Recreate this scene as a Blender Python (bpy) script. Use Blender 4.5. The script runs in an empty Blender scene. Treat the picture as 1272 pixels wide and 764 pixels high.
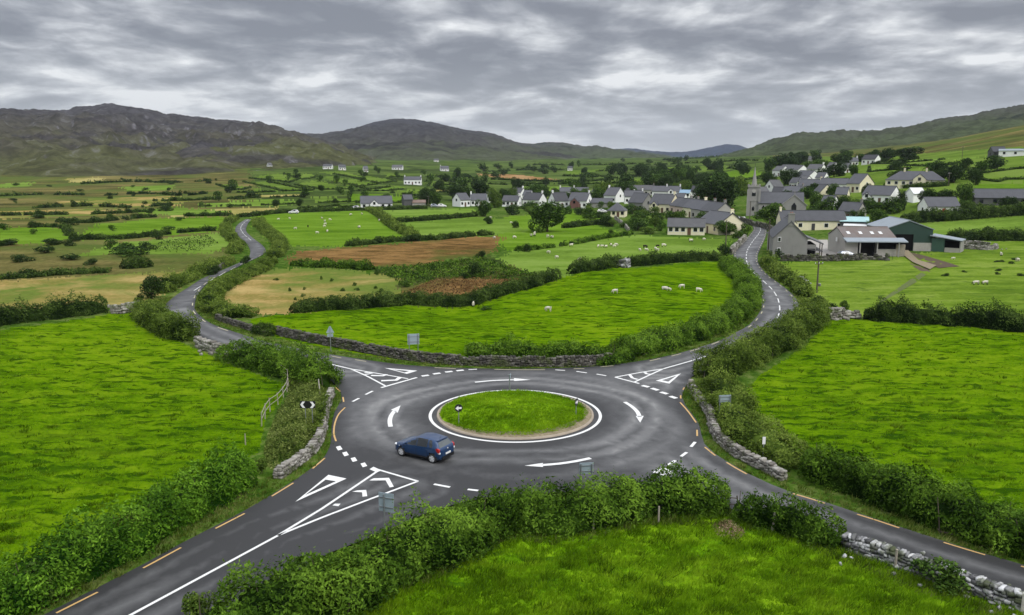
import bpy, bmesh, math, random
import numpy as np
from mathutils import Vector, Matrix, geometry

random.seed(7)
RNG = np.random.default_rng(11)
SC = bpy.context.scene
COL = SC.collection
PI = math.pi

# ------------------------------------------------------------------ camera model (photo pixels 1272 x 764)
CAMH, PITCH, FPX = 19.5, math.radians(10.05), 1000.0
CT, ST = math.cos(PITCH), math.sin(PITCH)


def rays(px, py):
    px = np.asarray(px, float); py = np.asarray(py, float)
    dx = (px - 636) / FPX; dy = -(py - 382) / FPX
    return np.stack([dx, CT + dy * ST, -ST + dy * CT], -1)


# ------------------------------------------------------------------ noise
_perm = np.random.default_rng(3).permutation(512).astype(np.int64)
_grad = np.random.default_rng(4).normal(size=(512, 2))
_grad /= np.linalg.norm(_grad, axis=1)[:, None]


def pn(x, y, seed=0):
    x = np.asarray(x, float) + seed * 17.31; y = np.asarray(y, float) - seed * 9.77
    xi = np.floor(x).astype(np.int64); yi = np.floor(y).astype(np.int64)
    xf = x - xi; yf = y - yi
    u = xf * xf * xf * (xf * (xf * 6 - 15) + 10); v = yf * yf * yf * (yf * (yf * 6 - 15) + 10)

    def g(ix, iy, fx, fy):
        h = _perm[(_perm[ix & 511] + iy) & 511]
        gr = _grad[h]
        return gr[..., 0] * fx + gr[..., 1] * fy
    a = g(xi, yi, xf, yf); b = g(xi + 1, yi, xf - 1, yf)
    c = g(xi, yi + 1, xf, yf - 1); d = g(xi + 1, yi + 1, xf - 1, yf - 1)
    return ((a + u * (b - a)) * (1 - v) + (c + u * (d - c)) * v) * 1.5


def fbm(x, y, o=4, seed=0, gain=.5):
    r = 0; a = 1.0; t = 0
    for i in range(o):
        r = r + a * pn(x, y, seed + i * 3); t += a
        x = np.asarray(x) * 2.03; y = np.asarray(y) * 2.03; a *= gain
    return r / t


def sstep(a, b, x):
    t = np.clip((np.asarray(x, float) - a) / (b - a), 0, 1)
    return t * t * (3 - 2 * t)


# ------------------------------------------------------------------ terrain height: profiles of real distance -> height
_D = [1, 150, 200, 250, 300, 350, 400, 500, 650, 800, 1000, 1300, 1700, 2500, 4000, 9000]
_P = {
    -500: [0, 0, 0, 0, 0, 0, .5, 2, 5, 9, 16, 30, 50, 60, 60, 60],
    0: [0, 0, 0, 0, 0, 0, 0, 1, 4, 8, 15, 28, 45, 60, 60, 60],
    200: [0, 0, 0, 0, 0, 0, .4, 2, 5, 9, 15, 24, 35, 50, 60, 60],
    350: [0, 0, 0, 0, 0, 0, 1, 4, 9, 14, 18, 19, 20, 28, 40, 50],
    450: [0, 0, 0, 0, 0, 0, 1, 4, 8.5, 12.5, 17.5, 22, 26, 34, 60, 70],
    550: [0, 0, 0, 0, 0, 0, .5, 2, 5, 8.5, 13, 20, 28, 36, 46, 60],
    700: [0, 0, 0, 0, 0, 0, .5, 1.5, 4, 7, 11.5, 18, 26, 36, 46, 60],
    850: [0, 0, 0, 0, .5, 1, 2, 4, 8, 12, 17.5, 25, 31, 38, 46, 60],
    950: [0, 0, 0, 0, 1.5, 3.5, 5.5, 9, 14, 18.5, 24, 32, 36, 42, 46, 60],
    1050: [0, 0, 0, .5, 4, 8.5, 12, 16, 20.5, 25, 31, 39, 42, 46, 50, 60],
    1150: [0, 0, 0, .5, 7.5, 13.5, 17, 22, 28, 34, 42, 50, 56, 65, 80, 100],
    1272: [0, 0, 0, .5, 7.5, 13.5, 18.5, 26, 38, 50, 62, 66, 60, 60, 80, 100],
    1700: [0, 0, 0, .5, 7, 14, 20, 32, 52, 75, 100, 100, 80, 60, 80, 100],
}
_US = np.linspace(-520, 1800, 465)
_LS = np.linspace(math.log(10), math.log(9000), 420)
_keys = sorted(_P)
_tab = np.array([np.interp(_LS, np.log(_D), _P[k]) for k in _keys])
_T = np.array([np.interp(_US, _keys, _tab[:, j]) for j in range(len(_LS))]).T


def _blur(A, s, ax):
    r = int(3 * s); k = np.exp(-.5 * (np.arange(-r, r + 1) / s) ** 2); k /= k.sum()
    pad = [(0, 0), (0, 0)]; pad[ax] = (r, r)
    B = np.pad(A, pad, mode='edge')
    return np.apply_along_axis(lambda v: np.convolve(v, k, 'valid'), ax, B)


_T = _blur(_blur(_T, 5, 0), 4, 1)
BUMPS = [(17, 134, 15, 17, 1.7), (-6.5, 109, 7, 7, -.8), (-25, 101, 10, 7, .6)]           # (x, y, rx, ry, height)


def Z(X, Y):
    X = np.asarray(X, float); Y = np.asarray(Y, float)
    d = np.hypot(X, Y)
    u = 636 + 1000 * (X / np.maximum(Y, 1.0)) / CT
    fu = np.clip((u - _US[0]) / (_US[1] - _US[0]), 0, len(_US) - 1.001)
    fl = np.clip((np.log(np.maximum(d, 10.1)) - _LS[0]) / (_LS[1] - _LS[0]), 0, len(_LS) - 1.001)
    iu = fu.astype(int); il = fl.astype(int); a = fu - iu; b = fl - il
    z = (_T[iu, il] * (1 - a) + _T[iu + 1, il] * a) * (1 - b) + (_T[iu, il + 1] * (1 - a) + _T[iu + 1, il + 1] * a) * b
    amp = sstep(330, 900, d) * 2.6 + sstep(900, 2500, d) * 6
    z = z + amp * fbm(X / 95, Y / 95, 4, 5)
    for bx, by, rx, ry, h in BUMPS:
        z = z + h * np.exp(-((X - bx) / rx) ** 2 - ((Y - by) / ry) ** 2)
    return z


_TS = np.exp(np.linspace(math.log(5), math.log(8800), 620))


def U(px, py):
    """photo pixel(s) -> points (N,3) where that sight line meets the terrain"""
    px = np.atleast_1d(np.asarray(px, float)); py = np.atleast_1d(np.asarray(py, float))
    r = rays(px, py); r = r / np.hypot(r[:, 0], r[:, 1])[:, None]
    out = np.zeros((len(px), 3))
    for s in range(0, len(px), 3000):
        rr = r[s:s + 3000]
        Xs = rr[:, None, 0] * _TS; Ys = rr[:, None, 1] * _TS
        df = CAMH + rr[:, None, 2] * _TS - Z(Xs, Ys)
        hit = df < 0
        k = np.where(hit.any(1), hit.argmax(1), len(_TS) - 1); k = np.maximum(k, 1)
        n = np.arange(len(rr))
        lo = _TS[k - 1].copy(); hi = _TS[k].copy()
        for _ in range(18):
            m = (lo + hi) / 2
            below = CAMH + rr[:, 2] * m - Z(rr[:, 0] * m, rr[:, 1] * m) < 0
            hi = np.where(below, m, hi); lo = np.where(below, lo, m)
        t = hi
        x, y = rr[:, 0] * t, rr[:, 1] * t
        out[s:s + 3000] = np.stack([x, y, Z(x, y)], -1)
    return out


def UP(pts):
    a = np.array(pts, float)
    return U(a[:, 0], a[:, 1])


def u1(px, py):
    return U([px], [py])[0]


def catmull(P, step, closed=False):
    P = np.asarray(P, float)
    n = len(P); out = []
    seg = n if closed else n - 1
    for i in range(seg):
        if closed:
            p0, p1, p2, p3 = P[(i - 1) % n], P[i], P[(i + 1) % n], P[(i + 2) % n]
        else:
            p1, p2 = P[i], P[i + 1]
            p0 = P[i - 1] if i > 0 else 2 * p1 - p2
            p3 = P[i + 2] if i + 2 < n else 2 * p2 - p1
        L = np.linalg.norm((p2 - p1)[:2]); m = max(1, int(round(L / step)))
        t01 = max(np.linalg.norm(p1 - p0), 1e-6) ** .5; t12 = max(L, 1e-6) ** .5; t23 = max(np.linalg.norm(p3 - p2), 1e-6) ** .5
        m1 = (p2 - p1 + t12 * ((p1 - p0) / t01 - (p2 - p0) / (t01 + t12)))
        m2 = (p2 - p1 + t12 * ((p3 - p2) / t23 - (p3 - p1) / (t12 + t23)))
        a = 2 * (p1 - p2) + m1 + m2; b = -3 * (p1 - p2) - 2 * m1 - m2
        for k in range(m):
            t = k / m
            out.append(a * t ** 3 + b * t * t + m1 * t + p1)
    if not closed:
        out.append(P[-1])
    return np.array(out)


def resample(P, step):
    P = np.asarray(P, float)
    d = np.r_[0, np.cumsum(np.linalg.norm(np.diff(P[:, :2], axis=0), axis=1))]
    n = max(2, int(d[-1] / step) + 1)
    s = np.linspace(0, d[-1], n)
    return np.stack([np.interp(s, d, P[:, i]) for i in range(P.shape[1])], -1), s


def normals2(P):
    t = np.gradient(P[:, :2], axis=0)
    t /= np.maximum(np.linalg.norm(t, axis=1), 1e-9)[:, None]
    return np.stack([-t[:, 1], t[:, 0]], -1), t


def inpoly(X, Y, poly):
    r = np.zeros(X.shape, bool)
    P = np.asarray(poly)[:, :2]
    x0, y0 = P.min(0); x1, y1 = P.max(0)
    m = (X >= x0) & (X <= x1) & (Y >= y0) & (Y <= y1)
    xs, ys = X[m], Y[m]; c = np.zeros(xs.shape, bool)
    for (ax, ay), (bx, by) in zip(P, np.roll(P, -1, 0)):
        k = (ay > ys) != (by > ys)
        with np.errstate(divide='ignore', invalid='ignore'):
            c ^= k & (xs < (bx - ax) * (ys - ay) / (by - ay) + ax)
    r[m] = c
    return r


def segdist(X, Y, P, closed=True):
    P = np.asarray(P)[:, :2]; Q = np.roll(P, -1, 0)
    if not closed:
        P, Q = P[:-1], Q[:-1]
    best = np.full(X.shape, 1e18)
    for a, b in zip(P, Q):
        d = b - a; L = max(d @ d, 1e-12)
        t = np.clip(((X - a[0]) * d[0] + (Y - a[1]) * d[1]) / L, 0, 1)
        best = np.minimum(best, (X - a[0] - t * d[0]) ** 2 + (Y - a[1] - t * d[1]) ** 2)
    return np.sqrt(best)


# ------------------------------------------------------------------ objects
def tag(o, label=None, cat=None, group=None, kind=None):
    if label: o['label'] = label
    if cat: o['category'] = cat
    if group: o['group'] = group
    if kind: o['kind'] = kind
    return o


def link(o, parent=None):
    COL.objects.link(o)
    if parent is not None:
        o.parent = parent
    return o


def empty(name, loc=(0, 0, 0), rz=0.0, label=None, cat=None, group=None):
    o = bpy.data.objects.new(name, None)
    o.location = loc; o.rotation_euler = (0, 0, rz); o.empty_display_size = .3
    link(o)
    return tag(o, label, cat, group)


def copy_tree(o, parent=None):
    c = o.copy(); link(c)
    if parent is not None:
        c.parent = parent
    for ch in list(o.children):
        copy_tree(ch, c)
    return c


def mesh_np(name, V, faces, mat, parent=None, attrs=None, smooth=False, colors=None, matidx=None):
    """faces: list of (N,k) int arrays"""
    me = bpy.data.meshes.new(name)
    V = np.ascontiguousarray(V, np.float32)
    me.vertices.add(len(V)); me.vertices.foreach_set('co', V.ravel())
    faces = [np.ascontiguousarray(f, np.int32) for f in faces if len(f)]
    loops = np.concatenate([f.ravel() for f in faces])
    tot = np.concatenate([np.full(len(f), f.shape[1], np.int32) for f in faces])
    start = np.r_[0, np.cumsum(tot)[:-1]].astype(np.int32)
    me.loops.add(len(loops)); me.loops.foreach_set('vertex_index', loops)
    me.polygons.add(len(tot)); me.polygons.foreach_set('loop_start', start)
    if matidx is not None:
        me.polygons.foreach_set('material_index', np.ascontiguousarray(matidx, np.int32))
    if smooth:
        me.polygons.foreach_set('use_smooth', np.ones(len(tot), bool))
    for k, a in (attrs or {}).items():
        at = me.attributes.new(k, 'FLOAT', 'POINT'); at.data.foreach_set('value', np.ascontiguousarray(a, np.float32))
    for k, a in (colors or {}).items():
        at = me.attributes.new(k, 'FLOAT_COLOR', 'POINT'); at.data.foreach_set('color', np.ascontiguousarray(a, np.float32).ravel())
    me.update()
    for m in (mat if isinstance(mat, (list, tuple)) else [mat]):
        me.materials.append(m)
    return link(bpy.data.objects.new(name, me), parent)


class MB:
    """collects simple solids into one mesh"""

    def __init__(self):
        self.v, self.f, self.m = [], [], []

    def add(self, vs, fs, mi=0):
        b = len(self.v)
        self.v += [tuple(map(float, p)) for p in vs]
        self.f += [tuple(i + b for i in f) for f in fs]; self.m += [mi] * len(fs)
        return self

    def box(self, c, s, rz=0, mi=0, M=None):
        hx, hy, hz = s[0] / 2, s[1] / 2, s[2] / 2
        vs = [(x * hx, y * hy, z * hz) for z in (-1, 1) for x, y in ((-1, -1), (1, -1), (1, 1), (-1, 1))]
        if M is not None:
            vs = [tuple(M @ Vector(p)) for p in vs]
        ca, sa = math.cos(rz), math.sin(rz)
        vs = [(c[0] + x * ca - y * sa, c[1] + x * sa + y * ca, c[2] + z) for x, y, z in vs]
        return self.add(vs, [(0, 3, 2, 1), (4, 5, 6, 7), (0, 1, 5, 4), (1, 2, 6, 5), (2, 3, 7, 6), (3, 0, 4, 7)], mi)

    def prism(self, poly, axis, a, b, mi=0):
        """poly: 2D points; extruded along axis ('x','y','z') from a to b"""
        n = len(poly)

        def P(p, t):
            return {'x': (t, p[0], p[1]), 'y': (p[0], t, p[1]), 'z': (p[0], p[1], t)}[axis]
        vs = [P(p, a) for p in poly] + [P(p, b) for p in poly]
        fs = [tuple(range(n))[::-1], tuple(range(n, 2 * n))] + [(i, (i + 1) % n, n + (i + 1) % n, n + i) for i in range(n)]
        return self.add(vs, fs, mi)

    def cyl(self, p0, p1, r0, r1=None, n=8, mi=0, caps=True):
        r1 = r0 if r1 is None else r1
        p0, p1 = Vector(p0), Vector(p1); d = (p1 - p0).normalized()
        a = d.orthogonal().normalized(); b = d.cross(a)
        vs = []
        for p, r in ((p0, r0), (p1, r1)):
            for i in range(n):
                t = 2 * PI * i / n
                vs.append(p + (a * math.cos(t) + b * math.sin(t)) * r)
        fs = [(i, (i + 1) % n, n + (i + 1) % n, n + i) for i in range(n)]
        if caps:
            fs += [tuple(range(n))[::-1], tuple(range(n, 2 * n))]
        return self.add(vs, fs, mi)

    def ell(self, c, r, nu=10, nv=6, mi=0):
        vs, fs = [], []
        for j in range(nv + 1):
            ph = -PI / 2 + PI * j / nv
            for i in range(nu):
                t = 2 * PI * i / nu
                vs.append((c[0] + r[0] * math.cos(ph) * math.cos(t), c[1] + r[1] * math.cos(ph) * math.sin(t), c[2] + r[2] * math.sin(ph)))
        for j in range(nv):
            for i in range(nu):
                fs.append((j * nu + i, j * nu + (i + 1) % nu, (j + 1) * nu + (i + 1) % nu, (j + 1) * nu + i))
        return self.add(vs, fs, mi)

    def build(self, name, mats, parent=None, smooth=False, recalc=True):
        me = bpy.data.meshes.new(name)
        me.from_pydata(self.v, [], self.f)
        for m in (mats if isinstance(mats, (list, tuple)) else [mats]):
            me.materials.append(m)
        me.polygons.foreach_set('material_index', self.m)
        if recalc:
            bm = bmesh.new(); bm.from_mesh(me); bmesh.ops.recalc_face_normals(bm, faces=bm.faces); bm.to_mesh(me); bm.free()
        if smooth:
            me.polygons.foreach_set('use_smooth', [True] * len(me.polygons))
        me.update()
        return link(bpy.data.objects.new(name, me), parent)


# ------------------------------------------------------------------ materials
class NT:
    def __init__(self, tree):
        self.t = tree

    def n(self, typ, ins=None, **kw):
        nd = self.t.nodes.new(typ)
        for k, v in kw.items():
            setattr(nd, k, v)
        for k, v in (ins or {}).items():
            s = nd.inputs[k]
            if isinstance(v, bpy.types.NodeSocket):
                self.t.links.new(v, s)
            else:
                s.default_value = v
        return nd

    def math(self, op, a, b=0.0, c=None, clamp=False):
        ins = {0: a, 1: b}
        if c is not None:
            ins[2] = c
        return self.n('ShaderNodeMath', ins, operation=op, use_clamp=clamp).outputs[0]

    def mix(self, f, a, b, blend='MIX'):
        nd = self.n('ShaderNodeMix', data_type='RGBA', blend_type=blend)
        for i, v in ((0, f), (6, a), (7, b)):
            s = nd.inputs[i]
            if isinstance(v, bpy.types.NodeSocket):
                self.t.links.new(v, s)
            else:
                s.default_value = (*v, 1) if isinstance(v, tuple) and len(v) == 3 else v
        return nd.outputs[2]

    def ramp(self, f, stops, interp='LINEAR'):
        nd = self.n('ShaderNodeValToRGB', {0: f})
        nd.color_ramp.interpolation = interp
        e = nd.color_ramp.elements
        while len(e) < len(stops):
            e.new(.5)
        for el, (p, c) in zip(e, stops):
            el.position = p
            el.color = (*c, 1) if isinstance(c, tuple) else (c, c, c, 1)
        return nd.outputs[0]

    def noise(self, vec, scale, detail=4, rough=.55, dist=0.0):
        return self.n('ShaderNodeTexNoise', {'Vector': vec, 'Scale': scale, 'Detail': detail, 'Roughness': rough, 'Distortion': dist}).outputs['Fac']

    def mapping(self, vec, scale=(1, 1, 1), rot=(0, 0, 0)):
        return self.n('ShaderNodeMapping', {'Vector': vec, 'Scale': scale, 'Rotation': rot}).outputs[0]


MATS = {}


def new_mat(name):
    m = bpy.data.materials.new(name); m.use_nodes = True
    t = NT(m.node_tree)
    b = m.node_tree.nodes['Principled BSDF']
    MATS[name] = m
    return m, t, b


def setc(t, b, col, rough=.8, spec=.3, metal=0.0):
    if isinstance(col, bpy.types.NodeSocket):
        t.t.links.new(col, b.inputs['Base Color'])
    else:
        b.inputs['Base Color'].default_value = (*col, 1)
    if isinstance(rough, bpy.types.NodeSocket):
        t.t.links.new(rough, b.inputs['Roughness'])
    else:
        b.inputs['Roughness'].default_value = rough
    b.inputs['Specular IOR Level'].default_value = spec
    b.inputs['Metallic'].default_value = metal


def bump(t, b, h, strength=.4, dist=.05):
    nd = t.n('ShaderNodeBump', {'Height': h, 'Strength': strength, 'Distance': dist})
    t.t.links.new(nd.outputs[0], b.inputs['Normal'])


def objco(t):
    return t.n('ShaderNodeTexCoord').outputs['Object']


def simple(name, col, rough=.7, spec=.3, metal=0.0, var=.25, scale=1.5, bumpy=0.0):
    m, t, b = new_mat(name)
    v = objco(t)
    n = t.noise(v, scale, 5, .6)
    r = t.n('ShaderNodeObjectInfo').outputs['Random']
    f = t.math('ADD', t.math('MULTIPLY_ADD', n, 2 * var, 1 - var), t.math('MULTIPLY_ADD', r, var * .4, -var * .2))
    c = t.mix(1.0, col, t.n('ShaderNodeCombineColor', {0: f, 1: f, 2: f}).outputs[0], 'MULTIPLY')
    setc(t, b, c, rough, spec, metal)
    if bumpy:
        bump(t, b, t.noise(v, scale * 6, 4), bumpy, .03)
    return m


def leaf_mat(name, dark, mid, light, transl=.22, clump=.35):
    m, t, b = new_mat(name)
    a = t.n('ShaderNodeAttribute', attribute_name='tint').outputs['Fac']
    v = objco(t)
    n1 = t.noise(v, clump, 3)
    rnd = t.n('ShaderNodeObjectInfo').outputs['Random']
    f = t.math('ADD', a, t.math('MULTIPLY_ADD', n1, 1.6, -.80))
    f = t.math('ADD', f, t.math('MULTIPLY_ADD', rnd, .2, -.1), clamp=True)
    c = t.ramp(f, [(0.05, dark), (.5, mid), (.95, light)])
    setc(t, b, c, .7, .04)
    tr = t.n('ShaderNodeBsdfTranslucent', {'Color': c})
    mx = t.n('ShaderNodeMixShader', {0: transl, 1: b.outputs[0], 2: tr.outputs[0]})
    t.t.links.new(mx.outputs[0], m.node_tree.nodes['Material Output'].inputs['Surface'])
    return m


def field_mat(name, dark, mid, light, s_big=.03, s_mid=.35, streak=(1, 1), patch=None, patch_scale=.05, patch_amt=.5, fine=3.0, dash=None, contrast=1.55):
    """pasture or moor: three tones mixed by noises in metres, optional second plant cover in patches"""
    m, t, b = new_mat(name)
    v = objco(t)
    vs = t.mapping(v, (streak[0], streak[1], 1), (0, 0, .12))
    nb = t.noise(v, s_big, 4, .6)
    nm = t.noise(vs, s_mid, 5, .62, .4)
    nf = t.noise(v, fine, 4, .65)
    f = t.math('ADD', t.math('MULTIPLY_ADD', nb, 1.1, -.55), t.math('MULTIPLY_ADD', nm, 1.5, -.25))
    f = t.math('ADD', f, t.math('MULTIPLY_ADD', nf, .7, -.35))
    f = t.math('MULTIPLY_ADD', f, contrast, .5 - .5 * contrast, clamp=True)
    c = t.ramp(f, [(.12, dark), (.5, mid), (.88, light)])
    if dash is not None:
        # tussocks combed by the wind: coarse grass and its shade, painted as short dark dashes
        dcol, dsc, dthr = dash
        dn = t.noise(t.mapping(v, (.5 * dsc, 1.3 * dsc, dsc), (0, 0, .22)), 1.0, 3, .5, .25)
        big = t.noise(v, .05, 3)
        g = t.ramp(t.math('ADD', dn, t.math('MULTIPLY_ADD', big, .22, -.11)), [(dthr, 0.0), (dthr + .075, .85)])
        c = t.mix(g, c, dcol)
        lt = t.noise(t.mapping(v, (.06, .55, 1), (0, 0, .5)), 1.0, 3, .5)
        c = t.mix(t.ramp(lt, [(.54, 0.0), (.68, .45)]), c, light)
    if patch is not None:
        np_ = t.noise(v, patch_scale, 6, .6, .6)
        g = t.ramp(np_, [(patch_amt - .06, 0.0), (patch_amt + .08, 1.0)])
        pc = t.mix(t.noise(v, .8, 4), tuple(x * .65 for x in patch), tuple(x * 1.35 for x in patch))
        c = t.mix(g, c, pc)
    setc(t, b, c, 1.0, 0.0)
    bump(t, b, t.math('ADD', nm, t.math('MULTIPLY', nf, .35)), .5, .25)
    return m
# ------------------------------------------------------------------ materials in use
leaf_mat('hedge', (.007, .021, .002), (.052, .110, .009), (.165, .285, .028), clump=.5)
leaf_mat('hedge_olive', (.011, .025, .003), (.070, .116, .014), (.18, .25, .042), clump=.5)
leaf_mat('hedge_dark', (.007, .017, .004), (.038, .070, .012), (.105, .16, .032), clump=.4)
leaf_mat('hedge_bright', (.010, .042, .003), (.068, .158, .010), (.205, .38, .032), clump=.5)
leaf_mat('scrub', (.040, .060, .010), (.130, .180, .034), (.26, .30, .09))
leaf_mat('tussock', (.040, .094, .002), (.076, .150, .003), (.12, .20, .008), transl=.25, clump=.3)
leaf_mat('bracken', (.05, .030, .012), (.15, .085, .035), (.26, .18, .07))
leaf_mat('tree_green', (.014, .034, .006), (.060, .118, .017), (.15, .235, .042), clump=.25)
leaf_mat('tree_dark', (.010, .022, .006), (.034, .068, .014), (.085, .135, .034), clump=.25)
leaf_mat('tree_light', (.030, .062, .008), (.10, .16, .024), (.20, .28, .05), clump=.25)
leaf_mat('grass_blade', (.070, .155, .003), (.155, .300, .005), (.26, .41, .014), transl=.35, clump=.25)
leaf_mat('grass_verge', (.040, .075, .008), (.105, .155, .020), (.22, .25, .07), transl=.3, clump=.4)
leaf_mat('straw', (.14, .10, .05), (.28, .21, .12), (.42, .34, .21), transl=.2, clump=.8)
simple('bark', (.09, .075, .055), .9, .1, var=.35, scale=2)
PAST = ((.034, .082, .002), (.084, .168, .002), (.138, .222, .006))
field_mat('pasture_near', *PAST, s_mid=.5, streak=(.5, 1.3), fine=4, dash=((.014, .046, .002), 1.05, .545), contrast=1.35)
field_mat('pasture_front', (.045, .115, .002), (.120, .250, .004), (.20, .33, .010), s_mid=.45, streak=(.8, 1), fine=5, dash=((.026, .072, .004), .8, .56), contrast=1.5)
field_mat('pasture_mid', (.062, .125, .008), (.105, .192, .014), (.14, .23, .026), s_mid=.12, streak=(.6, 1.4), fine=1.2, contrast=1.2)
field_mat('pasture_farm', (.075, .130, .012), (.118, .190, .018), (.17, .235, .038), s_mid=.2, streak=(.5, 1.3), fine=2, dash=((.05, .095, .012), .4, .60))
field_mat('pasture_light', (.085, .145, .018), (.125, .205, .028), (.16, .24, .045), s_mid=.06, streak=(.5, 1.4), fine=.6)
field_mat('pasture_far', (.075, .125, .018), (.105, .168, .022), (.13, .19, .035), s_mid=.04, streak=(.4, 1.4), fine=.4)
field_mat('hay_tan', (.15, .14, .032), (.28, .205, .070), (.38, .28, .11), s_mid=.12, streak=(.45, 1.2), patch=(.11, .15, .028), patch_scale=.04, patch_amt=.49, fine=1.5)
field_mat('hay_yellow', (.20, .19, .05), (.27, .24, .075), (.33, .29, .11), s_mid=.06, fine=.7)
field_mat('stubble_orange', (.22, .12, .05), (.29, .17, .075), (.33, .22, .11), s_mid=.05, fine=.5)
field_mat('bracken_rust', (.075, .048, .016), (.155, .092, .032), (.24, .14, .052), s_mid=.22, streak=(.8, 1.2), patch=(.080, .085, .020), patch_scale=.04, patch_amt=.54, fine=1.6)
field_mat('bracken_green', (.020, .036, .008), (.046, .072, .015), (.10, .11, .032), s_mid=.12, patch=(.10, .075, .026), patch_scale=.05, patch_amt=.56, fine=1.3)
field_mat('moor', (.046, .048, .015), (.108, .098, .032), (.19, .16, .058), s_big=.012, s_mid=.05, streak=(.35, 1.3), patch=(.075, .105, .022), patch_scale=.014, patch_amt=.51, fine=.8)
field_mat('valley', (.035, .058, .014), (.068, .108, .022), (.105, .145, .035), s_big=.010, s_mid=.035, streak=(.35, 1.3), patch=(.032, .048, .014), patch_scale=.014, patch_amt=.55, fine=.5)
field_mat('verge', (.025, .062, .006), (.060, .115, .014), (.13, .16, .045), s_mid=.7, fine=4)
simple('tarmac_plain', (.06, .06, .062), .6, .4, var=.2, scale=.8)
simple('concrete', (.34, .32, .29), .85, .2, var=.3, scale=1.2)
simple('kerb', (.33, .28, .22), .85, .2, var=.35, scale=2)
simple('gravel', (.24, .20, .13), .95, .1, var=.75, scale=4, bumpy=.6)
simple('earth', (.10, .075, .05), .95, .1, var=.5, scale=1.5)
simple('track', (.10, .125, .04), .95, .1, var=.4, scale=.6)
simple('debris', (.33, .26, .17), .95, .1, var=.4, scale=3)

# road surface
m, t, b = new_mat('tarmac')
v = objco(t)
w = t.n('ShaderNodeAttribute', attribute_name='wear').outputs['Fac']
dk = t.n('ShaderNodeAttribute', attribute_name='seal').outputs['Fac']
nb = t.noise(v, .12, 5, .6); nm = t.noise(v, .9, 5, .65, .5); nf = t.noise(v, 22, 3, .7); ng = t.noise(v, 90, 2, .7)
f = t.math('ADD', t.math('MULTIPLY_ADD', w, .52, .24), t.math('MULTIPLY_ADD', nb, .7, -.30))
f = t.math('ADD', f, t.math('MULTIPLY_ADD', nm, .38, -.19))
f = t.math('ADD', f, t.math('MULTIPLY_ADD', nf, .16, -.08))
f = t.math('ADD', f, t.math('MULTIPLY_ADD', t.noise(v, 4.5, 4, .7), .22, -.11))
f = t.math('SUBTRACT', f, t.math('MULTIPLY', dk, .34), clamp=True)
c = t.ramp(f, [(0, (.030, .0298, .0305)), (.35, (.074, .0738, .0745)), (.7, (.135, .1345, .133)), (1, (.215, .213, .206))])
cr = t.n('ShaderNodeTexVoronoi', {'Vector': t.mapping(v, (.22, .22, .22)), 'Scale': 1.0}, feature='DISTANCE_TO_EDGE').outputs['Distance']
crm = t.math('MULTIPLY', t.math('LESS_THAN', cr, .004), t.ramp(nb, [(.55, 0.0), (.62, .45)]))
c = t.mix(crm, c, (.02, .02, .02))
setc(t, b, c, t.math('MULTIPLY_ADD', f, -.14, .66), .42)
bump(t, b, t.math('ADD', nf, ng), .35, .01)


def paint(name, col, wornness):
    m, t, b = new_mat(name)
    v = objco(t)
    n = t.noise(v, 7, 5, .7)
    k = t.ramp(t.math('ADD', n, t.math('MULTIPLY', t.noise(v, .6, 3), .35)), [(wornness - .05, .75), (wornness + .04, 0.0)])
    c = t.mix(k, col, (.11, .11, .11))
    setc(t, b, c, .55, .3)
    return m


paint('paint_white', (.72, .72, .70), .50)
paint('paint_yellow', (.56, .36, .14), .50)
paint('paint_cream', (.50, .46, .30), .52)


# stone
def stone_mat(name, dark, mid, light, lich):
    m, t, b = new_mat(name)
    v = objco(t)
    rnd = t.n('ShaderNodeNewGeometry').outputs['Random Per Island']
    n = t.noise(v, 6, 5, .65)
    f = t.math('ADD', t.math('MULTIPLY', rnd, .75), t.math('MULTIPLY_ADD', n, .7, -.22), clamp=True)
    c = t.ramp(f, [(.08, dark), (.5, mid), (.92, light)])
    l = t.ramp(t.noise(v, 3.2, 4, .6), [(lich, 0.0), (lich + .07, .8)])
    c = t.mix(l, c, (.52, .51, .47))
    mo = t.ramp(t.noise(v, 1.1, 4, .6), [(.50, 0.0), (.60, .75)])
    c = t.mix(mo, c, (.06, .075, .025))
    setc(t, b, c, .9, .2)
    bump(t, b, t.noise(v, 25, 4), .5, .02)


stone_mat('wall_stone', (.10, .092, .08), (.22, .205, .18), (.38, .365, .33), .62)
stone_mat('wall_stone_dark', (.032, .030, .026), (.072, .068, .058), (.16, .15, .13), .66)
stone_mat('wall_stone_white', (.05, .05, .052), (.18, .18, .182), (.62, .62, .62), .60)

# ------------------------------------------------------------------ roundabout geometry in metres
_a, _b2 = u1(640, 485), u1(640, 551)
RC = np.array([(_a[0] + _b2[0]) / 2, (_a[1] + _b2[1]) / 2])
RR = (_b2[1] - _a[1]) / -2

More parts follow.
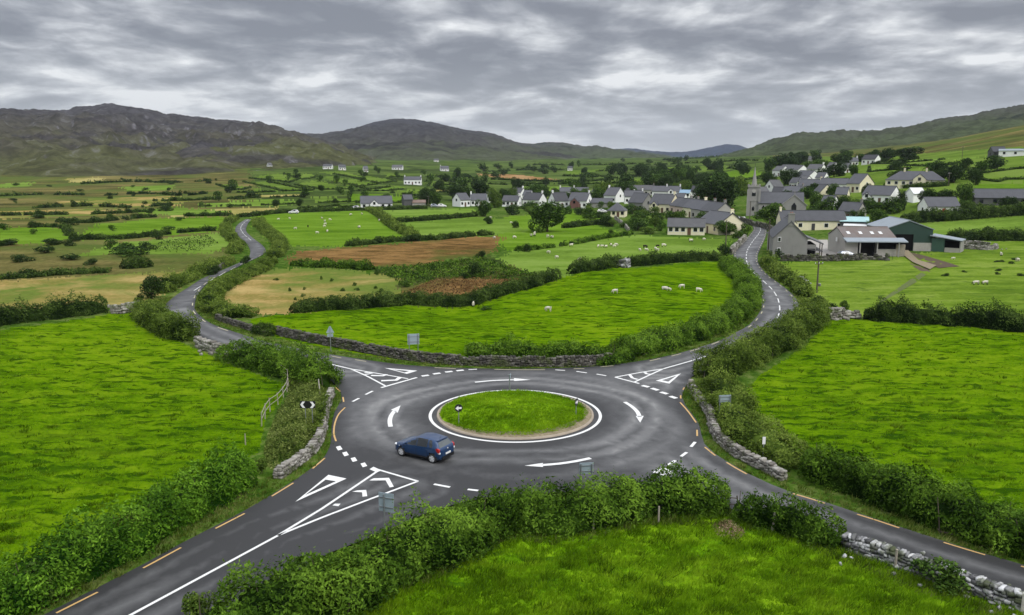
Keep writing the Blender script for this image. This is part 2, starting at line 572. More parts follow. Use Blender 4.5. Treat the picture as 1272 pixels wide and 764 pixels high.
E_SW_L = [(-500, 1040), (-300, 942), (-120, 853), (-40, 812), (64, 760), (121, 731), (178, 702), (225, 676), (260, 658), (304, 635), (338, 615), (365, 598), (390, 580), (404, 567), (411, 550), (412, 530), (416, 512), (424, 497), (423, 487), (416, 478)]
E_NW_L = [(404, 468), (390, 461), (372, 455), (350, 449), (325, 443), (300, 437), (283, 432), (260, 425), (249, 420.5), (236, 407), (217, 399), (207, 392), (204, 385), (206, 378.5), (219, 367), (236, 356), (252, 346), (281, 333.7), (306, 322), (311, 314), (306.5, 303), (297, 294), (292, 286), (295.5, 279), (305, 272.6)]
E_NW_R = [(312, 272.6), (307.5, 279), (306, 287.5), (314, 295.8), (325, 304), (330, 311), (327.5, 316), (308, 325.5), (291, 334), (272, 343), (258, 352), (250, 360), (244, 370), (242, 378), (243, 386), (249, 393), (264, 403), (285, 410.5), (312, 419.5), (331, 425), (358, 430.5), (385, 436.5), (425, 443), (465, 449), (505, 454), (545, 456.5), (600, 458.3), (650, 458.6), (700, 457.5), (745, 455.2)]
E_NE_L = [(778, 451.4), (807, 447), (834, 441.5), (857, 435.4), (884, 427), (899, 421), (915, 413), (929, 405), (938, 396), (943, 389), (945.8, 381.5), (945.5, 374), (942.5, 360), (937, 348), (926, 336), (917, 327.5), (911.5, 319), (913.5, 309.6), (921.5, 301), (931, 292), (936, 284), (932, 279), (921, 275.5), (903, 271.5), (880, 267.5)]
E_NE_R = [(884, 266), (906, 269.5), (928, 273), (944, 277.5), (952, 285), (950, 297), (945, 308), (941, 319), (944, 330.5), (954, 342), (967, 351.7), (980, 362), (989.5, 373), (992, 384), (986, 394), (973, 405), (955, 417.5), (930, 432), (902, 447), (876, 460), (860, 468)]
E_SE_N = [(851, 482), (847, 494), (851, 503), (860, 515), (868, 527), (871, 540), (875, 552), (888, 564.5), (903, 574), (928, 588.5), (959, 603), (985, 613), (1025, 624.5), (1065, 638), (1117, 655), (1172, 673), (1224, 689), (1272, 703), (1340, 722), (1430, 748), (1600, 796), (1900, 880), (2300, 990)]


def offs(P, d):
    n, _ = normals2(P)
    Q = P.copy(); Q[:, :2] += n * d
    return Q


swc = catmull(UP([(-260, 1010), (-40, 870), (165, 764), (300, 691), (348, 665), (430, 636), (505, 604)]), 2.0)
sw_r = offs(swc, -3.7)[:-1]
sen = catmull(UP(E_SE_N), 1.5)
_k = int(np.argmin(np.linalg.norm(sen[:, :2] - u1(935, 592)[:2], axis=1)))
se_s = offs(sen, -4.9)[_k:]
if np.linalg.norm(sw_r[5, :2]) > np.linalg.norm(swc[5, :2]):
    sw_r = offs(swc, 3.7)[:-1]
south = UP([(585, 622), (640, 616), (700, 612), (770, 612), (840, 617), (880, 622)])
left_a = catmull(UP(E_SW_L + E_NW_L), 1.5)
north = catmull(UP(E_NW_R + E_NE_L), 1.5)
right_a = catmull(UP(E_NE_R + E_SE_N), 1.5)
OUT = np.concatenate([left_a, north, right_a, se_s[::-1], catmull(np.concatenate([se_s[:1], south[::-1], sw_r[-1:]]), 1.5)[1:-1], sw_r[::-1]])[:, :2]
# tidy: drop near-duplicate neighbours
_keep = [0]
for i in range(1, len(OUT)):
    if np.linalg.norm(OUT[i] - OUT[_keep[-1]]) > .3:
        _keep.append(i)
OUT = OUT[_keep]

C_NW = catmull(UP([(436, 459), (400, 450), (371, 444), (330, 435), (300, 427), (270, 416), (245, 404), (228, 394), (222, 383), (226, 374), (236, 365), (251, 355), (272, 343), (299, 328.5), (316, 317), (318, 309), (312, 299), (303, 291), (299, 284), (302, 278), (308.5, 272.8)]), 1.5)
C_NE = catmull(UP([(824, 459), (860, 449), (886, 440.5), (907, 432), (926, 425), (946, 413.5), (956, 406), (965, 396), (968.5, 386), (968, 379), (966, 371), (960, 361), (950, 351), (938, 341), (930, 331), (927, 321), (928.5, 311), (935, 300), (942, 291), (944.5, 284), (938, 278), (926, 274.5), (905, 270.5)]), 1.5)
C_SE = offs(sen, -2.5)

# ------------------------------------------------------------------ road sheet
nx, ny = [], []
lo, hi = OUT.min(0), OUT.max(0)
gx, gy = np.meshgrid(np.arange(lo[0], hi[0], .55), np.arange(lo[1], hi[1], .55))
gx = gx.ravel() + RNG.uniform(-.1, .1, gx.size); gy = gy.ravel() + RNG.uniform(-.1, .1, gy.size)
k = inpoly(gx, gy, OUT); gx, gy = gx[k], gy[k]
dd = np.hypot(gx, gy)
k = (dd < 110) | (RNG.random(len(gx)) < .22); gx, gy = gx[k], gy[k]
k = segdist(gx, gy, OUT) > .3; gx, gy = gx[k], gy[k]
vin = [Vector(p) for p in OUT] + [Vector(p) for p in zip(gx, gy)]
ein = [(i, (i + 1) % len(OUT)) for i in range(len(OUT))]
vo, eo, fo, _, _, _ = geometry.delaunay_2d_cdt(vin, ein, [], 0, 1e-4)
vo = np.array([tuple(p) for p in vo]); fo = np.array([f for f in fo if len(f) == 3])
cen = vo[fo].mean(1)
fo = fo[inpoly(cen[:, 0], cen[:, 1], OUT)]
used, inv = np.unique(fo, return_inverse=True); vo = vo[used]; fo = inv.reshape(-1, 3)
X, Y = vo[:, 0], vo[:, 1]
r = np.hypot(X - RC[0], Y - RC[1])
lat = np.minimum.reduce([segdist(X, Y, c, False) for c in (C_NW, C_NE, C_SE, swc)])
ang = np.arctan2(Y - RC[1], X - RC[0])
wob = .5 * np.sin(2 * ang + 1) + .25 * np.sin(5 * ang)
wc = np.exp(-((r - 9.2 - wob) / .45) ** 2) + np.exp(-((r - 10.9 - wob) / .5) ** 2) + .5 * np.exp(-((r - 12.6 + wob) / .6) ** 2)
wa = np.exp(-((lat - .95) / .4) ** 2) + .9 * np.exp(-((lat - 2.5) / .4) ** 2)
wc = wc + .22 * np.sin(r * 7.5 + 2.2 * wob + 1.5 * fbm(X / 5, Y / 5, 2, 19)) * np.exp(-((r - 10.6) / 2.6) ** 2)
wt = sstep(12.5, 16.5, r)
wear = wc * (1 - wt) + wa * wt
for sx, sy, rad, am in ((530, 575, 2.6, 1.2), (800, 575, 4.0, 1.2), (505, 490, 3.5, .8), (795, 470, 4, .8), (440, 520, 4, .7)):
    p = u1(sx, sy); wear += .6 * am * np.exp(-((X - p[0]) ** 2 + (Y - p[1]) ** 2) / rad ** 2) * (.4 + fbm(X / .9, Y / .9, 3, 8))
edge = segdist(X, Y, OUT)
seal = np.exp(-(edge / .9) ** 2) + .8 * np.exp(-((r - RR - .2) / .9) ** 2)
# darker newer surfacing of the two near arms
pSW = u1(400, 640)
seal += .9 * sstep(16, 11, np.hypot(X - u1(560, 640)[0], Y - u1(560, 640)[1])) + .9 * sstep(0, 10, u1(500, 600)[1] - Y)
ro = mesh_np('road', np.stack([X, Y, Z(X, Y) + .05], -1), [fo], MATS['tarmac'], attrs={'wear': wear, 'seal': seal}, smooth=True)
tag(ro, 'dark grey tarmac roundabout with four country road arms', 'road', kind='structure')


# ------------------------------------------------------------------ painted markings
def strip(P, width, name, mat, label, group, lift=.062):
    P = np.asarray(P, float)
    n, _ = normals2(P)
    a = P[:, :2] + n * width / 2; c = P[:, :2] - n * width / 2
    V = np.concatenate([a, c]); V = np.c_[V, Z(V[:, 0], V[:, 1]) + lift]
    k = len(P); i = np.arange(k - 1)
    o = mesh_np(name, V, [np.stack([i, i + 1, k + i + 1, k + i], -1)], MATS[mat])
    return tag(o, label, 'road marking', group, 'structure')


def ribbon(px, width, mat='paint_white', label='white painted line on the roundabout', group='white lines', name='road_marking', smooth=True, step=.6):
    P = UP(px)
    P = catmull(P, step) if smooth and len(P) > 2 else resample(P, step)[0]
    return strip(P, width, name, mat, label, group)


def patchpoly(px, label, group, mat='paint_white', name='road_marking', lift=.066):
    P = UP(px)
    V = np.c_[P[:, :2], Z(P[:, 0], P[:, 1]) + lift]
    o = mesh_np(name, V, [np.arange(len(V))[None, ::1]], MATS[mat])
    bm = bmesh.new(); bm.from_mesh(o.data)
    for f in bm.faces:
        f.normal_update()
    bmesh.ops.triangulate(bm, faces=bm.faces[:])
    for f in bm.faces:
        if f.normal.z < 0:
            f.normal_flip()
    bm.to_mesh(o.data); bm.free()
    return tag(o, label, 'road marking', group, 'structure')


# ring round the island
th = np.linspace(0, 2 * PI, 181)
strip(np.stack([RC[0] + (RR - .12) * np.cos(th), RC[1] + (RR - .12) * np.sin(th), 0 * th], -1), .24, 'road_marking', 'paint_white', 'white ring line round the grass island', None)

# splitter islands
SPL = 'white splitter lines on the south west arm'
ribbon([(40, 833), (165, 764), (300, 691), (348, 665)], .17, label='solid white centre line of the south west arm', group=SPL, smooth=False)
ribbon([(345, 666.5), (400, 633), (440, 606), (471, 585)], .18, label='white splitter line running to the give way bar', group=SPL, smooth=False)
ribbon([(345, 666.5), (400, 644), (460, 621), (519, 599)], .18, label='outer white splitter line of the south west arm', group=SPL, smooth=False)
ribbon([(469, 584.2), (519.4, 599)], .18, label='white closing line of the south west splitter', group=SPL)
patchpoly([(459, 584), (464, 581), (474, 585.5), (468, 588)], 'thick white bar at the splitter tip', SPL)
ribbon([(459, 597.3), (481.5, 596.3), (488.5, 606)], .42, label='larger white chevron in the south west splitter', group=SPL, smooth=False, step=30)
ribbon([(438, 612.3), (454, 610.8), (454.5, 618)], .42, label='smaller white chevron in the south west splitter', group=SPL, smooth=False, step=30)
patchpoly([(413, 629), (417, 626.5), (423, 626.5), (419, 630)], 'small white block in the narrow end of the south west splitter', SPL)
for o in [x for x in COL.objects if x.get('group') == SPL and ('chevron' in x['label'] or 'small white block' in x['label'])]:
    bpy.data.objects.remove(o)


def chevron(px, w, label, group):
    P = UP(px)
    strip(P[:, :3], w, 'road_marking', 'paint_white', label, group, .066)


patchpoly([(458.5, 598.1), (464.3, 595.4), (483.2, 594.7), (489.2, 605.8), (484.2, 606.7), (479, 597.9)], 'larger white chevron in the south west splitter', SPL)
patchpoly([(437.5, 612.1), (444, 610.4), (454.9, 609.8), (456.2, 617.6), (450.3, 618.2), (449.9, 612.8)], 'smaller white chevron in the south west splitter', SPL)
patchpoly([(413, 629.1), (416.2, 627), (423.1, 627), (420.4, 630.1)], 'small white block in the narrow end of the south west splitter', SPL)


def triangle(outer, ts, label, group):
    """outline triangle with different band widths: outer px corners, ts = inner px corners"""
    P = UP(outer + ts); V = np.c_[P[:, :2], Z(P[:, 0], P[:, 1]) + .066]
    f = np.array([[0, 1, 4, 3], [1, 2, 5, 4], [2, 0, 3, 5]])
    o = mesh_np('road_marking', V, [f], MATS['paint_white'])
    bm = bmesh.new(); bm.from_mesh(o.data)
    for q in bm.faces:
        q.normal_update()
        if q.normal.z < 0:
            q.normal_flip()
    bm.to_mesh(o.data); bm.free()
    tag(o, label, 'road marking', group, 'structure')


TG = 'give way triangles'
triangle([(367, 624.5), (408, 591), (430.5, 595.7)], [(378.5, 616.5), (404.5, 597), (417.5, 599)], 'white give way triangle on the south west arm', TG)
triangle([(846, 464.6), (814.5, 473.8), (831.5, 477.4)], [(840, 467.6), (822, 473.2), (830.2, 475)], 'white give way triangle on the north east arm', TG)
triangle([(477.5, 457.8), (518.5, 461.3), (505.5, 465.3)], [(487, 459.6), (508.5, 461.8), (502.5, 463.5)], 'white give way triangle on the north west arm', TG)
NWS = 'white splitter lines on the north west arm'
ribbon([(330, 435), (371, 444), (436, 459)], .22, label='solid white centre line of the north west arm', group=NWS)
ribbon([(436, 459), (470, 464.8), (507, 471.2)], .2, label='upper white splitter line of the north west arm', group=NWS, smooth=False)
ribbon([(436, 459), (458, 469), (479.5, 480.6)], .2, label='lower white splitter line of the north west arm', group=NWS, smooth=False)
ribbon([(473.5, 482.4), (517.8, 469.7)], .26, label='white closing line of the north west splitter', group=NWS)
chevron([(453, 463.2), (462, 464.5), (453.5, 466)], .3, 'smallest white chevron in the north west splitter', NWS)
chevron([(461, 467.2), (476, 467.6), (480, 465.8)], .4, 'middle white chevron in the north west splitter', NWS)
chevron([(473.5, 473.8), (492, 473), (497, 469.6)], .45, 'largest white chevron in the north west splitter', NWS)
NES = 'white splitter lines on the north east arm'
ribbon([(886.5, 440.3), (860, 448.5), (824, 458.8)], .22, label='solid white centre line of the north east arm', group=NES)
ribbon([(824, 458.8), (795, 463.5), (764, 469.3)], .2, label='upper white splitter line of the north east arm', group=NES, smooth=False)
ribbon([(824, 458.8), (806, 467), (788, 475.4)], .2, label='lower white splitter line of the north east arm', group=NES, smooth=False)
ribbon([(764, 469.3), (794, 477.2)], .24, label='white closing line of the north east splitter', group=NES)
chevron([(782, 466.3), (785.5, 470.3), (792, 472.2)], .3, 'larger white chevron in the north east splitter', NES)
chevron([(801, 463.2), (803, 465.2), (809, 466)], .3, 'smaller white chevron in the north east splitter', NES)

# give way blocks and dashes
GW = 'white give way dashes round the roundabout'
for cx, cy in ((421.4, 557.8), (429.3, 565), (439.7, 572), (452, 578.6)):
    patchpoly([(cx - 4.2, cy - 1.6), (cx + 1.2, cy - 3), (cx + 4.2, cy + 1.4), (cx - 1.4, cy + 3)], 'white give way block across the south west arm', GW)
for a, c in (((797.6, 479.6), (806, 481.6)), ((809.5, 483), (817.5, 485.6)), ((820.6, 487.8), (829, 490.2)), ((832.5, 493), (840, 495.6))):
    ribbon([a, c], .45, label='white give way block across the north east arm', group=GW)
for a, c in (((523.8, 468), (532.6, 466.8)), ((538, 465.4), (547, 464.2)), ((553, 463), (562, 462)), ((567, 461.3), (576, 460.5))):
    ribbon([a, c], .42, label='white give way block across the north west arm', group=GW)
for a, c in (((582, 459.9), (592.4, 459.4)), ((689.6, 460.2), (702, 460.9)), ((716, 462), (729, 464)), ((741, 465.4), (753, 467.5)), ((454, 491), (463, 486.5)), ((438, 499.7), (446, 495.5)), ((539, 602.5), (559, 606.3)), ((581, 609), (594, 610.5)),
             ((858.3, 556), (863.5, 550)), ((846, 568), (853, 562.8)), ((830, 578.7), (839, 573))):
    ribbon([a, c], .22, label='thin white dash on the edge of the circulating lane', group=GW)
patchpoly([(811, 588), (818, 582.5), (830, 583), (836, 589), (824, 592)], 'white triangle base showing over the hedge on the south east arm', GW)

# direction arrows
AR = 'white direction arrows round the island'


def arrow(shaft, tip, base, label, w=.34):
    P = catmull(UP(shaft), .5)
    strip(P, w, 'road_marking', 'paint_white', label, AR, .0655)
    patchpoly([tip, base[0], base[1]], label + ', head', AR, lift=.0655)


arrow([(590, 475.6), (612, 473.6), (639, 472.6)], (659, 472.6), [(638.5, 470.6), (638.5, 474.2)], 'straight white arrow beyond the island', .3)
arrow([(485.2, 531), (484.2, 524), (486, 517), (490, 511.4)], (497.6, 504.6), [(485.6, 510), (494, 513.6)], 'curved white arrow west of the island')
arrow([(733.5, 570.2), (715, 574), (695, 577), (674, 578.8)], (651.5, 579.6), [(674.5, 576.2), (674.5, 581.2)], 'long curved white arrow nearest the bottom hedge')
arrow([(776, 500.2), (785, 506), (792, 513), (794.6, 519)], (795.2, 526), [(789.6, 517.6), (799.6, 517.6)], 'curved white arrow east of the island')

# yellow edge dashes
YE = 'yellow edge dashes'
for L in ([(70, 763), (121.5, 737)], [(178, 707), (225, 681.5)], [(267.8, 657.7), (304, 639)], [(337.7, 617.5), (364.5, 601)], [(388.5, 583), (403.6, 570)], [(417.5, 549), (414.8, 540), (416, 527), (421, 515), (428.7, 507)], [(426, 494), (427, 500)], [(417, 482), (422.5, 487)],
          [(850, 482), (848.5, 485)], [(845.5, 492), (845.5, 496)], [(844.7, 500.6), (854, 511), (864.6, 525.7)], [(865.8, 535), (866, 542.5)], [(875.4, 556.4), (888.5, 567)], [(902.6, 575.5), (914, 582.5), (927.7, 590)], [(984, 614), (1003, 619.5), (1024.5, 626.4)], [(1064.6, 640), (1090, 648), (1117, 657)], [(1172, 675), (1198, 683), (1223.5, 690.6)], [(1268, 704.5), (1290, 711)]):
    ribbon(L, .12, 'paint_yellow', 'yellow dash along the road edge', YE)
for L in ([(540, 457.4), (566, 458.6)], [(614, 459.6), (645, 460), (677, 460)], [(712.6, 458.8), (726, 458.6)], [(746, 456.4), (762, 455)], [(411, 442.8), (424, 445.4)], [(441, 447.4), (455, 449.6)], [(807, 449), (820, 446)], [(834, 443), (846, 440)], [(857, 437), (869, 433.6)], [(884, 428.4), (893, 425)]):
    ribbon(L, .13, 'paint_cream', 'faded cream dash along the far kerb', 'cream edge dashes')


def dashes(P, on, off, width, mat, label, group, s0=0.0, s1=1e9, side=0.0):
    P = offs(np.asarray(P), side) if side else np.asarray(P)
    Q, s = resample(P, .4)
    a = s0
    while a < min(s1, s[-1]) - on * .5:
        k = (s >= a) & (s <= a + on)
        if k.sum() > 1:
            strip(Q[k], width, 'road_marking', mat, label, group)
        a += on + off


dashes(C_NE[::1], 4.2, 2.0, .15, 'paint_white', 'white dash of the centre line up to the village', 'centre line dashes of the village road', s0=14)
dashes(C_NW, 5, 3.5, .14, 'paint_white', 'white dash of the centre line on the winding road', 'centre line dashes of the winding road', s0=62, s1=100)
dashes(C_NW, 9, 2.0, .13, 'paint_white', 'white dash of the centre line on the winding road', 'centre line dashes of the winding road', s0=150)
nel = catmull(UP(E_NE_L), 1.5); ner = catmull(UP(E_NE_R), 1.5)
dashes(nel, 2.0, 3.0, .15, 'paint_cream', 'short edge dash along the village road', 'edge dashes of the village road', s0=25, side=-.3)
dashes(ner, 2.0, 3.0, .15, 'paint_cream', 'short edge dash along the village road', 'edge dashes of the village road', s0=60, s1=200, side=-.3)
nwr = catmull(UP(E_NW_R), 1.5)
dashes(nwr[::-1], 3, 4, .13, 'paint_cream', 'pale edge dash beside the winding road wall', 'edge dashes of the winding road', s0=48, s1=140, side=.3)

# ------------------------------------------------------------------ island
NI = 96
th = np.linspace(0, 2 * PI, NI, endpoint=False)
rk = RR - .62                       # kerb outer radius


def ringmesh(name, radii, zs, mat, label, cat, noise_amp=0.0, parent=None):
    V, F = [], []
    for r_, z_ in zip(radii, zs):
        rr = r_ + (noise_amp * fbm(np.cos(th) * 3, np.sin(th) * 3, 3, 4) if noise_amp else 0)
        V.append(np.stack([RC[0] + rr * np.cos(th), RC[1] + rr * np.sin(th), 0 * th + z_], -1))
    V = np.concatenate(V); i = np.arange(NI); j = (i + 1) % NI
    for k in range(len(radii) - 1):
        F.append(np.stack([k * NI + i, k * NI + j, (k + 1) * NI + j, (k + 1) * NI + i], -1))
    o = mesh_np(name, V, F, MATS[mat], parent, smooth=False)
    return o


isl = empty('traffic_island', (0, 0, 0), label='round grass traffic island with a stone kerb and gravel rim', cat='traffic island')
ringmesh('kerb', [rk, rk - .03, rk - .16, rk - .2], [.03, .17, .18, .10], 'kerb', '', '', parent=isl)
ringmesh('gravel_rim', [rk - .18, rk - .5, rk - .9, rk - 1.5], [.14, .17, .2, .2], 'gravel', '', '', parent=isl)
# domed turf with ragged edge, shifted towards the far side like the worn gravel near side
V = []; F = []
NRr = 30
rt = rk - .34
sh = np.array([-.10, .16])
for q in range(NRr + 1):
    f = q / NRr
    ra = (rt - .85 * np.maximum(0, -np.sin(th - .12)) ** 1.6 - .35 * np.maximum(0, np.cos(th + .5)) ** 2 + .22 * fbm(np.cos(th) * 4, np.sin(th) * 4, 4, 9)) * f
    x = RC[0] + sh[0] * 1 + ra * np.cos(th); y = RC[1] + sh[1] * .6 + ra * np.sin(th)
    z = .2 + .55 * (1 - f ** 2.2) + .10 * fbm(x / .8, y / .8, 3, 2) * (1 - f ** 6) + (.03 if f < 1 else -.04)
    V.append(np.stack([x, y, z], -1))
V = np.concatenate(V)
i = np.arange(NI); j = (i + 1) % NI
F = [np.stack([q * NI + i, q * NI + j, (q + 1) * NI + j, (q + 1) * NI + i], -1)[:, ::-1] for q in range(NRr)]
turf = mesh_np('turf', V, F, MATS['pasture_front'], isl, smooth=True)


def island_z(x, y):
    f = np.clip(np.hypot(x - RC[0] - sh[0], y - RC[1] - sh[1] * .6) / rt, 0, 1)
    return .2 + .55 * (1 - f ** 2.2)
# ------------------------------------------------------------------ terrain sheet cut into fields
BUMPS += []
us = np.r_[np.arange(-1250, -330, 9.0), np.arange(-330, 1604, 1.75), np.arange(1604, 2520, 9.0)]
pys = np.arange(1010, 240, -1.75)
dn = CAMH / np.tan(PITCH + np.arctan((pys - 382) / FPX))
df = np.exp(np.linspace(math.log(dn[-1] * 1.004), math.log(8600), 190))
ds = np.r_[np.linspace(5, dn[0] - .3, 26), dn, df]
taz = (us - 636) / 1000 * CT; ca = 1 / np.sqrt(1 + taz ** 2); sa = taz * ca
GX = ds[:, None] * sa; GY = ds[:, None] * ca
GZ = Z(GX, GY)
near = ds < 430
nr = near.sum()
fx, fy = GX[:nr].ravel(), GY[:nr].ravel()
dr = np.full(fx.shape, 99.0)
lo, hi = OUT.min(0) - 6, OUT.max(0) + 6
k = (fx > lo[0]) & (fx < hi[0]) & (fy > lo[1]) & (fy < hi[1])
# coarse reject first
ki = np.where(k)[0]
dc = segdist(fx[ki], fy[ki], OUT[::4])
ki = ki[dc < 12]
dr[ki] = segdist(fx[ki], fy[ki], OUT)
ins = np.zeros(fx.shape, bool); ins[ki] = inpoly(fx[ki], fy[ki], OUT)
ins |= inpoly(fx, fy, OUT)
dr[ins] *= -1
dd = np.hypot(fx, fy)
rough = sstep(1.2, 5, dr) * sstep(300, 90, dd)
tus = fbm(fx / 1.5, fy / .75, 3, 21)
lump = fbm(fx / 7, fy / 5, 2, 31)
dz = rough * (.16 * tus + .24 * np.maximum(0, tus - .15) + .22 * lump)
dz += sstep(.2, 1.5, dr) * .05 * fbm(fx / .4, fy / .4, 2, 13) * sstep(80, 40, dd)
dz = np.where(dr < 0, -.10 - .05 * np.clip(-dr, 0, 1), dz)
dz = np.where((dr >= 0) & (dr < .35), dz * 0 - .0, dz)
GZ[:nr] += dz.reshape(nr, -1)


def near_dz(x, y):
    """ground lift used by things standing on the rough near fields"""
    t_ = fbm(x / 1.5, y / .75, 3, 21)
    return (.16 * t_ + .24 * np.maximum(0, t_ - .15) + .22 * fbm(x / 7, y / 5, 2, 31)) * sstep(300, 90, np.hypot(x, y))


FIELDS = [
    ('moor', 'moor', 'brown and green open moorland below the rocky hill', [(-700, 330), (-700, 190), (0, 190), (330, 195), (330, 262), (290, 268), (282, 300), (285, 320), (232, 336), (0, 352)]),
    ('field', 'valley', 'dull green far valley floor', [(300, 190), (1000, 175), (1000, 236), (640, 243), (560, 258), (330, 262)]),
    ('field', 'moor', 'brown hill pasture on the upper slope by the village', [(960, 150), (1650, 80), (1650, 170), (1272, 182), (1130, 192), (960, 196)]),
    ('field', 'pasture_far', 'green pasture on the slope behind the village', [(950, 196), (1130, 192), (1272, 182), (1650, 170), (1650, 300), (1272, 297), (1190, 292), (1000, 262)]),
    ('field', 'pasture_mid', 'sheep pasture beside the winding road', [(316, 268), (340, 264.5), (480, 261), (500, 285), (503, 298), (430, 306), (350, 306), (326, 290)]),
    ('field', 'pasture_light', 'pale green strip field below the white bungalow', [(470, 262), (590, 258.5), (592, 268), (487, 277)]),
    ('field', 'pasture_light', 'pale green field behind the rust coloured bracken', [(490, 278), (590, 270), (640, 272), (655, 288), (612, 292), (540, 297), (506, 298)]),
    ('field', 'pasture_mid', 'green paddock at the big round tree', [(612, 293), (640, 288), (740, 281), (778, 290), (690, 306), (630, 311)]),
    ('field', 'pasture_mid', 'small paddock between village gardens and big tree', [(625, 270), (700, 262), (760, 268), (740, 281), (655, 287)]),
    ('field', 'pasture_light', 'pale sheep field under the village houses', [(595, 330), (640, 312), (720, 300), (793, 292), (905, 298), (905, 322), (800, 328), (720, 338), (700, 344), (690, 346), (612, 343)]),
    ('field', 'bracken_rust', 'rust brown bracken field', [(360, 326), (366, 314), (420, 308), (500, 302), (560, 295.5), (620, 293), (622, 300), (610, 315), (560, 322), (520, 330), (470, 331), (400, 331)]),
    ('field', 'bracken_green', 'dark green rushy hollow', [(455, 333), (520, 330), (610, 317), (645, 335), (690, 346), (660, 357), (600, 374), (560, 380), (510, 378), (490, 356), (506, 349), (470, 340)]),
    ('field', 'bracken_rust', 'brown rushy wedge below the green hollow', [(498, 362), (540, 346), (640, 346), (668, 348), (640, 360), (600, 371), (560, 378), (515, 376)]),
    ('field', 'hay_tan', 'tan hay meadow inside the road bend', [(270, 386), (266, 374), (276, 360), (300, 345), (330, 334), (420, 333), (470, 340), (506, 349), (490, 356), (512, 377), (420, 384.5), (360, 389), (312, 391)]),
    ('field', 'hay_tan', 'tan hay meadow beyond the black hedge', [(-500, 398), (0, 398), (100, 385), (175, 384), (200, 365), (238, 348), (236, 336), (0, 349), (-500, 362)]),
    ('field', 'moor', 'scrubby rough pasture beside the winding road', [(-500, 356), (0, 347), (230, 334), (285, 320), (290, 302), (268, 292), (140, 300), (0, 306), (-500, 316)]),
    ('field', 'pasture_light', 'yellow green pasture with rushes by the winding road', [(100, 317), (140, 302), (280, 289), (289, 303), (262, 315)]),
    ('field', 'pasture_mid', 'long green field left of the winding road top', [(92, 298), (120, 279), (200, 271), (287, 269), (285, 286), (150, 297)]),
    ('field', 'pasture_mid', 'green field on the moor edge', [(-500, 300), (-500, 286), (72, 282), (88, 296), (55, 303)]),
    ('field', 'hay_yellow', 'narrow tan hay strip at the top of the winding road', [(208, 270), (240, 260), (345, 257), (341, 263), (290, 267.5)]),
    ('field', 'stubble_orange', 'thin orange stubble strip in the far valley', [(592, 216), (640, 217), (695, 223), (690, 225.5), (640, 222), (600, 219)]),
    ('field', 'pasture_light', 'pale field behind the green shed', [(1118, 279), (1190, 273.5), (1272, 268), (1450, 262), (1450, 302), (1272, 297.5), (1190, 293), (1128, 291)]),
    ('field', 'pasture_farm', 'yellowish farm pasture below the barns', [(965, 326), (1000, 325), (1100, 322), (1160, 312), (1190, 300), (1272, 298), (1700, 306), (1700, 420), (1272, 407), (1075, 392), (1030, 388), (985, 362), (950, 335)]),
    ('field', 'hay_tan', 'tawny rough grazing on the moor', [(70, 252), (130, 246), (205, 243), (240, 248), (215, 256), (150, 258)]),
    ('field', 'hay_tan', 'tawny strip at the edge of the moor', [(-200, 264), (0, 262), (110, 259), (172, 262), (130, 268), (0, 272), (-200, 276)]),
    ('field', 'pasture_light', 'green strip between moor and hay strip', [(150, 263), (215, 257), (285, 262), (280, 267), (200, 267)]),
    ('field', 'hay_yellow', 'small pale field high on the moor', [(82, 222), (125, 220), (128, 226), (90, 227.5)]),
    ('field', 'pasture_light', 'small green field high on the moor', [(150, 232), (215, 230), (212, 236), (160, 238)]),
    ('field', 'pasture_light', 'green sliver at the moor foot', [(-200, 230), (0, 228), (42, 226), (38, 231), (0, 233), (-200, 236)]),
    ('field', 'pasture_light', 'green field behind the western village trees', [(640, 232), (720, 231), (716, 238), (650, 239)]),
    ('field', 'pasture_far', 'green field in the middle of the far valley', [(768, 222), (850, 220), (860, 226), (780, 229)]),
    ('field', 'pasture_far', 'upper green field of the far valley', [(828, 208), (900, 205), (906, 212), (835, 214)]),
    ('field', 'pasture_far', 'narrow green field past the orange strip', [(700, 212), (760, 210), (766, 215), (705, 217)]),
    ('field', 'pasture_light', 'green field behind the huge spreading tree', [(848, 230), (930, 226), (932, 234), (860, 238)]),
]


def zp(x0, y0, sc, pts):
    return [(x0 + a / sc, y0 + b / sc) for a, b in pts]


